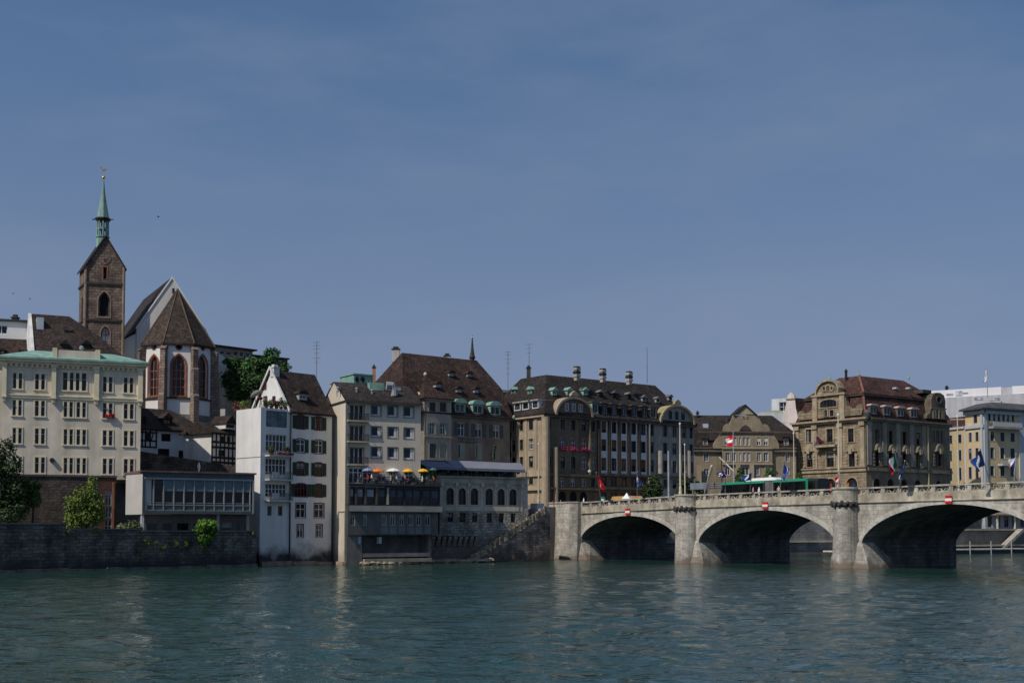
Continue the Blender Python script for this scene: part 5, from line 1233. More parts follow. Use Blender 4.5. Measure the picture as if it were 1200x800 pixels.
# eye windows of the roof
def front_slope(d, z0=zE + .1):
    pass
for x, y, up in ((527.5, 439.5, 1), (549, 440.5, 1), (536.5, 458.5, 0), (557, 459, 0), (506.5, 453.5, 0)):
    if up: uc, z, d = px_on(FHt, x, y, -2.85, -7.85, zE + (zR - zE) * .5, zR)
    else: uc, z, d = px_on(FHt, x, y, .55, -2.85, zE + .1, zE + (zR - zE) * .5)
    dormer(HB, FHt, uc - .5, uc + .5, z - .2, z + .35, d + .45 if x != 506.5 else d + 1.9, 2.0 if x != 506.5 else 3.5, mat('grey_zinc', (.30, .32, .33), .5), TILE_R, 'round', rise=.45)
# hipped roof of the tower part
u1 = uT + .3; zP_ = zz(439.5, 215)
m = MB(); a = [fT.P(-.5, zEt, .55), fT.P(u1, zEt, .55), fT.P(u1, zEt, -7), fT.P(-.5, zEt, -7)]; uk = fT.U(499, 450, -4)
b_ = [fT.P(uk - .05, zP_, -4.2), fT.P(uk + .05, zP_, -4.2), fT.P(uT, zP_ + .1, -9.5), fT.P(uk, zP_, -9.5)]
m.loft([p - Vector((0, 0, .2)) for p in a], a, True); m.loft(a, b_); m.build('tower_roof', TILE_R, HB)
m = MB(); m.lathe(fT.P(uk, 0, -4.2), [(.12, zP_ - .3), (.3, zP_ + .05), (.3, zP_ + .25), (.05, zP_ + .5)], 8); m.build('roof_finial', mat('pale_finial', (.5, .5, .5)), HB)
for x0, x1 in ((533.3, 545.3), (554, 566.2), (574.5, 586.4)):
    u0, u1 = FHt.U(x0, 478, .3), FHt.U(x1, 478, .3); dormer(HB, FHt, u0, u1, FHt.Z(560, 485), FHt.Z(560, 474), .35, 3.4, COPPER, COPPER, 'round', rise=.75)
m = MB(); m.bx(FHt, uT - .1, FHt.w + .3, zE - .45, zE - .12, .003, .5); m.build('cornice', mat('dark_wood_cornice', (.10, .085, .07)), HB)
# roof furniture
cR = FHt.P(uRR - .5, 0, -8); zt_ = zR
m = MB(); m.lathe(cR, [(.42, zR - 1.6), (.42, zR + .2), (.6, zR + .5), (.42, zR + .9), (.25, zR + 2.1), (.09, zR + 4.2), (.04, zR + 4.6)], 8); m.build('ridge_turret', mat('dark_turret_slate', (.045, .04, .042), .7), HB)
m = MB(); zq = zz(395.3, cR.y); m.lathe(cR, [(.02, zq - .25), (.2, zq), (.02, zq + .22)], 10); m.lathe(cR, [(.03, zq), (.02, zq + .7)], 6); m.build('turret_ball', mat('pale_gilt_ball', (.6, .55, .4), .4), HB)
chimney(HB, FHt.P(uRL - .3, 0, -9.5), 1.3, 1.0, zR - 1.5, zR + .7, mat('pale_chimney', (.5, .47, .43)))
chimney(HB, FHt.P(FHt.U(524, 420, -8.5), 0, -8.5), 1.1, .8, zR - .4, zR + .3, mat('pale_chimney', (.5, .47, .43)))
chimney(HB, gp(438.2, 212, 445), .5, .5, 22, zz(431, 212), mat('orange_brick_chimney', (.42, .17, .07)))
m = MB(); m.tube([FHt.P(FHt.w + .25, zBt, .3), FHt.P(FHt.w + .25, zE - .3, .3), FHt.P(FHt.w + .25, zE, .5)], .1, 6); m.build('drainpipe', IRON, HB)
m = MB(); c = FHt.P(FHt.w + .35, 0, .7); z = FHt.Z(597, 489); m.lathe(c, [(.05, z - .4), (.24, z - .15), (.26, z + .15), (.08, z + .4)], 8); m.build('rainwater_head', COPPER, HB)
# green copper tank house behind
gt = thing('roof_tower', 'boxy green copper clad roof tower behind the beige block', 'roof tower', gp(424, 205, 450) + Vector((0, 0, 22)))
fr = Fr(gp(414.5, 204, 445), gp(437, 206, 445)); zt = zz(439.5, 205)
m = MB(); fl = gp(410.5, 207.5, 445); c4 = [fr.P(0, 0), fr.P(fr.w, 0), fr.P(fr.w, 0, -5), fr.P(0, 0, -5)]; body_walls(m, c4, 21, zt); m.bx(fr, -.15, fr.w + .15, zt, zt + .2, -5.1, .15)
u = .3
while u < fr.w: m.bx(fr, u, u + .06, 21, zt, .002, .06); u += .55
m.build('cladding', COPPER, gt)
for x in (418, 424.8): u, z = fr.px(x, 444.5); m = MB(); m.prism(fr, [(u + .36 * math.cos(2 * math.pi * k / 12), z + .45 * math.sin(2 * math.pi * k / 12)) for k in range(12)], .07, .1); m.build('porthole', DARK, gt)
# ================================================================== LARGE DARK BUILDING BY THE BRIDGEHEAD
FI = Fr(gp(638.5, 216.5, 540), gp(813, 239, 540)); FIl = FI.side(0, 9.6, True)
IB = thing('office_building', 'large dark stone building with arched gables and pale middle bays at the bridgehead', 'building', FI.P(FI.w / 2, 8.5, -8))
ISA = mat('dark_brown_sandstone', (.155, .120, .082), .9, .25, .6, .35, bump=.2)  # dark brown stone of the main front
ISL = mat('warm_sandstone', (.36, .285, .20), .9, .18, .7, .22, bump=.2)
IGR = mat('grey_stone_wing', (.32, .30, .265), .9, .18, .6, .25)
IWH = mat('pale_pilaster_panel', (.60, .585, .565), .85, .08, .6, .12)
zE = FI.Z(640, 484.5); zB_ = 8.5; DI = 19.0
u1_, u2_ = FI.U(700, 530), FI.U(758.5, 530)
# left dark bay
cA = [(640.5, 645.8), (656.5, 662), (668.8, 674.3), (681.3, 687), (692.2, 697.2)]
def rowsI(cols, refx, rows, kind=None): return [h for r in grid(FI, cols, rows, refx, kind, .3) for h in r]
hA = rowsI(cA, 670, [(492, 504), (513.3, 527.2), (535, 549), (560, 569.5)])
hA2 = rowsI([(655, 663.5), (667.5, 676), (679.5, 688)], 670, [(575.5, 592)], 'round')
hB = rowsI([(704, 710), (716, 722), (727.5, 733.3), (739, 745), (750.5, 756.2)], 730, [(495, 508.3), (516, 529.3), (537.3, 552)])
hB2 = rowsI([(703.5, 711), (715, 723), (727, 735), (739, 746), (750, 757)], 730, [(559, 570), (577, 590)])
hC = rowsI([(762, 766), (777, 782), (788, 793), (799, 804), (808, 812)], 790, [(499.3, 512), (519.5, 532), (540, 553.5), (562, 572)])
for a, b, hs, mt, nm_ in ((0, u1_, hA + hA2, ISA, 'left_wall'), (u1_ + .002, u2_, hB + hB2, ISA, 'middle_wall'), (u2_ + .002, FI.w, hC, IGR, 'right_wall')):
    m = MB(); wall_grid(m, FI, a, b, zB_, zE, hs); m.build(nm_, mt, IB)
m = MB(); body_walls(m, rect(FI, 0, FI.w, DI), zB_, zE, (0, 3)); m.build('rear_wall', IGR, IB)
WOODB = mat('orange_brown_roller_blind', (.16, .07, .025), .8, .25)
for k, h in enumerate(hA): window(IB, FI, h, nx=2, nz=(.62,), frame=WHITEF if k in (5, 6, 7, 8, 9, 13, 14, 16, 17, 18) else IRON, pane=GL[0] if k < 5 else GL[1], surround=mat('dark_sandstone_trim', (.19, .15, .105), .9, .2), sw=.22, fw=.1)
for h in hA2: window(IB, FI, h, frame=IRON, pane=DARK)
for k, h in enumerate(hB):
    window(IB, FI, h, nx=2, nz=(.6,), frame=IRON, pane=GL[0], sill=IWH)
    if k in (5, 6, 7, 10, 12, 13, 14, 0):
        m = MB(); m.bx(FI, h['u0'] + .06, h['u1'] - .06, h['z0'] + (h['z1'] - h['z0']) * (.5 if k % 2 else .3), h['z1'] - .02, -.19, -.12); m.build('blind', WOODB, IB)
for h in hB2: window(IB, FI, h, nx=2, frame=mat('brown_shopfront', (.06, .04, .025)), pane=glass('amber_shop_glass', (.10, .05, .02), .2))
for k, h in enumerate(hC): window(IB, FI, h, nx=2, nz=(.6,), frame=IRON, pane=random.choice((GL[0], GL[2], GL[1])), surround=mat('grey_stone_trim', (.27, .255, .23), .9, .15), sw=.2)
# white strips between the dark piers
zb2, zt2 = FI.Z(730, 556), FI.Z(730, 491.5)
for k, (x0, x1) in enumerate(((703, 711.3), (714.6, 723), (726.3, 734.5), (738, 746.3), (749.5, 757.5))):
    c0, c1 = FI.U(x0, 530), FI.U(x1, 530); hs = [h for i, h in enumerate(hB) if i % 5 == k]
    m = MB(); f2 = FI.off(.16); wall_grid(m, f2, c0, c1, zb2, zt2, [dict(h, rev=.15) for h in hs])
    m.poly([f2.P(c0, zb2), f2.P(c0, zb2, -.15), f2.P(c0, zt2, -.15), f2.P(c0, zt2)]); m.poly([f2.P(c1, zb2), f2.P(c1, zb2, -.15), f2.P(c1, zt2, -.15), f2.P(c1, zt2)]); m.poly([f2.P(c0, zt2), f2.P(c1, zt2), f2.P(c1, zt2, -.15), f2.P(c0, zt2, -.15)])
    m.build('window_strip', IWH, IB)
for x in (701, 713, 724.6, 736.2, 748, 758.6):
    u = FI.U(x, 530); m = MB(); m.bx(FI, u - .22, u + .22, zb2, zt2 + .3, .003, .5); m.build('pilaster', mat('dark_bronze_pilaster', (.06, .048, .035), .8, .2), IB)
for x, w, z0, z1, mt, p in ((649.5, .5, zB_, FI.Z(650, 524), ISL, .75), (690.3, .3, FI.Z(690, 556), zE - .6, ISA, .4), (638.5 + 1.2, .55, zB_, zE - .5, ISA, .3), (772, .55, FI.Z(772, 555), FI.Z(772, 528), mat('grey_half_column', (.33, .30, .25)), .7), (759.5, .4, zB_, zE - .5, IGR, .35), (806.5, .35, FI.Z(806, 560), FI.Z(806, 528), IGR, .6)):
    u = FI.U(x, 540); m = MB(); m.tube([FI.P(u, z0, p * .5), FI.P(u, z1, p * .5)], w, 10); m.build('column', mt, IB)
m = MB(); z = FI.Z(680, 556.5)
m.bx(FI, -.2, u1_, z - .3, z + .1, .003, .55); z2 = FI.Z(680, 571.5); m.bx(FI, -.1, u1_, z2 - .4, z2, .003, .8)
zz3 = FI.Z(730, 571.5); m.bx(FI, u1_ + .01, u2_, zz3 - .3, zz3 + .1, .003, .6); m.bx(FI, u1_ + .01, FI.w, FI.Z(730, 556.3) - .2, FI.Z(730, 556.3) + .2, .003, .4); m.build('string_course', ISA, IB)
m = MB(); m.bx(FI, -.5, FI.w + .4, zE - .55, zE - .1, .003, .55); m.build('cornice', mat('dark_cornice', (.10, .08, .06)), IB)
# lit left face
cL = [(599.2, 604.3), (609, 613.2), (619.8, 625)]
hL = [h for r in grid(FIl, cL, [(492, 504.5), (514.8, 527.3), (535, 548), (560, 568)], 612, None, .3) for h in r]
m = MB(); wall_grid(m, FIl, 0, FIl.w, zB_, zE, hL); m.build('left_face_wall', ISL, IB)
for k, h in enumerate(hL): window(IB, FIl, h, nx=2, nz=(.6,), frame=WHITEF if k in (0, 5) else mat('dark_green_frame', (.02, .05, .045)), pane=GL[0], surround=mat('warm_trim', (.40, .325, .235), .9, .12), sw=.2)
m = MB(); z = FIl.Z(612, 553); m.bx(FIl, -.1, FIl.w, z - .9, z + .1, .003, .35); z2 = FIl.Z(612, 571); m.bx(FIl, FIl.U(617, 571), FIl.w, z2 - .6, z2, .003, .5); m.bx(FIl, -.3, FIl.w + .3, zE - .55, zE - .1, .003, .55)
for x in (606.5, 616.8, 628.5): u = FIl.U(x, 520); m.bx(FIl, u - .3, u + .3, z + .1, zE - .55, .003, .16)
m.build('left_face_trim', mat('warm_trim', (.40, .325, .235)), IB)
m = MB(); m.tube([FI.P(.1, zB_, .1), FI.P(.1, zE - .6, .1)], .75, 12); m.build('corner_turret', ISL, IB)
# roof: truncated hip
zT = zz(437.3, 222)
m = MB(); roof_solid(m, FI, -.6, FI.w + .5, .6, -DI - .6, zE, [(6.3, 6.3, 5.6, 5.2, zT), (8.2, 8.2, 8, 8, zT + .2)]); m.build('roof', TILE_D, IB)
slF = lambda x, y: px_on(FI, x, y, .6, -5.7, zE, zT)
for x in (648.5, 666, 684.8):
    uc, z, d = slF(x, 462); dormer(IB, FI, uc - .55, uc + .55, z - .2, z + .8, d + .4, 1.6, COPPER, COPPER, 'gable', rise=.5)
for x, y in ((702.5, 463), (718.5, 464), (736, 465.5), (753.5, 469), (769.5, 470.5), (784, 468)):
    uc, z, d = slF(x, y); dormer(IB, FI, uc - .5, uc + .5, z - .2, z + .6, d + .4, 1.6, TILE_D if x < 740 else GREYM, mat('dull_zinc', (.14, .145, .15), .6), 'gable', rise=.4, frame=IRON)
for k, x in enumerate((697, 708, 719.3, 731, 743, 755, 765.3)):
    u0, u1 = FI.U(x - 3.6, 480), FI.U(x + 3.6, 480); dormer(IB, FI, u0, u1, FI.Z(730, 487.5), FI.Z(730, 474.5), .1, 3.0, TILE_D if 0 < k < 6 else (COPPER if k == 0 else ISL), mat('dark_lead', (.10, .095, .09), .6), 'shed', frame=GREYM)
for x in (606.5, 616, 627.3):
    u0, u1 = FIl.U(x - 3.4, 477), FIl.U(x + 4.0, 477); dormer(IB, FIl, u0, u1, FIl.Z(612, 480.5), FIl.Z(612, 471.5), .1, 3.2, WHITEF, mat('pale_lead', (.40, .38, .33), .7), 'shed', frame=mat('dark_green_frame', (.02, .05, .045)))
for x in (603.5, 622.5):
    uc, z, d = px_on(FIl, x, 461, .6, -5.6, zE, zT); dormer(IB, FIl, uc - .55, uc + .55, z - .2, z + .8, d + .4, 1.6, COPPER, COPPER, 'gable', rise=.5)
# arched gables
for x0, x1, ytop, mt, edge in ((648.5, 693, 464.3, ISA, mat('beige_gable_edge', (.33, .265, .19), .9, .2)), (771, 812, 473.8, IGR, mat('ochre_gable_edge', (.34, .285, .16), .9, .2))):  # the second gable has a yellowish ochre edge
    uc = (FI.U(x0, 484) + FI.U(x1, 484)) / 2; r = (FI.U(x1, 484) - FI.U(x0, 484)) / 2; zt = FI.Z((x0 + x1) / 2, ytop); hgt = zt - zE
    arc = lambda rr, e: [(uc + rr * math.cos(math.pi * k / 18), zE - .1 + (hgt + e) * math.sin(math.pi * k / 18)) for k in range(19)]
    m = MB(); m.prism(FI, arc(r - .35, -.35), -.4, .25); m.build('gable_wall', mt, IB)
    m = MB(); po, pi = arc(r, 0), arc(r - .4, -.4)
    for k in range(18): m.hexa([FI.P(*po[k], -5.5), FI.P(*po[k + 1], -5.5), FI.P(*pi[k + 1], -5.5), FI.P(*pi[k], -5.5), FI.P(*po[k], .75), FI.P(*po[k + 1], .75), FI.P(*pi[k + 1], .75), FI.P(*pi[k], .75)])
    m.build('gable_arch', edge, IB)
    for q in (-1, 0, 1):
        h = H(uc + q * r * .36 - .42, uc + q * r * .36 + .42, zE + .7, zE + hgt * .62, None, .1); window(IB, FI, h, nx=2, frame=WHITEF if mt is ISA else IRON, d=.36, pane=GL[1])
    m = MB(); m.prism(FI, [(uc - .9, zt), (uc + .9, zt), (uc + .7, zt + .5), (uc, zt + .95), (uc - .7, zt + .5)], .1, .7); m.build('gable_crest', edge, IB)
STRC = mat('banded_pale_chimney', (.38, .355, .31), .9, .12)
for x0, x1, yt, yb in ((672.3, 679.8, 430.5, 442), (702.8, 710, 433, 444), (733.5, 741, 436.3, 447)):
    c = gp((x0 + x1) / 2, 225 + (x0 - 672) * .13, 440); w = (x1 - x0) * .13; zt, zb2_ = zz(yt, c.y), zz(yb, c.y); an = math.atan2(FI.u.y, FI.u.x)
    m = MB(); m.cube((c.x, c.y, (zt + zb2_) / 2 - .3), w * .8, w * .8, zt - zb2_ + .6, an)
    for f in (.15, .5, .85):
        m.mi = 0 if f != .5 else 1; zc = zb2_ + (zt - zb2_) * f; m.cube((c.x, c.y, zc), w + .06, w + .06, .42, an)
    m.mi = 1; m.cube((c.x, c.y, zt + .05), w * .9, w * .9, .3, an); m.build('chimney', [STRC, IRON], IB)
chimney(IB, gp(619.5, 229, 440), .75, .75, zT - 1.2, zz(431.5, 229), mat('sooty_chimney', (.07, .055, .05)))
m = MB(); c = FI.P(FI.U(660, 568), 0, 1.2); z = FI.Z(685, 552.5); c = FI.P(FI.U(685.7, 552), 0, 1.2); m.lathe(c, [(.05, z - .3), (.3, z - .1), (.3, z + .15), (.05, z + .3)], 10); m.build('globe_lamp', WHITEF, IB)
for h in (hA[6], hA[7], hA[8]):
    m = MB(); m.bx(FI, h['u0'] - .2, h['u1'] + .2, h['z0'] + .002, h['z0'] + .2, .1, .4); m.mi = 1
    for k in range(26): m.cube(FI.P(random.uniform(h['u0'] - .25, h['u1'] + .25), h['z0'] + random.uniform(.0, .45), random.uniform(.1, .5)), .2, .2, .18, random.random())
    i_ = (hA[6], hA[7], hA[8]).index(h)
    tag(m.build('flower_box', [mat('box_wood', (.1, .06, .04)), mat('pink_geraniums', (.50, .03, .12), var=.4)]), ('left', 'middle', 'right')[i_] + ' one of three pink flower boxes under the arched gable of the dark building', 'flower box', 'pink window boxes')

# ================================================================== SANDSTONE GABLED BUILDING IN THE MIDDLE DISTANCE
YJ = 262.0; FJ = Fr(gp(812, YJ, 530), gp(934, YJ + 1, 530))
JB = thing('bank_building', 'sandstone gabled building with stepped scrolled front standing behind the bus', 'building', FJ.P(FJ.w / 2, 8.5, -8))
JST = mat('grey_brown_sandstone', (.27, .22, .155), .9, .2, .7, .25, bump=.2); JTR = mat('pale_sandstone_trim', (.36, .30, .22), .9, .15, .8, .2)
zC2, zC1 = FJ.Z(870, 506), FJ.Z(870, 525.3)
U = lambda x, y=520: FJ.U(x, y)
w1 = [hp(FJ, a, 512, b, 521.6) for a, b in ((849, 853.3), (859.6, 862.8), (866, 868.3), (870.4, 874), (875.3, 878.6), (886.6, 891.6), (895, 900.3))]
w2 = [hp(FJ, a, 530, b, 540.6) for a, b in ((850, 855), (857.6, 862.3), (866, 868.3), (870.6, 874), (875.6, 879), (887, 891.8), (894.9, 900.3))]
w3 = [hp(FJ, a, 546.5, b, 556.5) for a, b in ((850, 855.5), (869, 878), (884.5, 890), (897, 903))]
m = MB(); wall_grid(m, FJ, U(846), U(905), 8.5, zC2, w1 + w2 + w3); m.poly([FJ.P(U(846), zC1, 0), FJ.P(U(846), zC2, 0), FJ.P(U(846), zC2, -.8), FJ.P(U(846), zC1, -.8)]); m.build('front_wall', JST, JB)
for h in w1 + w2 + w3: window(JB, FJ, h, nx=2, frame=WHITEF, fw=.12, pane=random.choice((GL[0], GL[2])), surround=JTR, sw=.18)
for h in (w1[5], w1[6], w1[0]): m = MB(); m.bx(FJ, h['u0'] + .05, h['u1'] - .05, h['z0'] + .8, h['z1'], -.19, -.12); m.build('blind', mat('cream_blind', (.55, .53, .46)), JB)
# scroll shoulders
for sg, xs_ in ((1, (905, 913, 911.5, 908.5, 905.5)), (-1, (846, 836, 838, 841.5, 845.5))):
    pts = [(U(xs_[0]), zC1), (U(xs_[1]), zC1), (U(xs_[1]), FJ.Z(870, 521)), (U(xs_[2]), FJ.Z(870, 517)), (U(xs_[3]), FJ.Z(870, 512)), (U(xs_[4]), FJ.Z(870, 507)), (U(xs_[0]), zC2)]
    if sg < 0: pts = pts[::-1]
    m = MB(); m.prism(FJ, pts, -.8, -.01); m.build('scroll_shoulder', JST, JB)
g = [(847.5, 505.8), (902.5, 505.8), (902, 501.5), (900, 498), (896.5, 496.3), (893.5, 497), (891.5, 493.5), (889.5, 489), (888, 486.3), (859.5, 486.3), (858.5, 489), (856.5, 493.5), (854.5, 497), (852, 496.3), (849, 498.5), (848, 501.5)]
m = MB(); m.prism(FJ, [(U(x, y), FJ.Z(870, y)) for x, y in g], -.9, .0); m.build('upper_gable', JST, JB)
m = MB(); m.prism(FJ, [(U(861.5), FJ.Z(873, 485.3)), (U(886), FJ.Z(873, 485.3)), (U(873.6), FJ.Z(873, 475))], -.9, .05); m.build('pediment', JTR, JB)
m = MB(); 
for (xa, ya), (xb, yb) in (((860, 486), (873.6, 473.6)), ((873.6, 473.6), (887.6, 486))):
    p = [FJ.P(U(xa), FJ.Z(873, ya), .35), FJ.P(U(xb), FJ.Z(873, yb), .35), FJ.P(U(xb), FJ.Z(873, yb), -6), FJ.P(U(xa), FJ.Z(873, ya), -6)]; m.loft(p, [q - Vector((0, 0, .3)) for q in p])
m.build('pediment_roof', TILE_D, JB)
hg = [hp(FJ, 870.2, 487.5, 872.8, 490.5, rev=.1), hp(FJ, 874.3, 487.5, 877, 490.5, rev=.1)]
for h in hg: window(JB, FJ, h, frame=JTR, d=.12, pane=DARK)
m = MB(); zq = FJ.Z(873, 502.5); c = U(873.5); m.prism(FJ, [(c - 1.3, zq - .25), (c + 1.3, zq - .25), (c + .8, zq + .4), (c, zq + .9), (c - .8, zq + .4)], .003, .25); m.build('cartouche', mat('dark_string', (.06, .048, .042)), JB)
m = MB(); m.bx(FJ, U(818), U(926), zC2 - .22, zC2 + .12, .003, .35); m.build('upper_cornice', mat('dark_cornice', (.10, .08, .06)), JB)
ws = [hp(FJ, 824.8, 530.5, 830.2, 540.5, d=-.8), hp(FJ, 824.8, 549, 830.5, 556.5, d=-.8), hp(FJ, 920.5, 530.5, 925, 541, d=-.8), hp(FJ, 919.5, 547, 925, 556, d=-.8)]
fS = FJ.off(-.8)
for a, b, hs in ((0, U(846), ws[:2]), (U(905), FJ.w, ws[2:])):
    m = MB(); wall_grid(m, fS, a, b, 8.5, zC1, hs); m.build('side_wall', JST, JB)
    for h in hs: window(JB, fS, h, nx=2, frame=WHITEF, surround=JTR, sw=.18)
    m = MB(); m.bx(fS, a, b, zC1 - .7, zC1, .003, .55); m.bx(fS, a, b, zC1 + .002, zC1 + .2, -.3, .75); m.build('side_cornice', mat('dark_grey_cornice', (.16, .135, .10)), JB)
m = MB(); body_walls(m, rect(fS, 0, FJ.w, 14), 8.5, zC1, (0,)); m.build('rear_wall', JST, JB)
zR = zz(486.5, YJ + 8)
m = MB(); roof_solid(m, fS, -.2, FJ.w + .2, .3, -14.2, zC1 + .2, [(1.2, 1.2, 0, 0, zC2), (7.2, 7.2, 0, 3.5, zR)]); m.build('roof', TILE_D, JB)
for x, y0, y1 in ((827.5, 514.3, 521.3), (922.5, 512.5, 521)):
    u0, u1 = U(x - 2.8), U(x + 2.8); dormer(JB, fS, u0, u1, FJ.Z(870, y1), FJ.Z(870, y0), .1, 2, JTR, TILE_D, 'shed')
uc, z, d = px_on(fS, 827, 500.5, -.9, -6.9, zC2, zR); m = MB(); m.bx(fS, uc - .55, uc + .55, z - .1, z + .75, d - .6, d + .15); m.build('roof_light', mat('pale_glazing', (.45, .50, .54), .3), JB)
chimney(JB, gp(817.5, YJ + 7, 490), .5, .5, zR - .3, zz(484, YJ + 7), mat('sooty_chimney', (.07, .055, .05)))
m = MB(); z = FJ.Z(873, 543.6); m.bx(FJ, U(846), U(905), z - .15, z + .15, .003, .4); z = FJ.Z(873, 525); m.bx(FJ, U(846), U(905), z - .15, z + .1, .003, .25); m.build('string_course', JTR, JB)
for x in (819, 864.5, 880.5): u = U(x, 555); m = MB(); m.bx(FJ, u - .45, u + .45, 8.5, FJ.Z(870, 543.7) - .16, .003, .5); m.build('pilaster', JTR, JB)

# ================================================================== NEO-BAROQUE SANDSTONE CORNER BUILDING
FK = Fr(gp(931, 267, 540), gp(1015, 252.5, 540)); FKs = Fr(gp(1015.05, 252.5, 540), gp(1113.5, 268.5, 540))
KB = thing('baroque_building', 'ornate sandstone corner building with curved gable and red brown mansard roof', 'building', FK.P(FK.w, 8.5, -9))
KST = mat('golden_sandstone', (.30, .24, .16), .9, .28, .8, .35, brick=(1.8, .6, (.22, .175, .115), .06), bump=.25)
KTR = mat('pale_golden_trim', (.34, .275, .19), .9, .25, .9, .3); KDK = mat('shade_dark_side_stone', (.20, .17, .125), .9, .2, .7, .3)  # side stone darkened in colour to stand for shade
KRF = mat('red_brown_mansard', (.075, .038, .031), .9, .3, 1.1, .2, tiles=True, bump=.3)
zC = FK.Z(1015, 489.5); zG = FK.Z(975, 550.8)
kx = [(945, 951.6), (969.2, 976.3), (994.2, 1000.8)]
kw1 = [hp(FK, kx[i][0], 502 + (.9, .4, 0)[i], kx[i][1], 518) for i in range(3)]
kw2 = [hp(FK, a, 530.5, b, 547) for a, b in ((945.6, 952.8), (969, 977.6), (995, 1002.2))]
kw3 = [hp(FK, 967.5, 560.5, 979.5, 580, 'round'), hp(FK, 992.3, 559.5, 1005, 580, 'round'), hp(FK, 943, 562, 955, 580, 'round')]
m = MB(); wall_grid(m, FK, 0, FK.w, 8.5, zC, kw1 + kw2 + kw3); m.build('front_wall', KST, KB)
BRW = mat('brown_window_frame', (.06, .04, .03), .7)
for h in kw1 + kw2: window(KB, FK, h, nx=2, nz=(.65,), frame=BRW, pane=GL[0], surround=KTR, sw=.3, sp=.16)
for h in kw3: window(KB, FK, h, frame=BRW, pane=DARK, surround=KTR, sw=.3, sp=.12)
# rusticated blocks and hoods round the windows of the first floor
def hood(fr, h, mt, w=.55, p=.55):
    c = (h['u0'] + h['u1']) / 2; r = (h['u1'] - h['u0']) / 2 + w; z = h['z1'] + .3
    m = MB(); m.prism(fr, [(c - r, z)] + [(c - r * .72 * math.cos(math.pi * k / 10), z + .25 + r * .85 * math.sin(math.pi * k / 10)) for k in range(11)] + [(c + r, z)], .003, p)
    m.mi = 1; m.bx(fr, c - .38, c + .38, z - .5, z + .55, p + .002, p + .22); m.build('window_hood', [mt, KTR], KB)
    for s in (-1, 1):
        e = h['u0'] - .75 if s < 0 else h['u1'] + .25; k = h['z0']; m = MB(); m.bx(fr, e + .08, e + .42, k, h['z1'] - .2, .163, .22)
        while k < h['z1'] - .3: m.bx(fr, e, e + .5, k, k + .38, .2, .34); k += .7
        m.build('rusticated_jamb', mt, KB)
for h in (kw2[0], kw2[2]): hood(FK, h, KTR)
m = MB(); m.bx(FK, -.1, FK.w + .1, zG - .45, zG + .3, .003, .3); m.bx(FK, -.2, FK.w + .15, zG + .302, zG + .55, .003, .55); m.build('string_course', KTR, KB)
m = MB(); m.bx(FK, -.2, FK.w + .5, zC - .65, zC - .2, .003, .5); m.bx(FK, -.4, FK.w + .7, zC - .2, zC + .15, .003, .95); m.build('cornice', KTR, KB)
for x in (934.5, 955.5, 985, 1011): u = FK.U(x, 520); m = MB(); m.bx(FK, u - .55, u + .55, zG + .6, zC - .66, .003, .22); m.bx(FK, u - .7, u + .7, zC - 1.5, zC - .66, .222, .5); m.build('pilaster', KTR, KB)
# balcony
u0, u1 = FK.U(959, 520), FK.U(983.5, 520); z = FK.Z(971, 521.5)
m = MB(); m.bx(FK, u0, u1, z - .45, z, .003, 1.5); m.bx(FK, u0 + .3, u0 + .8, z - 1.2, z - .46, .003, 1.0); m.bx(FK, u1 - .8, u1 - .3, z - 1.2, z - .46, .003, 1.0); m.build('balcony', KTR, KB)
railing(KB, FK, u0 + .1, u1 - .1, z, .95, 1.42, IRON, .3, 'balcony_railing', ends=1.3)
# central gable
def G2(pts): return [(FK.U(x, y), FK.Z(972, y)) for x, y in pts]
gp_ = [(936.5, 489), (1009.5, 489), (1011, 483), (1009, 476.5), (1005.5, 477), (1003, 480.5), (997, 481), (992.5, 477.5), (991, 471), (990.5, 462), (983, 461.5), (983.5, 456), (981.5, 450.5), (977, 447), (970.5, 445.8), (964.5, 447.3), (960, 451), (957.3, 456.5), (957, 462), (953.5, 463.5), (952.8, 472), (951.5, 478), (946, 481.5), (940, 481), (937.5, 478), (935.3, 480), (935.2, 485)]
m = MB(); m.prism(FK, G2(gp_), -1.0, .02); m.build('gable', KST, KB)
m = MB(); arc = G2([(983.8, 461), (984.3, 455.5), (982, 449.7), (977.2, 445.8), (970.5, 444.3), (964, 445.8), (959.3, 450), (956.6, 455.8), (956.3, 461.3)]); arc2 = G2([(982.3, 461), (982.8, 456), (980.8, 451.3), (976.6, 447.8), (970.5, 446.6), (964.8, 447.9), (960.4, 451.6), (958, 456.5), (957.8, 461.3)])
for k in range(len(arc) - 1): m.hexa([FK.P(*arc[k], -1.5), FK.P(*arc[k + 1], -1.5), FK.P(*arc2[k + 1], -1.5), FK.P(*arc2[k], -1.5), FK.P(*arc[k], .5), FK.P(*arc[k + 1], .5), FK.P(*arc2[k + 1], .5), FK.P(*arc2[k], .5)])
z = FK.Z(971, 462.3); m.bx(FK, FK.U(951.5, 462), FK.U(991.5, 462), z - .25, z + .15, .025, .5); m.build('gable_moulding', KTR, KB)
for x in (955.5, 987.5): u = FK.U(x, 475); m = MB(); m.bx(FK, u - .6, u + .6, zC + .2, z - .26, .025, .3); m.build('gable_pilaster', KTR, KB)
gw = [hp(FK, 961.5, 468, 981, 477, 'segment', rev=.12), hp(FK, 966, 480.3, 970.4, 487.8, rev=.12), hp(FK, 973, 480.2, 977.6, 487.7, rev=.12), hp(FK, 969, 452, 972.4, 457.8, rev=.12), hp(FK, 964.5, 452.5, 967.6, 457.8, 'circle', .12), hp(FK, 973.6, 452.3, 976.6, 457.5, 'circle', .12)]
for k, h in enumerate(gw): window(KB, FK, h, nx=5 if k == 0 else 1, frame=BRW if k < 4 else KTR, d=.16, pane=GL[0], surround=KTR, sw=.2, sp=.05)
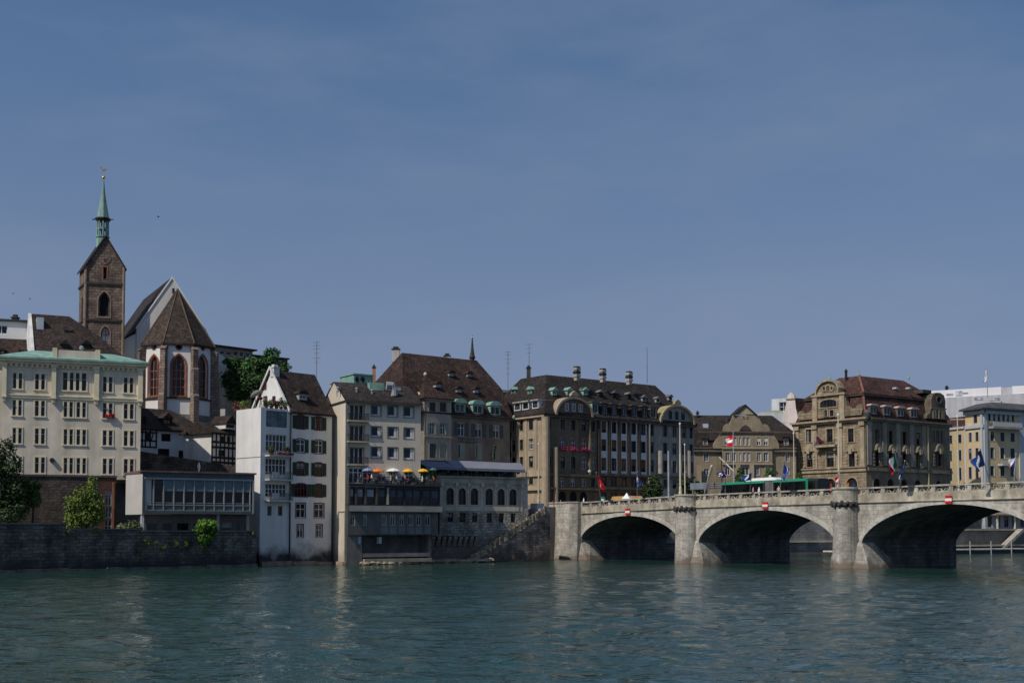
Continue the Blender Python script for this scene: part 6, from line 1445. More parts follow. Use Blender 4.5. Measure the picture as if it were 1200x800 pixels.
# side front, its shade put into the stone colour
ks = [(1025, 1030.3), (1041, 1046.3), (1057, 1062.3), (1073, 1078.3)]
zr = lambda y: FKs.Z(1027, y)
s1 = [H(FKs.U(a, 510), FKs.U(b, 510), zr(518.5), zr(503.3), None, .35) for a, b in ks]
s2 = [H(FKs.U(a, 536), FKs.U(b, 536), zr(545.8), zr(529), None, .35) for a, b in ks]
s3 = [H(FKs.U(a - 1.5, 565), FKs.U(b + 1.5, 565), zr(575), zr(560), 'round', .4) for a, b in ks] + [H(FKs.U(1096, 565), FKs.U(1103.5, 565), zr(575), zr(560), 'round', .4)]
pv = [H(FKs.U(a, 510), FKs.U(b, 510), FKs.Z(1098, 518), FKs.Z(1098, 504.5), None, .35) for a, b in ((1093.3, 1095.3), (1096.8, 1100.5), (1102, 1104))] + [H(FKs.U(1095.3, 537), FKs.U(1103.3, 537), FKs.Z(1098, 546), FKs.Z(1098, 530.5), None, .35)]
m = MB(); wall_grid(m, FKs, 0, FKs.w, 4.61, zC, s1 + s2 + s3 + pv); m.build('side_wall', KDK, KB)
for h in s1 + s2 + pv: window(KB, FKs, h, nx=2, nz=(.65,), frame=BRW, pane=GL[0], surround=KDK, sw=.28, sp=.14)
for h in s3: window(KB, FKs, h, frame=BRW, pane=DARK, surround=KDK, sw=.25, sp=.1)
for h in s2 + [pv[3]]: hood(FKs, h, KDK, .5, .75)
uP = FKs.U(1085.5, 530)
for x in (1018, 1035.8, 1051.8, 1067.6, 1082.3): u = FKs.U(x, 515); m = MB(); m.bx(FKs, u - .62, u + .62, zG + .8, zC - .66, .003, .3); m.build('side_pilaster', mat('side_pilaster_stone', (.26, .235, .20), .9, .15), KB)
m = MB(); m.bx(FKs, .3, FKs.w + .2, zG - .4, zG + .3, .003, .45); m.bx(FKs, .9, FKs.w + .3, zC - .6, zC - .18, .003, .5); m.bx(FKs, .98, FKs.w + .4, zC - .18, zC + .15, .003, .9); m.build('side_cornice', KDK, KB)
u = FKs.U(1086.5, 530); m = MB(); m.tube([FKs.P(u, 8.5, .25), FKs.P(u, zC - .7, .25)], .2, 8); m.build('lit_drainpipe', mat('ochre_downpipe', (.42, .32, .17)), KB)
# rear walls
pA, pB, pC = FK.P(0, 0), FKs.P(FKs.w, 0), None
bk = FK.P(0, 0) + (FKs.P(FKs.w, 0) - FKs.P(0, 0))
m = MB(); body_walls(m, [FK.P(0, 0), bk, FKs.P(FKs.w, 0)], 8.5, zC, (2,)); m.build('rear_wall', KDK, KB)
# mansard roof over the parallelogram plan
def off_poly(P_, e):
    c = sum(P_, Vector()) / 4; n = len(P_); out = []
    for k in range(n):
        a, b, d = P_[k - 1], P_[k], P_[(k + 1) % n]
        e1 = (b - a).normalized(); e2 = (d - b).normalized(); n1 = Vector((-e1.y, e1.x, 0)); n2 = Vector((-e2.y, e2.x, 0))
        if (c - b).dot(n1) < 0: n1 = -n1
        if (c - b).dot(n2) < 0: n2 = -n2
        q = 1 + n1.dot(n2); out.append(b + (n1 + n2) / q * e)
    return out
base = [FK.P(0, 0), FK.P(FK.w, 0), FKs.P(FKs.w, 0), bk]
lift = lambda P_, z: [Vector((p.x, p.y, z)) for p in P_]
zBr, zTp = zz(462.5, 256), zz(440.5, 262)
m = MB(); r0 = lift(off_poly(base, .15), zC + .15); r1 = lift(off_poly(base, 1.9), zBr); m.loft(r0, r1); m.build('mansard', KRF, KB)
m = MB(); r1b = lift(off_poly(base, 1.5), zBr + .02); r1c = lift(off_poly(base, 1.5), zBr + .3); r2 = lift(off_poly(base, 6.6), zTp); m.loft(r1b, r1c, False); m.loft(r1c, r2); m.poly(list(reversed(r1b))); m.build('upper_roof', KRF, KB)
m = MB(); m.tube([r0[1], r1[1]], .26, 6); m.tube([r1c[1], r2[1] + Vector((0, 0, .1))], .26, 6); m.build('hip_ridge', mat('red_hip_tiles', (.20, .09, .07)), KB)
m = MB(); 
for k in range(4): a, b = r1b[k], r1b[(k + 1) % 4]; f = Fr(a, b); m.bx(f, 0, f.w, zBr - .22, zBr + .0, -.5, .12)
m.build('roof_break_gutter', mat('dark_gutter', (.07, .065, .06)), KB)
for k, x in enumerate((1025, 1041, 1057, 1072.5)):
    u0, u1 = FKs.U(x - 4.0, 480), FKs.U(x + 3.8, 480); dormer(KB, FKs, u0, u1, FKs.Z(1027, 485.5) , FKs.Z(1027, 475.5), -.2, 2.2, mat('dark_lead', (.10, .095, .09)), mat('pale_dormer_lead', (.45, .36, .33), .6), 'round', rise=.45)
for x in (1050.5, 1066): pz = P3(x, 452.5, 262); m = MB(); m.cube(pz + Vector((0, .9, -.3)), .6, 1.0, .35, .6); m.build('roof_light', mat('pale_glazing', (.45, .50, .54)), KB)
# pavilion gable on the side
def G3(pts): return [(FKs.U(x, y), FKs.Z(1098, y)) for x, y in pts]
m = MB(); m.prism(FKs, G3([(1085, 491), (1112, 491), (1110.5, 487), (1107.5, 484.5), (1106.3, 477), (1106.6, 469), (1104.8, 462.5), (1100.5, 460), (1096, 460.3), (1092, 463), (1090.3, 468), (1090, 477), (1088.8, 484), (1085.5, 487)]), -2.5, .3); m.build('side_gable', mat('shade_dark_gable_stone', (.125, .105, .08), .9, .35, 1.2, .4), KB)  # gable stone darkened in colour, as if out of the sun
m = MB(); z = FKs.Z(1098, 478.5); m.bx(FKs, FKs.U(1089.5, 478), FKs.U(1107, 478), z - .12, z + .12, .303, .5)
for x in (1092.3, 1104.3): u = FKs.U(x, 484); m.bx(FKs, u - .28, u + .28, FKs.Z(1098, 491), z - .13, .303, .48)
m.build('side_gable_trim', KDK, KB)
h = hp(FKs, 1095.8, 465, 1100.8, 472, 'circle', .1); window(KB, FKs, h, frame=BRW, d=.42, pane=DARK, surround=KDK, sw=.2, sp=.06, name='oculus')
for a, b in ((1095, 1097.6), (1099.2, 1101.8)): h = H(FKs.U(a, 485), FKs.U(b, 485), FKs.Z(1098, 490), FKs.Z(1098, 480), None, .1); window(KB, FKs, h, frame=BRW, d=.42, pane=GL[0], surround=KTR, sw=.22, sp=.06)
m = MB(); u0, u1 = FKs.U(1086, 457), FKs.U(1096, 457); m.bx(FKs, u0, u1, FKs.Z(1090, 460), FKs.Z(1090, 456), -6, -1.0); m.build('side_gable_roof', mat('dark_gutter', (.07, .065, .06)), KB)
for p, yb, yt in ((FK.P(FK.U(971, 446), 0, -.3), 444.5, 437.5), (Vector((r2[1].x, r2[1].y, 0)), 440, 433.5), (Vector((P3(1064.5, 440, 266).x, 266, 0)), 443.5, 435.5)):
    m = MB(); z0, z1 = zz(yb + 1, p.y), zz(yt, p.y); m.lathe(p, [(.28, z0), (.3, z0 + .5), (.1, z0 + .7), (.05, z1)], 8); m.build('roof_finial', COPPER, KB)
chimney(KB, gp(991.5, 263, 440), .45, .45, zTp - .6, zz(435.3, 263), IRON)
m = MB(); u = FKs.U(1016.5, 486); m.lathe(FK.P(FK.w + .2, 0, -.3), [(.5, zC + .1), (.65, zC + .6), (.75, zC + 1.1), (.4, zC + 1.5), (.1, zC + 1.8)], 10); m.build('corner_urn', mat('dark_lead', (.10, .095, .09)), KB)
# red and grey banner over the balcony: hangs from the building, a thing of its own, with the flags

# stepped pink gable and roof to its left
wg = thing('gable_house', 'pale pink gable wall with curved top between the two sandstone buildings', 'building', gp(928, 272, 480) + Vector((0, 0, 9)))
fr = Fr(gp(919, 271.5, 470), gp(936, 269.5, 470)); P2 = lambda pts: [fr.px(x, y) for x, y in pts]
m = MB(); m.prism(fr, P2([(916, 495), (936, 495), (934.5, 486), (932.5, 478), (931.5, 467), (930.5, 463), (926.8, 459.2), (923, 463), (921.8, 467), (921, 474), (919, 482), (916.5, 489)]) , -.6, 0); m.prism(fr, [(0, 9), (fr.w, 9), (fr.w, fr.Z(930, 495)), (0, fr.Z(930, 495))], -.6, -.01); m.build('gable', mat('pale_pink_render', (.66, .585, .55), .9, .07), wg)
m = MB(); m.bx(fr, fr.U(921.3, 467), fr.U(932.3, 467), fr.Z(927, 467.3) - .1, fr.Z(927, 467.3) + .14, .003, .2); m.build('gable_moulding', KTR, wg)
m = MB(); a = [fr.P(*fr.px(931.5, 466), -.3), fr.P(*fr.px(936, 490), -.3)]; q = [p + Vector((7.5, 4.5, 0)) for p in a]
m.loft([a[0], a[1], q[1], q[0]], [p + Vector((0, 1.5, 0)) for p in (a[0], a[1], q[1], q[0])]); m.build('roof', KRF, wg)

# ================================================================== YELLOW HOTEL ON THE RIGHT
FL = Fr(gp(1094, 292, 530), gp(1152.5, 277, 530)); FLs = Fr(gp(1152.55, 277, 530), gp(1262, 291, 530))
LB = thing('hotel', 'yellow hotel with pale blue grey corner pilasters and flat overhanging roof at the right edge', 'building', FL.P(FL.w, 8.5, -6))
YEL = mat('yellow_plaster', (.60, .46, .26), .9, .08, .6, .1); BLP = mat('pale_blue_grey_trim', (.44, .47, .50), .85, .06, .8, .08)
zE = FL.Z(1152, 479.5); uw = FL.U(1131.5, 520)
zf = lambda y: FL.Z(1145, y)
h1 = [H(FL.U(1141, 490), FL.U(1145.3, 490), zf(495.3), zf(485.8), None, .2)] + [H(FL.U(a, (y0 + y1) / 2), FL.U(b, (y0 + y1) / 2), zf(y1), zf(y0), None, .2) for y0, y1 in ((506, 516.8), (524.8, 537.5), (546.5, 560.5)) for a, b in ((1135.3, 1138.8), (1143.3, 1146.8))]
m = MB(); wall_grid(m, FL, uw, FL.w, 8.5, zE, h1); m.build('wall', YEL, LB)
hw_ = [H(FL.U(a, (y0 + y1) / 2), FL.U(b, (y0 + y1) / 2), zf(y1), zf(y0), None, .2) for y0, y1 in ((507, 517), (525.5, 538), (546.5, 561.5)) for a, b in ((1113.3, 1117.5), (1123.6, 1128.4))]
fW = FL.off(.4); zW = zf(499)
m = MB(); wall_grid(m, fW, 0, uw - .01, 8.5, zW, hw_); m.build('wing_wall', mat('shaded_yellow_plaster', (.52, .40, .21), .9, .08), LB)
for h in h1: window(LB, FL, h, nx=2, nz=(.6,), frame=BRW, pane=GL[0], surround=BLP, sw=.2)
for h in hw_: window(LB, fW, h, nx=2, nz=(.6,), frame=IRON, pane=GL[0], surround=BLP, sw=.15)
m = MB(); m.hexa([FL.P(0, zW + .2, .6), FL.P(uw + .2, zW + .2, .6), FL.P(uw + .2, zW + .2, -5), FL.P(0, zW + .2, -5), FL.P(0, zf(484), -2.6), FL.P(uw - 3.5, zf(484), -2.6), FL.P(uw - 3.5, zf(484), -4), FL.P(0, zf(484), -4)]); m.build('wing_roof', KRF, LB)
m = MB(); m.bx(FL, 0, uw + .25, zW - .3, zW + .19, -.4, .75); m.build('wing_cornice', BLP, LB)
zs = lambda y: FLs.Z(1170, y)
h2 = [H(FLs.U(a, 489), FLs.U(b, 489), zs(493.2), zs(485.3), None, .25) for a, b in ((1157.8, 1161), (1163.4, 1166.6), (1168.9, 1172), (1174.3, 1177.4), (1179.7, 1182.8), (1185.3, 1188.5), (1203, 1207), (1210, 1214), (1222, 1226), (1238, 1242))]
h2 += [H(FLs.U(a, (y0 + y1) / 2), FLs.U(b, (y0 + y1) / 2), zs(y1), zs(y0), None, .2) for y0, y1 in ((506.3, 516.6), (524.5, 537.2), (546, 557.5)) for a, b in ((1160.3, 1165), (1172.2, 1177), (1184, 1189), (1204, 1209), (1221, 1226), (1238, 1243))]
m = MB(); wall_grid(m, FLs, 0, FLs.w, 8.5, zE, h2); m.build('river_wall', YEL, LB)
for k, h in enumerate(h2): window(LB, FLs, h, nx=2 if k > 9 else 1, nz=(.6,) if k > 9 else (), frame=IRON, pane=GL[1] if k < 16 else GL[0], surround=BLP, sw=.2)
for fr, us_ in ((FL, ((1150.4, 1152.4),)), (FLs, ((1152.7, 1156.3), (1193.5, 1199.5)))):
    for a, b in us_: m = MB(); m.bx(fr, fr.U(a, 520), fr.U(b, 520), 8.5, zE - .9, .003, .3); m.build('pilaster', BLP, LB)
m = MB(); m.bx(FL, uw, FL.w + .3, zf(501.5), zf(497.5), .003, .35); m.build('string_course', BLP, LB)
zb2 = zs(500.2); ua, ub2 = FLs.U(1157.5, 500), FLs.U(1192, 500)
m = MB(); m.bx(FLs, ua, ub2, zb2 - .5, zb2, .003, 1.6); m.build('balcony', mat('grey_balcony', (.25, .26, .28)), LB)
railing(LB, FLs, ua + .1, ub2 - .1, zb2, 1.0, 1.5, BLP, .3, 'balcony_railing', .05, ends=1.4)
ua, ub2 = FLs.U(1169, 540), FLs.U(1181, 540); zb3 = zs(543.5)
m = MB(); m.bx(FLs, ua, ub2, zb3 - .4, zb3, .003, 1.4); m.build('balcony', BLP, LB); railing(LB, FLs, ua + .1, ub2 - .1, zb3, 1.0, 1.3, GREYM, .3, 'balcony_railing', .04, ends=1.2)
m = MB(); m.bx(FL, uw - .1, FL.w + .5, zE - .9, zE - .1, .003, .5); m.bx(FLs, .52, FLs.w, zE - .9, zE - .1, .003, .5); m.build('frieze', BLP, LB)
bs = [FL.P(uw - .6, 0, 1.3), FL.P(FL.w, 0, 0) + (FLs.u * -1.0 + FL.u * 1.0).normalized() * 0 + FL.u * 1.3 + FL.n * 1.3, FLs.P(FLs.w, 0, 1.3), FLs.P(FLs.w, 0, -14), FL.P(uw - .6, 0, -9)]
m = MB(); m.loft(lift(bs, zE), lift(bs, zE + .35)); c = sum(bs, Vector()) / 5; m.loft(lift(bs, zE + .352), lift([p.lerp(c, .35) for p in bs], zE + 1.9)); m.build('roof', mat('dark_zinc_roof', (.075, .08, .085), .7), LB)
m = MB(); body_walls(m, [FLs.P(FLs.w, 0), FLs.P(FLs.w, 0, -12), FL.P(uw, 0, -8), FL.P(uw, 0)], 8.5, zE, (3,)); m.build('rear_wall', YEL, LB)
# riverside storey of the hotel, seen under the third bridge arch
hr2 = [H(.8 + k * 2.6, 2.2 + k * 2.6, 5.6, 8.0, None, .25) for k in range(int((FLs.w - 2) / 2.6))]
m = MB(); f_ = FLs.off(.05); wall_grid(m, f_, 0, FLs.w, 4.62, 8.49, hr2); m.poly([f_.P(0, 4.62), f_.P(0, 8.49), f_.P(0, 8.49, -3), f_.P(0, 4.62, -3)]); m.build('riverside_wall', mat('grey_riverside_plaster', (.40, .41, .42)), LB)
for h in hr2: window(LB, f_, h, nx=2, nz=(.6,), frame=IRON, pane=GL[0])
for k in range(7): p = FLs.P(1.2 + k * 5.5, 0, 2.4); m = MB(); m.lathe(p, [(.34, 4.66), (.34, 4.95), (.26, 5.1), (.24, 8.0), (.36, 8.25)], 10); m.build('column', mat('pale_column', (.6, .57, .5)), LB)
m = MB(); m.bx(FLs, .2, FLs.w, 8.25, 8.5, .06, 3.0); m.build('canopy', mat('canopy_concrete', (.3, .29, .28)), LB)
# ================================================================== BUILDINGS FAR BEHIND
FM = Fr(gp(1085, 345, 460), gp(1260, 325, 460)); MBd = thing('hospital_block', 'long white modern building with louvred roof storey far behind the yellow hotel', 'building', FM.P(20, 9, -8))
zt = FM.Z(1150, 454.5); zm = FM.Z(1150, 463.5); zl = FM.Z(1150, 480)
WM = mat('white_metal_cladding', (.74, .73, .76), .7, .04, .4, .06); GMd = mat('light_grey_louvre', (.46, .46, .49), .7, .06)
m = MB(); m.bx(FM, 0, FM.U(1173.5, 460), zm, zt, -14, 0); m.build('upper_wall', WM, MBd)
m = MB(); m.bx(FM, FM.U(1173.7, 460), FM.U(1186, 460), zm, zt - .2, -14, -.1); m.build('louvre_bay', GMd, MBd)
m = MB(); m.bx(FM, FM.U(1186.2, 460), FM.w, zm, zt, -14, 0); m.build('right_wall', WM, MBd)
m = MB(); m.bx(FM, 0, FM.w, 9, zm - .01, -14, .3); m.build('lower_wall', GMd, MBd)
for x0, x1, y0, y1 in ((1109, 1117, 461, 463), (1120, 1127.5, 458, 463.5), (1128, 1134.5, 459.5, 461), (1142, 1152, 465.5, 468.5), (1160, 1172, 466, 469)):
    h = hp(FM, x0, y0, x1, y1, rev=.1); window(MBd, FM.off(.3) if y0 > 464 else FM, h, d=.15, frame=GMd, pane=glass('pale_blue_glass', (.35, .40, .45), .2), nx=2)
chimney(MBd, gp(1109.5, 343, 455), .7, .7, zt - .3, zz(454, 343), IRON)
# glazed modern block far behind the gabled building
gb = thing('office_block', 'small modern glazed rooftop block far behind the sandstone gables', 'building', gp(912, 330, 480) + Vector((0, 0, 9)))
fr = Fr(gp(904, 330, 475), gp(930, 326, 475)); h = hp(fr, 913, 470.8, 927, 481.5, rev=.4)
m = MB(); z1 = fr.Z(912, 467); wall_grid(m, fr, 0, fr.w, 9, z1, [h]); body_walls(m, rect(fr, 0, fr.w, 9), 9, z1, (0,)); m.poly([fr.P(0, z1), fr.P(fr.w, z1), fr.P(fr.w, z1, -9), fr.P(0, z1, -9)]); m.build('wall', mat('pale_grey_panel', (.52, .54, .56), .7, .06), gb); window(gb, fr, h, nx=3, nz=(.5,), frame=WHITEF, pane=GL[1])
m = MB(); fr2 = Fr(gp(886, 318, 485), gp(920, 318, 485)); m.bx(fr2, 0, fr2.w, 9, fr2.Z(900, 484), -8, 0); m.mi = 1; m.prism(fr2, [(0, fr2.Z(900, 484)), (fr2.w, fr2.Z(900, 484)), (fr2.w - 1, fr2.Z(900, 480.5)), (4.5, fr2.Z(900, 480.5))], -7, -.3); m.build('lower_block', [mat('pale_grey_panel', (.52, .54, .56)), mat('pale_green_roof', (.42, .44, .30))], gb)
# flat roofed building on the hill behind the tree
hb_ = thing('flat_roof_building', 'low flat roofed brown building on the hill behind the church tree', 'building', gp(295, 232, 430) + Vector((0, 0, 20)))
fr = Fr(gp(252, 230, 420), gp(296, 236, 420)); fr2 = Fr(gp(296.1, 236, 420), gp(337, 241, 420))
TAN = mat('tan_plaster', (.33, .25, .17), .9, .15); 
ha_ = [H(fr.w * f, fr.w * f + 1.1, fr.Z(275, 417), fr.Z(275, 410.5), None, .2) for f in (.12, .3, .48, .64, .8)]
m = MB(); wall_grid(m, fr, 0, fr.w, 15, fr.Z(270, 408), ha_); body_walls(m, rect(fr, 0, fr.w, 8), 15, fr.Z(270, 408), (0,)); m.build('wall', TAN, hb_)
for h in ha_: window(hb_, fr, h, nx=1)
m = MB(); m.bx(fr, -.6, fr.w + .6, fr.Z(270, 408) + .01, fr.Z(270, 406.3), -8.4, .7); m.build('flat_roof', mat('dark_roof_slab', (.045, .04, .04)), hb_)
m = MB(); m.bx(fr2, 0, fr2.w, 15, fr2.Z(310, 418.5), -8, 0); m.mi = 1; m.bx(fr2, -.2, fr2.w + .3, fr2.Z(310, 418.5) + .01, fr2.Z(310, 416.8), -8.2, .3); m.build('lower_wing', [mat('dark_brown_boarding', (.085, .065, .055)), mat('dark_roof_slab', (.045, .04, .04))], hb_)
# pale roof edge visible between the gambrel roof and the dark building
lb_ = thing('house', 'pale flat roof edge in the gap between the two big brown roofs', 'building', gp(593, 232, 470) + Vector((0, 0, 9)))
fr = Fr(gp(584, 232, 460), gp(602, 234, 460)); m = MB(); z = fr.Z(592, 457); m.bx(fr, 0, fr.w, 9, z - .5, -8, 0); m.build('wall', mat('brown_render', (.12, .08, .06)), lb_); m = MB(); m.bx(fr, -.3, fr.w + .3, z - .498, z, -8.2, .3); m.build('flat_roof', mat('pale_pink_roof', (.50, .44, .44)), lb_)
# ================================================================== ON THE BRIDGE
def dz(u): return ptop(u) - .98
# ---- tapering cream masts
CRM = mat('cream_mast_paint', (.56, .50, .38), .6, .08, stain=.15)
MASTS = [(797.3, 579.5, 495.5, -.35, 'tall cream tram mast standing on the first drum pier of the bridge', .14),
         (802.8, 579.5, 520, -18.4, 'shorter cream tram mast right behind the mast of the first drum pier', .12),
         (983.3, 571.5, 484.5, -.35, 'tall cream tram mast standing on the second drum pier before the baroque building', .14),
         (930.7, 562.5, 506.5, -18.4, 'thin cream tram mast at the left corner of the baroque building', .12),
         (1123.4, 565.5, 487, -18.4, 'cream tram mast with crossarm before the yellow hotel', .14),
         (631.2, 590, 519.5, -.3, 'cream tram mast before the sunlit end face of the dark building', .14)]
for x, yb, yt, d, lab, r in MASTS:
    if x < 640: p = gp(x, 207.5, 590); zb, zt = 9.3, zz(yt, 207.5)
    else: u, _ = FB.px(x, yb, d); p = FB.P(u, 0, d); zb = ptop(u) - (.0 if d > -1 else 1.0); zt = FB.Z(x, yt, d)
    t = thing('tram_mast', lab, 'mast', (p.x, p.y, zb), 'cream tram masts along the bridge')
    m = MB(); m.lathe(p, [(r * 1.9, zb), (r * 1.9, zb + .5), (r * 1.5, zb + .6), (r * 1.5, zb + 1.2), (r * 1.15, zb + 1.35)], 10); m.build('base', CRM, t)
    m = MB(); m.lathe(p, [(r, zb + 1.2), (r * .9, zb + (zt - zb) * .55), (r * 1.15, zb + (zt - zb) * .56), (r * .7, zb + (zt - zb) * .57), (r * .5, zt - .3)], 10); m.build('shaft', CRM, t)
    m = MB(); m.lathe(p, [(.05, zt - .42), (r * 1.1, zt - .2), (r * 1.1, zt - .05), (.04, zt + .1)], 8); m.build('finial', WHITEF, t)
    if 'crossarm' in lab: m = MB(); m.tube([p + Vector((-.9, .2, zt - .5)), p + Vector((.9, -.2, zt - .5))], .07, 6); m.build('crossarm', CRM, t)
p = FB.P(FB.U(783.6, 581, -16), 0, -16); zb = dz(FB.U(783.6, 581, -16)); t = thing('pole', 'bare grey pole standing left of the cream masts', 'pole', (p.x, p.y, zb))
m = MB(); m.lathe(p, [(.17, zb), (.15, FB.Z(783.6, 528, -16))], 8); m.build('shaft', mat('pale_grey_pole', (.36, .38, .41), .5), t)

# ---- red white red navigation boards over the arch crowns
RED = mat('sign_red', (.55, .018, .012), .5, .06, stain=.1); SWH = mat('sign_white', (.78, .78, .76), .5, .04, stain=.05)
for (x, y0, y1, hw, lab) in ((735.2, 595.6, 603.3, 2.6, 'red and white striped board hung over the first arch from the left'), (896.3, 588, 596.2, 3.1, 'red and white striped board hung over the middle arch'), (1111.2, 580.3, 590, 3.9, 'red and white striped board hung over the rightmost arch')):
    u0, u1 = FB.U(x - hw, y0, .3), FB.U(x + hw, y0, .3); z1, z0 = FB.Z(x, y0, .3), FB.Z(x, y1, .3); h = (z1 - z0) / 3
    t = thing('no_entry_board', lab, 'sign', FB.P((u0 + u1) / 2, z0, .2), 'striped boards over the arches')
    for nm_, a, b, mt in (('red_band', 0, 1, RED), ('white_band', 1, 2, SWH), ('red_band', 2, 3, RED)): m = MB(); m.bx(FB, u0, u1, z0 + h * a + .005, z0 + h * b, .25, .31); m.build(nm_, mt, t)
    m = MB(); m.bx(FB, u0 + .1, u1 - .1, z0 + .1, z1 - .02, .08, .24); m.build('bracket', IRON, t)

# ---- flags
FBLUE = mat('flag_blue', (.03, .075, .33), .8, .12, stain=0); FNAVY = mat('flag_navy', (.010, .016, .085), .8, .1, stain=0); FWH = mat('flag_white', (.72, .72, .74), .8, .05, stain=0)
FRED = mat('flag_red', (.55, .015, .025), .8, .1, stain=0); FGRN = mat('flag_green', (.01, .11, .05), .8, .1, stain=0); FGREY = mat('flag_grey', (.22, .22, .24), .8, .1, stain=0); FDR = mat('flag_dark_red', (.17, .02, .035), .8, .1, stain=0)
def swiss(s, t): return 1 if (abs(s - .5) < .1 and abs(t - .5) < .32) or (abs(t - .5) < .1 and abs(s - .5) < .32) else 0
def aus(s, t):
    if s < .45 and t < .5: a, b = s / .45, t / .5; return 2 if abs(a - .5) < .1 or abs(b - .5) < .12 else 1 if abs(a - b) < .12 or abs(a + b - 1) < .12 or abs(a - .5) < .18 or abs(b - .5) < .2 else 0
    for cx, cy, r in ((.22, .75, .1), (.75, .2, .06), (.75, .8, .06), (.62, .48, .06), (.88, .42, .06)):
        if (s - cx) ** 2 + ((t - cy) * .7) ** 2 < r * r: return 1
    return 0
tri = lambda s, t: 0 if s < .33 else 1 if s < .66 else 2
bw = lambda s, t: 1 if abs(s - .55 - .2 * (t - .5)) < .085 else 0
half = lambda s, t: 1 if s > .55 else 0
FLAGS = [((704.6, 588), (699, 554), (699.6, 556.5), (704.2, 562), (709.6, 574), (702.4, 573), swiss, (FRED, FWH), 'red Swiss flag with white cross at the left end of the bridge parapet', 3.0),
  ((746.7, 582), (747, 553), (747.1, 554), (751.3, 566), (745.6, 572.5), (741, 565), bw, (FBLUE, FWH), 'blue flag with white stripe before the pale middle bays', 2.2),
  ((850, 577), (850, 541), (849.2, 547), (841, 554.5), (847.6, 563), (851, 556.5), aus, (FNAVY, FWH, FRED), 'navy flag with white stars and red white corner left above the bus', 2.2),
  ((879, 575), (880.9, 553.5), (880.7, 554.3), (868.3, 559), (872.6, 565), (879.8, 562), bw, (FBLUE, FWH), 'blue flag blown out flat over the middle of the bus roof', 2.2),
  ((914, 572), (919.4, 540.5), (919.3, 541), (925, 554), (919, 563), (914.5, 553), bw, (FBLUE, FWH), 'broad blue flag with white stripe above the right end of the bus', 2.2),
  ((983.2, 572), (982.6, 553), (982.5, 554.5), (979.6, 560.5), (980.3, 568), (982.8, 567), swiss, (FRED, FWH), 'limp red Swiss flag beside the cream mast on the second pier', .4),
  ((1055.6, 569), (1048.6, 528), (1048.7, 529), (1040.6, 547.5), (1044.6, 556.5), (1053, 545.5), tri, (FGRN, FWH, FRED), 'green white and red Italian flag before the dark side of the baroque building', 2.6),
  ((1054.3, 569), (1060.4, 540.5), (1060.3, 541.3), (1058.6, 553), (1054.3, 564.5), (1056.8, 556), bw, (FBLUE, FWH), 'narrow furled blue and white flag just right of the Italian flag', 2.6),
  ((1160.2, 566), (1149, 526.5), (1149.1, 527), (1138.2, 541), (1146.3, 552.5), (1154.6, 543.5), bw, (FBLUE, FWH), 'large blue flag with white diagonal before the yellow hotel corner', 3.6),
  ((1188.4, 563), (1190.6, 532.5), (1190.5, 535), (1181.2, 540.8), (1182, 546), (1189.6, 547.5), tri, (FBLUE, FWH, FRED), 'blue white and red French flag at the right edge', .6)]
def make_flag(fr, db, dt, pb, pt, cs, pat, mats, lab, depth_amp=.22, nm='flag', group='flags along the bridge parapet', pr=.045):
    ub, zb = fr.px(*pb, db); B = fr.P(ub, zb, db); ut, zt = fr.px(*pt, dt); T = fr.P(ut, zt, dt)
    t = thing(nm, lab, 'flag', B, group)
    m = MB(); m.tube([B, T], [pr * 1.2, pr], 6); m.build('pole', mat('pale_grey_pole', (.36, .38, .41), .5), t)
    m = MB(); m.lathe(T, [(.02, T.z - .05), (pr * 2, T.z + .03), (pr * 2, T.z + .1), (.02, T.z + .16)], 6); m.build('finial', GREYM, t)
    def on_pole(c):      # the point of the pole seen at this height: the hoist is really fixed to the pole
        best = None
        for i in range(201):
            q_ = B.lerp(T, i / 200); v = q_ - Vector((0, 0, EYE)); yy = v.y * _c + v.z * _s; zz_c = -v.y * _s + v.z * _c; py = CY - F * zz_c / yy; px = CX + F * v.x / yy
            e = abs(py - c[1]) * 3 + abs(px - c[0])
            if best is None or e < best[0]: best = (e, q_)
        return best[1]
    a_, d_ = on_pole(cs[0]), on_pole(cs[3]); C = [a_]
    for c, ref in ((cs[1], a_.lerp(d_, .3)), (cs[2], a_.lerp(d_, .7))): dd = (ref - fr.o).dot(fr.n) + .15; u, z = fr.px(*c, dd); C.append(fr.P(u, z, dd))
    C.append(d_)
    NS, NT = 22, 16; m = MB(); ph = random.random() * 6
    def q(s, tt):
        a = C[0].lerp(C[3], tt); b = C[1].lerp(C[2], tt); p = a.lerp(b, s)
        amp = depth_amp * min(1, s * 2.5 + .1); w = math.sin(s * 6 + tt * 2 + ph) * amp + math.sin(s * 13 - tt * 4 + ph * 2) * amp * .3
        return p + fr.n * w + fr.u * (math.cos(s * 9 + tt * 3 + ph) * amp * .5) + Vector((0, 0, .05 * math.sin(tt * 6 + s * 4)))
    for i in range(NS):
        for j in range(NT):
            s0, s1, t0, t1 = i / NS, (i + 1) / NS, j / NT, (j + 1) / NT; m.mi = pat((s0 + s1) / 2, (t0 + t1) / 2)
            m.poly([q(s0, t0), q(s1, t0), q(s1, t1), q(s0, t1)])
    o = m.build('cloth', list(mats), t, smooth=False, normals=False)
    o.data.polygons.foreach_set('use_smooth', [True] * len(o.data.polygons))
    return t
for pb, pt, a, b, c, d, pat, ms, lab, dt in FLAGS: make_flag(FB, .12, dt, pb, pt, (a, b, c, d), pat, ms, lab)
make_flag(FB, -13, -13, (860, 579), (859.2, 506), ((858.9, 508.3), (850.8, 514.5), (850, 522.5), (859, 523.2)), swiss, (FRED, FWH), 'big Swiss flag flying high before the gabled sandstone building', .4, group='flags in the street', pr=.07)
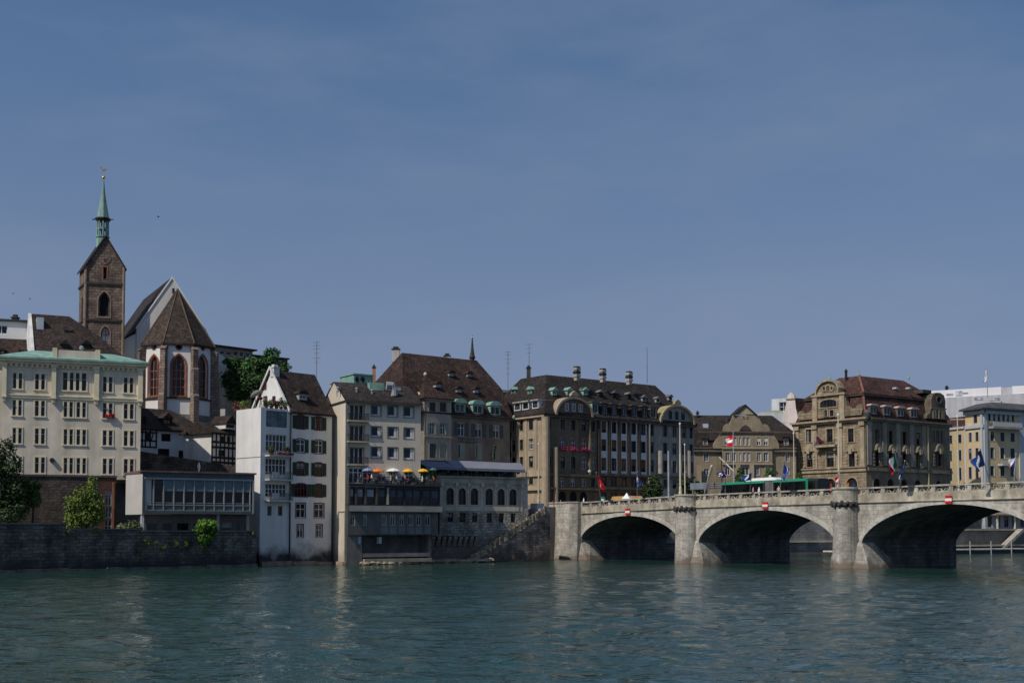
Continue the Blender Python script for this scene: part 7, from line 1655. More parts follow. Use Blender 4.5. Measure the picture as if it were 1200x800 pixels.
make_flag(FM.off(8), 0, 0, (1157.3, 466), (1156.6, 431.5), ((1156.6, 432), (1153.4, 443), (1151.3, 449.6), (1156.6, 444)), lambda s, t: 0, (FWH, FWH), 'plain white flag on a mast above the white modern roof', .3, group='flags in the street', pr=.1)
make_flag(FK, 1.0, 2.2, (967.5, 519.5), (957.5, 509), ((959.5, 510.5), (955, 515), (954.3, 523), (960.5, 519)), half, (FDR, FGREY), 'dark red and grey banner hanging over the stone balcony', .2, group='flags in the street', pr=.06)
# leaning pole with rolled white banner and the thin rod beside it
u, z = FB.px(826.6, 580, -.2); u2, z2 = FB.px(835.2, 544.5, .9)
t = thing('rolled_banner', 'rolled pale banner on a pole leaning to the right before the grey boards', 'banner', FB.P(u, z, -.2))
m = MB(); A, B = FB.P(u, z, .1), FB.P(u2, z2, 1.0); m.tube([A, B], .06, 6); m.build('pole', mat('pale_grey_pole', (.36, .38, .41)), t)
m = MB(); m.tube([A.lerp(B, .4), A.lerp(B, .6), A.lerp(B, .95), B], [.08, .16, .24, .1], 8); m.build('cloth', mat('cream_banner_cloth', (.55, .50, .40)), t)
u, z = FB.px(860, 552, -9); u2, z2 = FB.px(843, 535.5, -9); ub = FB.U(860.5, 578, -9)
t = thing('barrier_arm', 'thin pale slanting rod on a grey post left of the flags over the bus', 'post', FB.P(ub, dz(ub), -9))
m = MB(); m.tube([FB.P(u, z, -9), FB.P(u2, z2, -9)], .09, 6); m.build('arm', mat('cream_banner_cloth', (.55, .50, .40)), t); m = MB(); m.tube([FB.P(ub, dz(ub), -9), FB.P(ub, z + .1, -9)], .1, 6); m.build('post', GREYM, t)

# ---- articulated bus
u0, u1 = FB.U(845.3, 570, -4.4), FB.U(957.5, 566, -4.4); D0, D1 = -6.95, -4.4
BG = mat('bus_green', (.015, .21, .115), .35, .06, stain=.05, spec=.5); BDK = glass('bus_glass', (.006, .007, .008)); BWH = mat('bus_white_roof', (.70, .70, .69), .4, .05, stain=.1)
bus = thing('articulated_bus', 'green edged articulated bus with dark windows and white roof hump crossing the bridge', 'bus', FB.P((u0 + u1) / 2, dz(u0) - .14, -5.7))
zt = lambda u: ptop(u) + 1.80
ua, ub_ = FB.U(896, 568, -4.4), FB.U(905.5, 567, -4.4)
for a, b in ((u0, ua), (ub_, u1)):
    m = MB(); n = 12
    zf = ptop((a + b) / 2) - .75; z1 = lambda u: zt(u)
    ring_ = lambda u, e: [FB.P(u, zf, D0 + e), FB.P(u, zf, D1 - e), FB.P(u, zt(u) - .35, D1 - e), FB.P(u, zt(u) - .05, D1 - .3 - e), FB.P(u, zt(u) - .05, D0 + .3 + e), FB.P(u, zt(u) - .35, D0 + e)]
    for k in range(n): m.loft(ring_(a + (b - a) * k / n, .12 if (k == 0) else 0), ring_(a + (b - a) * (k + 1) / n, .12 if k == n - 1 else 0))
    m.build('body', mat('bus_dark_body', (.02, .03, .027), .4, .05), bus)
    m = MB(); g = .35
    for k in range(4):
        p, q_ = a + g + (b - a - 2 * g) * k / 4, a + g + (b - a - 2 * g) * (k + 1) / 4 - .1; zl = ptop(p) - .35; m.hexa([FB.P(p, zl, D1 + .02), FB.P(q_, zl, D1 + .02), FB.P(q_, zl, D1 - .03), FB.P(p, zl, D1 - .03), FB.P(p, zt(p) - .42, D1 + .02), FB.P(q_, zt(q_) - .42, D1 + .02), FB.P(q_, zt(q_) - .42, D1 - .03), FB.P(p, zt(p) - .42, D1 - .03)])
        w = m.build('window', BDK, bus); m = MB()
    m = MB(); e1 = b if b < ua + .1 else FB.U(946, 565, -4.4)
    m.hexa([FB.P(a, zt(a) - .34, D1 + .03), FB.P(e1, zt(e1) - .34, D1 + .03), FB.P(e1, zt(e1) - .34, D0), FB.P(a, zt(a) - .34, D0), FB.P(a, zt(a) + .02, D1 - .15), FB.P(e1, zt(e1) + .02, D1 - .15), FB.P(e1, zt(e1) + .02, D0 + .2), FB.P(a, zt(a) + .02, D0 + .2)]); m.build('roof_edge', BG, bus)
    for f in (.22, .78):
        c = FB.P(a + (b - a) * f, zf + .05, D1 - .02); m = MB(); m.tube([c - FB.n * .28, c + FB.n * .02], .45, 16); m.build('wheel', IRON, bus)
e = FB.U(944.3, 565, -4.4); e2 = FB.U(947, 565, -4.4); m = MB(); m.bx(FB, e, e2, ptop(e) - .75, zt(e) - .05, D0 + .01, D1 + .05); m.build('green_pillar', BG, bus)
m = MB(); m.bx(FB, ua + .02, ub_ - .02, ptop(ua) - .7, zt(ua) - .12, D0 + .12, D1 - .1)
k = ua + .1
while k < ub_ - .2: m.bx(FB, k, k + .1, ptop(ua) - .68, zt(ua) - .06, D0 + .05, D1 - .02); k += .22
m.build('bellows', mat('grey_bellows', (.17, .17, .175), .8), bus)
a, b = FB.U(872, 565, -4.6), FB.U(909, 563, -4.6); m = MB()
rg_ = lambda u, h: [FB.P(u, zt(u) + .0, D0 + .3), FB.P(u, zt(u), D1 - .22), FB.P(u, zt(u) + h, D1 - .45), FB.P(u, zt(u) + h, D0 + .5)]
m.loft(rg_(a, .05), rg_(a + 1.2, .42)); m.loft(rg_(a + 1.2, .42), rg_(b - .9, .45)); m.loft(rg_(b - .9, .45), rg_(b, .1)); m.build('roof_hump', BWH, bus)
m = MB(); c = FB.P(FB.U(902.5, 560, -5), 0, -5); m.lathe(c, [(.18, zt(ua) + .4), (.2, zt(ua) + .7), (.05, zt(ua) + .78)], 8); m.build('roof_vent', BWH, bus)
# boards beyond the bus
for x0, x1, y0, y1, mt, lab in ((808.8, 828, 565.5, 573.3, mat('blue_grey_board', (.17, .20, .24), .6, .15), 'blue grey board on posts left of the bus'), (830, 846.5, 565, 572.5, mat('brown_grey_board', (.11, .09, .085), .6, .15), 'brownish board on posts right behind the leaning banner')):
    d = -8.5; a, b = FB.U(x0, y0, d), FB.U(x1, y0, d); t = thing('notice_board', lab, 'board', FB.P((a + b) / 2, dz(a), d))
    m = MB(); z0, z1 = FB.Z((x0 + x1) / 2, y1, d), FB.Z((x0 + x1) / 2, y0, d); m.bx(FB, a, b, z0, z1, d - .1, d); m.build('panel', mt, t)
    m = MB(); 
    for k in range(3): m.bx(FB, a + .3, b - .3, z0 + .25 + k * .3, z0 + .33 + k * .3, d + .002, d + .02)
    m.build('worn_lines', mat('pale_board_paint', (.25, .28, .31)), t)
    for u in (a + .5, b - .6): m = MB(); m.bx(FB, u, u + .1, dz(a), z0, d - .08, d - .02); m.build('post', GREYM, t)
# market stalls at the bridgehead
d = -6.0; a, b = FB.U(715.5, 583, d), FB.U(742, 583, d); t = thing('market_stall', 'orange roofed stall behind the bridge parapet near the first arch', 'stall', FB.P((a + b) / 2, dz(a), d))
zr0 = FB.Z(728, 585, d); m = MB(); m.prism(FB, [(a, zr0), (b, zr0), (b - .5, zr0 + .55), (a + .5, zr0 + .55)], d - 2.2, d); m.build('roof', mat('orange_awning', (.55, .30, .10), .8, .1), t)
for u in (a + .2, b - .2): m = MB(); m.bx(FB, u - .05, u + .05, dz(a), zr0, d - .3, d - .2); m.build('post', GREYM, t)
m = MB(); m.bx(FB, a + .3, b - .3, dz(a), dz(a) + .9, d - 1.6, d - .8); m.build('counter', mat('box_wood', (.1, .06, .04)), t)
c = FB.P(FB.U(734.5, 581, -3.5), 0, -3.5); z = FB.Z(734.5, 577.3, -3.5); zd = dz(FB.U(734.5, 581, -3.5)); t = thing('pavilion_tent', 'small pointed white tent beside the orange stall', 'tent', (c.x, c.y, zd))
m = MB(); m.lathe(c, [(1.0, z - .95), (.45, z - .5), (.06, z)], 4, .4); m.build('canopy', SWH, t)
for k in range(4): an = k * math.pi / 2 + .4; q_ = c + Vector((math.cos(an), math.sin(an), 0)) * .95; m = MB(); m.tube([Vector((q_.x, q_.y, zd)), Vector((q_.x, q_.y, z - .9))], .04, 6); m.build('pole', GREYM, t)
c = FB.P(FB.U(706.8, 585, -1.5), 0, -1.5); z = FB.Z(706.8, 581.5, -1.5); t = thing('litter_bin', 'green topped bin just behind the parapet below the left Swiss flag', 'bin', (c.x, c.y, dz(FB.U(706.8, 585, -1.5))))
m = MB(); m.lathe(c, [(.28, t.location.z), (.32, z - .35)], 10); m.build('body', SWH, t); m = MB(); m.lathe(c, [(.36, z - .35), (.36, z - .1), (.1, z)], 10); m.build('lid', BG, t)

# ================================================================== PEOPLE
def person_mesh(pose):
    """one skinned body; material slots: 0 shirt, 1 trousers, 2 skin, 3 hair"""
    if pose == 'sit': J = {'pel': (0, 0, .50), 'sp': (0, .03, .72), 'ch': (0, .02, .96), 'nk': (0, -.01, 1.10), 'hd': (0, -.04, 1.20), 'tp': (0, -.03, 1.33)}
    else: J = {'pel': (0, 0, .93), 'sp': (0, .0, 1.14), 'ch': (0, .01, 1.36), 'nk': (0, 0, 1.50), 'hd': (0, -.02, 1.60), 'tp': (0, -.01, 1.73)}
    rad = {'pel': .15, 'sp': .135, 'ch': .16, 'nk': .06, 'hd': .095, 'tp': .075}; E = [('pel', 'sp'), ('sp', 'ch'), ('ch', 'nk'), ('nk', 'hd'), ('hd', 'tp')]
    zc = J['ch'][2]
    for s, n in ((-1, 'l'), (1, 'r')):
        J['sh' + n] = (s * .19, .01, zc + .06); rad['sh' + n] = .065; E.append(('ch', 'sh' + n))
        if pose == 'sit': J['el' + n] = (s * .25, -.08, zc - .20); J['wr' + n] = (s * .15, -.30, zc - .22); J['hn' + n] = (s * .12, -.38, zc - .21)
        else: J['el' + n] = (s * .25, .03, zc - .23); J['wr' + n] = (s * .25, -.05, zc - .47); J['hn' + n] = (s * .245, -.08, zc - .56)
        rad['el' + n] = .045; rad['wr' + n] = .034; rad['hn' + n] = .035; E += [('sh' + n, 'el' + n), ('el' + n, 'wr' + n), ('wr' + n, 'hn' + n)]
        if pose == 'sit': J['hp' + n] = (s * .10, -.04, .47); J['kn' + n] = (s * .12, -.44, .48); J['an' + n] = (s * .12, -.42, .08); J['to' + n] = (s * .13, -.58, .04)
        else: J['hp' + n] = (s * .10, 0, .86); J['kn' + n] = (s * .11, -.03 * s, .48); J['an' + n] = (s * .11, .05 * s, .08); J['to' + n] = (s * .13, .05 * s - .16, .04)
        rad['hp' + n] = .095; rad['kn' + n] = .062; rad['an' + n] = .042; rad['to' + n] = .038; E += [('pel', 'hp' + n), ('hp' + n, 'kn' + n), ('kn' + n, 'an' + n), ('an' + n, 'to' + n)]
    names = list(J); me = bpy.data.meshes.new('person_base'); me.from_pydata([J[n] for n in names], [(names.index(a), names.index(b)) for a, b in E], [])
    o = bpy.data.objects.new('person_base', me); COL.objects.link(o)
    md = o.modifiers.new('skin', 'SKIN'); sv = me.skin_vertices[0].data
    for i, n in enumerate(names): sv[i].radius = (rad[n], rad[n] * (.78 if n in ('sp', 'ch', 'pel') else 1)); sv[i].use_root = (n == 'pel')
    o.modifiers.new('sub', 'SUBSURF').levels = 1
    dg = bpy.context.evaluated_depsgraph_get(); out = bpy.data.meshes.new_from_object(o.evaluated_get(dg)); bpy.data.objects.remove(o); bpy.data.meshes.remove(me)
    hz = J['hd'][2]; pz = J['pel'][2]
    for p in out.polygons:
        c = p.center
        if c.z > hz + .06 or (c.z > hz - .03 and c.y > J['hd'][1] + .03): k = 3
        elif c.z > J['nk'][2] - .03: k = 2
        elif pose == 'sit': k = 2 if (c.y < -.2 and c.z > .62) else 1 if c.z < .60 and not (c.z > .52 and c.y > -.05) else 0
        else: k = 2 if abs(c.x) > .2 and c.z < zc - .25 else 1 if c.z < pz + .03 else 0
        p.material_index = k; p.use_smooth = True
    return out
PM = {k: person_mesh(k) for k in ('sit', 'stand')}
SKIN = mat('skin', (.42, .26, .19), .6, .08, stain=0)
CL = {'white': (.72, .72, .70), 'black': (.015, .015, .017), 'red': (.45, .03, .03), 'blue': (.04, .10, .32), 'grey': (.2, .2, .21), 'pink': (.55, .25, .30), 'orange': (.6, .22, .05), 'navy': (.02, .03, .08), 'beige': (.45, .38, .28), 'green': (.05, .14, .06)}
HR = {'dark': (.02, .014, .01), 'brown': (.09, .05, .03), 'fair': (.36, .26, .13), 'grey': (.35, .34, .33)}
def cloth(c): return mat(c + '_clothing', CL[c], .85, .08, stain=0)
def person(pose, p, rz, top, leg, hair, lab, grp, scale=1.0):
    me = PM[pose].copy(); me.materials.clear()
    for m_ in (cloth(top), cloth(leg), SKIN, mat(hair + '_hair', HR[hair], .7, .1, stain=0)): me.materials.append(m_)
    o = bpy.data.objects.new('person', me); COL.objects.link(o); o.location = p; o.rotation_euler = (0, 0, rz); o.scale = (scale,) * 3
    return tag(o, lab, 'person', grp)
# on the bridge, walking behind the parapet
bp = [(684, 'white', 'navy', 'dark', 'just left of the Swiss flag'), (846, 'black', 'grey', 'fair', 'left of the bus front flags'), (882.6, 'pink', 'beige', 'brown', 'before the bus windows'), (889.5, 'white', 'blue', 'grey', 'before the bus bellows'),
      (912.6, 'beige', 'grey', 'fair', 'before the rear part of the bus'), (974, 'red', 'navy', 'brown', 'before the left stone arch of the baroque building'), (994, 'orange', 'black', 'dark', 'in orange by the right arch of the baroque building'), (1000.5, 'navy', 'grey', 'brown', 'right of the person in orange'), (657, 'grey', 'black', 'grey', 'at the abutment parapet'), (648, 'red', 'blue', 'dark', 'above the bridge stairs')]
for x, a, b, h, where in bp:
    d = -1.3 if x > 660 else -2.0; u = FB.U(x, 575, d); p = FB.P(u, dz(u), d)
    person('stand', p, random.uniform(0, 6.2), a, b, h, 'person in %s top on the bridge %s' % (a, where.replace('in orange ', '')), 'people walking on the bridge')
# terrace with umbrellas
FU = FTb.off(-1.3); zF_ = zP + 0
zF_ = FTb.Z(440, 568.5) + .25
UMB = [(430.7, 7.6, 547.8, 'pale blue', (.20, .28, .42)), (442.3, 8.4, 548.8, 'orange', (.75, .19, .03)), (461, 8.8, 548.3, 'white', (.78, .77, .74)), (478.3, 7.2, 548.9, 'golden yellow', (.78, .42, .03)), (495.3, 7.8, 548.7, 'yellow', (.80, .46, .03)), (506.5, 6.4, 547.2, 'dark green', (.06, .16, .13))]
for k, (x, hw, yt, nm_, col) in enumerate(UMB):
    d = -1.5 if nm_ not in ('pale blue', 'dark green') else -1.9
    u = FTb.U(x, 550, d); p = FTb.P(u, 0, d); z = FTb.Z(x, yt, d); r = hw / 1450 * p.y / 1.06
    t = thing('parasol', '%s parasol on the terrace%s' % (nm_, {'golden yellow': ' between the white and the other yellow one', 'yellow': ' next to the dark green one'}.get(nm_, '')), 'parasol', (p.x, p.y, zF_), 'parasols on the restaurant terrace')
    m = MB(); m.lathe(p, [(r, z - .48), (r * .98, z - .38), (r * .6, z - .14), (.05, z)], 8, .2); m.build('canopy', mat(nm_.replace(' ', '_') + '_canvas', col, .8, .06, stain=.05), t)
    m = MB(); m.lathe(p, [(.035, zF_), (.03, z + .08)], 6); m.build('pole', GREYM, t); m = MB(); m.lathe(p, [(.28, zF_), (.26, zF_ + .1), (.06, zF_ + .12)], 10); m.build('base', IRON, t)
# tables and chairs: one of each, then copies
def copy_tree(o, parent=None):
    c = o.copy(); COL.objects.link(c); c.parent = parent
    for ch_ in list(o.children): copy_tree(ch_, c)
    return c
t0 = thing('cafe_table', 'x', 'table', (0, 0, 0)); ORG[t0.name] = Vector()
m = MB(); m.lathe((0, 0, 0), [(.38, .71), (.38, .75)], 14); m.build('tabletop', mat('pale_table_top', (.5, .49, .47)), t0); m = MB(); m.lathe((0, 0, 0), [(.25, 0), (.22, .03), (.03, .05), (.03, .71)], 10); m.build('leg', IRON, t0)
c0 = thing('terrace_chair', 'x', 'chair', (0, 0, 0)); ORG[c0.name] = Vector()
m = MB(); m.cube((0, 0, .44), .44, .42, .04); m.build('seat', mat('dark_woven_seat', (.03, .03, .032)), c0); m = MB(); m.cube((0, .22, .72), .44, .03, .42); m.build('backrest', mat('dark_woven_seat', (.03, .03, .032)), c0)
for a, b in ((-1, -1), (1, -1), (-1, 1), (1, 1)): m = MB(); m.tube([(a * .2, b * .19, 0), (a * .2, b * .19, .42)], .018, 6); m.build('leg', GREYM, c0)
wh = ['below the pale blue parasol', 'below the orange parasol', 'left of the white parasol pole', 'right of the white parasol pole', 'below the golden yellow parasol', 'below the yellow parasol', 'at the right end beside the green parasol']
tops = ['grey', 'red', 'white', 'black', 'blue', 'beige', 'white', 'navy', 'pink', 'black', 'green', 'white', 'grey', 'orange']; legs = ['navy', 'black', 'beige', 'grey']
an = math.atan2(FTb.u.y, FTb.u.x); firstT, firstC = True, True; i = 0
for k, x in enumerate((427, 439.5, 454, 468.5, 478.5, 491, 504)):
    u = FTb.U(x, 565, -1.0); p = FTb.P(u, zF_, -1.0)
    t = t0 if firstT else copy_tree(t0); firstT = False; t.location = p; tag(t, 'round terrace table ' + wh[k], 'table', 'terrace tables')
    for s in (-1, 1):
        q_ = FTb.P(u + s * .62, zF_, -1.0 - .1 * s); rz = an + (math.pi / 2 if s > 0 else -math.pi / 2) + math.pi
        rz = an - s * math.pi / 2
        c = c0 if firstC else copy_tree(c0); firstC = False; c.location = q_; c.rotation_euler = (0, 0, rz); tag(c, 'dark %s chair at the table %s' % ('left' if s < 0 else 'right', wh[k]), 'chair', 'terrace chairs')
        a_, b_ = tops[i], legs[i % 4]; i += 1
        person('sit', q_, rz, a_, b_, random.choice(list(HR)), 'person in %s top seated on the %s %s' % (a_, 'left' if s < 0 else 'right', wh[k]), 'guests on the restaurant terrace')
for x, a_, b_, lab in ((447.3, 'white', 'black', 'waiter in white shirt standing between the orange and white parasols'), (487, 'black', 'black', 'waiter in black standing between the two yellow parasols')):
    u = FTb.U(x, 560, -2.0); person('stand', FTb.P(u, zF_, -2.0), random.random() * 6, a_, b_, 'dark', lab, 'guests on the restaurant terrace')
p = P3(233, 548.3, 171.5); person('stand', p - Vector((0, 0, .9)), 2.5, 'white', 'pink', 'fair', 'person in white and pink walking above the pavilion roof', None)

# ================================================================== PLANTS
def leaf_mats(nm_, base):
    return [mat(nm_ + '_leaf_' + w, tuple(c * f for c in base), .75, .3, 1.5, 0, spec=.3) for w, f in (('dark', .55), ('mid', 1.0), ('light', 1.55))]
def foliage(m, clumps, n, size):
    tot = sum(r[0] * r[1] * r[2] for _, r in clumps) ** 1
    for c, r in clumps:
        k = max(6, int(n * (r[0] * r[1] * r[2]) / tot))
        bias = random.random()
        for _ in range(k):
            while True:
                v = Vector((random.uniform(-1, 1), random.uniform(-1, 1), random.uniform(-1, 1)))
                if .25 < v.length < 1: break
            v = v.normalized() * (v.length ** .6) * random.choice((random.uniform(.7, 1.0), random.uniform(.85, 1.3)))
            p = Vector((c[0] + v.x * r[0], c[1] + v.y * r[1], c[2] + v.z * r[2])); s = size * random.uniform(.55, 1.3)
            nrm = (v + Vector((random.gauss(0, .7), random.gauss(0, .7), random.gauss(.25, .7)))).normalized()
            a = nrm.orthogonal().normalized(); a.rotate(Matrix.Rotation(random.random() * 6.3, 3, nrm)); b = nrm.cross(a)
            w = random.random() * .6 + bias * .4; m.mi = 0 if w < .36 else 1 if w < .74 else 2
            m.poly([p - a * s, p - b * s * .5, p + a * s * 1.1, p + b * s * .5])
def plant(nm_, lab, cat, base, clumps, n, size, lm, trunk=None, grp=None, limbs=True):
    t = thing(nm_, lab, cat, base, grp)
    m = MB(); foliage(m, clumps, n, size); m.build('crown', lm, t, normals=False, uvs=False)
    if trunk:
        h, r = trunk; b = Vector(base); m = MB(); top = b + Vector((.1, 0, h)); m.tube([b - Vector((0, 0, .4)), b + Vector((.05, 0, h * .5)), top], [r * 1.3, r, r * .75], 8)
        if limbs:
            for c, rr in clumps[:7]: m.tube([b + Vector((.05, 0, h * random.uniform(.55, .95))), (b + Vector((0, 0, h))).lerp(Vector(c), .55) + Vector((0, 0, .2)), Vector(c)], [r * .5, r * .33, r * .14], 6)
        m.build('trunk', mat('bark', (.07, .052, .04), .95, .3), t)
    return t
def clumps_px(lst, Y, squash=.9): 
    out = []
    for x, y, rx, ry in lst:
        c = P3(x, y, Y); k = Y / 1450; out.append(((c.x, c.y + random.uniform(-.6, .6) * rx * k, c.z), (rx * k, rx * k * squash, ry * k)))
    return out
L1 = leaf_mats('dark_green', (.034, .062, .018)); L2 = leaf_mats('bright_green', (.13, .175, .03)); L3 = leaf_mats('mid_green', (.055, .095, .022)); L4 = leaf_mats('church_tree', (.036, .092, .024))
base = P3(4, 622, 146); plant('broadleaf_tree', 'big dark green tree at the left edge growing behind the quay wall', 'tree', base, clumps_px([(4, 525, 12, 12), (-8, 545, 20, 20), (14, 545, 14, 16), (0, 575, 26, 22), (22, 572, 13, 16), (-14, 600, 24, 20), (10, 604, 20, 16), (26, 596, 10, 13), (10, 518, 5, 7), (-20, 530, 14, 18)], 146), 9500, .21, L1, (6, .3))
base = P3(38, 616, 147.5); plant('climbing_shrub', 'lighter green shrub right beside the dark tree against the brown wall', 'shrub', base, clumps_px([(34, 571, 9, 9), (40, 584, 8, 10), (28, 590, 8, 12), (44, 568, 5, 5)], 147.5), 2000, .2, L3, (3, .12))
base = P3(100, 622, 147); plant('young_tree', 'bright sunlit green tree on the terrace before the brown wall', 'tree', base, clumps_px([(108, 566, 6, 9), (104, 578, 13, 11), (92, 590, 14, 12), (113, 590, 11, 13), (100, 605, 20, 13), (84, 607, 9, 11), (118, 602, 7, 9), (90, 616, 14, 6)], 147), 5600, .165, L2, (3.2, .14))
base = P3(152, 625, 153); plant('flowering_bush', 'low bush with pale flowers under the white box of the pavilion', 'bush', base, clumps_px([(146, 619, 9, 6), (156, 616, 8, 6), (162, 620, 6, 5), (139, 623, 5, 3.5)], 153), 1500, .15, leaf_mats('flowering_bush', (.12, .14, .06)), (.6, .06), limbs=False)
base = P3(245, 626, 159.3); plant('overhanging_bush', 'vivid green bush hanging over the quay wall below the pavilion', 'bush', base, clumps_px([(244, 614, 11, 6), (236, 621, 8, 6), (250, 620, 6, 6), (239, 631, 7, 7), (232, 626, 4, 5), (246, 628, 6, 6)], 156.6), 2600, .15, leaf_mats('vivid_green', (.085, .19, .02)), (.9, .07), limbs=False)
FQ2 = FQ.off(.12)
for k, (x, y, r) in enumerate(((172, 634, 3.5), (182, 636, 3), (189, 643, 3.2), (193, 641, 2.2), (206, 637, 3), (218, 637, 2.5), (236, 640, 3.6), (241, 643, 2.6), (163, 645, 2.6), (297, 625, 2.4), (80, 622, 3), (113, 621, 3))):
    u, z = FQ2.px(x, y); p = FQ2.P(u, z, 0); rr = r * .108
    plant('wall_plant', 'small yellow green plant tuft growing on the dark quay wall', 'plant', p, [((p.x, p.y, p.z), (rr, rr * .6, rr * 1.1))], 90, .1, L2, None, 'plant tufts on the quay wall')
base = P3(298, 472, 205); plant('church_tree', 'dense green tree right of the church behind the white gable', 'tree', base, clumps_px([(272, 425, 9, 8), (290, 432, 16, 14), (312, 425, 12, 9), (318, 412, 9, 5), (330, 432, 10, 9), (272, 446, 12, 12), (296, 452, 18, 14), (280, 462, 14, 9), (264, 424, 4, 4), (314, 444, 13, 10), (324, 416, 4, 4)], 205, .8), 9500, .29, L4, (7, .4))
for x, y, Y, lst, lab, lm, n in ((766, 584, 213, [(766, 562, 6, 6), (763, 572, 9, 8), (770, 572, 7, 9), (766, 579, 10, 5)], 'dark bushy tree before the right end of the pale window bays', L1, 2200),
    (801, 586, 216, [(800, 565, 5, 6), (805, 573, 7, 8), (797, 576, 5, 6)], 'dark shrub behind the cream masts', L1, 1200), (868, 575, 240, [(868, 553, 4.5, 5), (866, 561, 6, 7), (871, 565, 5, 6)], 'green street tree between the windows left of the bus roof hump', L3, 1200),
    (904, 575, 240, [(902, 555, 5, 6), (907, 562, 6, 6), (898, 563, 5, 5)], 'green street tree behind the white bus roof hump', L3, 1200), (938, 575, 240, [(936, 560, 3.5, 6), (940, 566, 4, 6)], 'small green tree at the left foot of the baroque building', L3, 800), (818, 580, 236, [(817, 570, 4, 7), (822, 574, 4, 5)], 'dark green shrub at the left foot of the gabled building', L1, 700)):
    b = P3(x, y, Y); b.z = 9.3; plant('street_tree', lab, 'tree', b, clumps_px(lst, Y), n, .26, lm, (2.6, .12), None)
# roof garden and balcony plants of the white house
zr = zAn
def pot(p, r, h, lab, lm, col=(.28, .11, .06), n=220, grp=None, s=.13):
    t = thing('potted_plant', lab, 'plant', p, grp); m = MB(); m.lathe(p, [(r * .7, p.z), (r, p.z + .35), (r * 1.05, p.z + .36)], 10); m.build('pot', mat('terracotta_pot', col, .9, .1), t)
    m = MB(); foliage(m, [((p.x, p.y, p.z + .3 + h * .5), (r * 1.6, r * 1.6, h * .6))], n, s); m.build('leaves', lm, t, normals=False, uvs=False)
FLW = leaf_mats('terrace_flowers', (.16, .06, .05)); 
for k, (x, d, h, lm, lab) in enumerate(((312, -.6, .7, L3, 'leaning on the left'), (318, -.7, .9, L2, 'second from the left'), (324, -.6, .8, FLW, 'with reddish leaves'), (329.5, -.8, 1.3, L3, 'tallest one'), (335, -.6, .9, L2, 'at the drainpipe corner'))):
    u = FF.U(x, 478, d); pot(FF.P(u, zr + .01, d), .28, h, 'potted plant on the white house roof terrace, ' + lab, lm)
FFl = FF.side(0, 5.8, True)
for k, (x, lm, lab) in enumerate(((277, FLW, 'with red flowers'), (284, L2, 'with pale green leaves'), (290, L3, 'beside the grey parasol'))):
    u = FFl.U(x, 470, -.6); pot(FFl.P(u, zr + .01, -.6), .35, 1.0, 'potted bush on the left roof edge of the white house, ' + lab, lm)
z5 = FF.Z(324, 533.5)
for x, lab in ((318, 'left'), (336, 'right')): u = FF.U(x, 531, .8); pot(FF.P(u, z5 + .01, .75), .3, .9, lab + ' potted bush on the upper balcony of the white house', L3)
u0, u1 = FF.U(319, 532), FF.U(338, 532); m = MB(); m.bx(FF, u0, u1, z5 + .1, z5 + .32, 1.13, 1.36); m.mi = 1
for k in range(60): m.cube(FF.P(random.uniform(u0, u1), z5 + random.uniform(.2, .5), random.uniform(1.12, 1.42)), .13, .13, .13, random.random())
tag(m.build('flower_box', [mat('box_wood', (.1, .06, .04)), mat('dusty_pink_flowers', (.30, .12, .2), var=.4)]), 'dusty pink flower box on the upper balcony of the white house', 'flower box')
# grey parasol on the roof terrace and red bowl barbecue
p = P3(299, 470.5, 169.5); p.z = zr; t = thing('parasol', 'tilted grey parasol on the roof terrace before the white gable', 'parasol', p)
m = MB(); top = P3(299.5, 459.5, 169.5); m.lathe(Vector((0, 0, 0)), [(1.0, -.35), (.95, -.2), (.5, .12), (.05, .25)], 10)
Mx = Matrix.Rotation(R(-28), 4, 'Y'); m.v = [tuple(Mx @ Vector(v) + top) for v in m.v]; m.build('canopy', mat('grey_canvas', (.16, .15, .15), .85, .1), t)
m = MB(); m.tube([p, top], .04, 6); m.build('pole', GREYM, t)
p = P3(305.5, 470, 168.5); p.z = zr; t = thing('barbecue', 'dark red bowl barbecue on the roof terrace', 'barbecue', p); zc_ = zz(466.5, 168.5)
m = MB(); m.lathe(p, [(.1, zc_ - .25), (.3, zc_ - .05), (.33, zc_ + .05), (.1, zc_ + .22)], 12); m.build('bowl', mat('dark_red_enamel', (.16, .01, .01), .4), t)
for k in range(3): a_ = k * 2.09; m = MB(); m.tube([p + Vector((math.cos(a_) * .3, math.sin(a_) * .3, 0)), Vector((p.x, p.y, zc_ - .2))], .03, 6); m.build('leg', IRON, t)
# planters on the restaurant terrace and the tuft by the rocks
for x, lab in ((494.5, 'left'), (508, 'right')): u = FTb.U(x, 557, -2.4); pot(FTb.P(u, zF_ + .9, -2.4), .4, .7, lab + ' leafy planter behind the yellow and green parasols', L2)
for x, lab in ((509.5, 'left one'), (532.5, 'right one')):
    p = gp(x, 186.5 + (x - 509) * .1, 652); p.z = .4; plant('waterside_bush', 'small green bush on the shore rocks, ' + lab, 'bush', p, [((p.x, p.y, p.z + .4), (.7, .5, .55))], 260, .14, L3, (.4, .05), None, limbs=False)

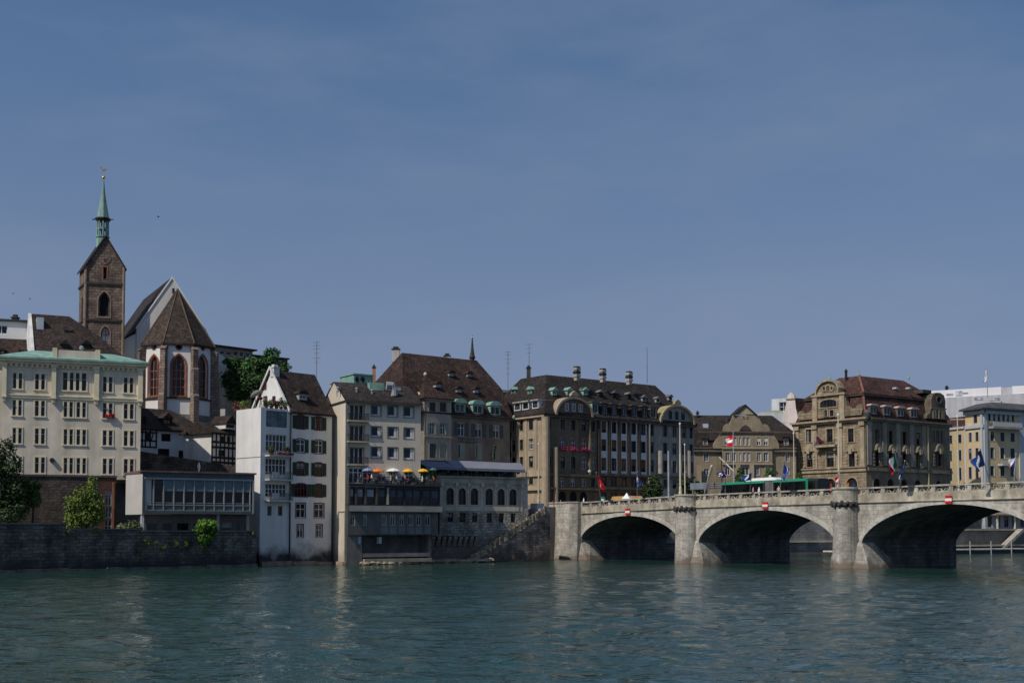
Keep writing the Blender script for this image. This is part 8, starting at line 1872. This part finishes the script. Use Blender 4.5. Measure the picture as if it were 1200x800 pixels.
# ================================================================== AERIALS, BIRDS
def aerial(x, yb, yt, Y, bars, lab, r=.05):
    p = gp(x, Y, yb); zb, zt = zz(yb, Y), zz(yt, Y); t = thing('aerial', lab, 'aerial', (p.x, p.y, zb), 'roof aerials')
    m = MB(); m.lathe(p, [(r, zb), (r * .8, zt)], 6); m.build('mast', mat('grey_aerial', (.16, .165, .17), .5), t)
    for f, w in bars: z = zb + (zt - zb) * f; m = MB(); m.tube([Vector((p.x - w, p.y + w * .3, z)), Vector((p.x + w, p.y - w * .3, z))], .035, 5); m.build('crossbar', mat('grey_aerial', (.16, .165, .17)), t)
aerial(370.8, 449, 400, 181, [(.98, .5), (.9, .55), (.82, .5), (.72, .35), (.6, .55), (.5, .3)], 'tall aerial above the gap between the white and beige houses')
aerial(595.3, 460, 411, 228, [(.97, .6), (.9, .5), (.8, .45), (.7, .4), (.58, .35), (.45, .3)], 'thin aerial in the gap left of the dark building')
aerial(620, 432, 402, 229, [(.95, .8), (.8, .45), (.62, .35)], 'aerial with wide top bar on the sooty chimney of the dark building')
aerial(758.5, 449, 407, 228, [(.5, .12)], 'bare rod aerial on the right part of the dark roof', .06)
for x, y, Y, s, lab in ((185.5, 254.5, 150, .45, 'small dark bird flying right of the church spire'), (35, 350.5, 160, .35, 'tiny dark bird flying over the left roofs'), (15.5, 344, 160, .3, 'faint dark bird at the far left of the sky')):
    c = P3(x, y, Y); m = MB(); m.tube([c + Vector((-.28 * s, 0, 0)), c, c + Vector((.3 * s, 0, .03))], [.02, .09 * s, .02], 6)
    for k in (-1, 1): m.loft([c + Vector((-.05, 0, .02)), c + Vector((.08, 0, .02)), c + Vector((.1, k * .3 * s, .22 * s)), c + Vector((-.02, k * .3 * s, .22 * s))], [c + Vector((-.05, 0, .05)), c + Vector((.08, 0, .05)), c + Vector((.06, k * .75 * s, .12 * s + .03)), c + Vector((.0, k * .75 * s, .12 * s + .03))])
    tag(m.build('bird', mat('dark_feathers', (.03, .03, .035))), lab, 'bird', 'birds in the sky')
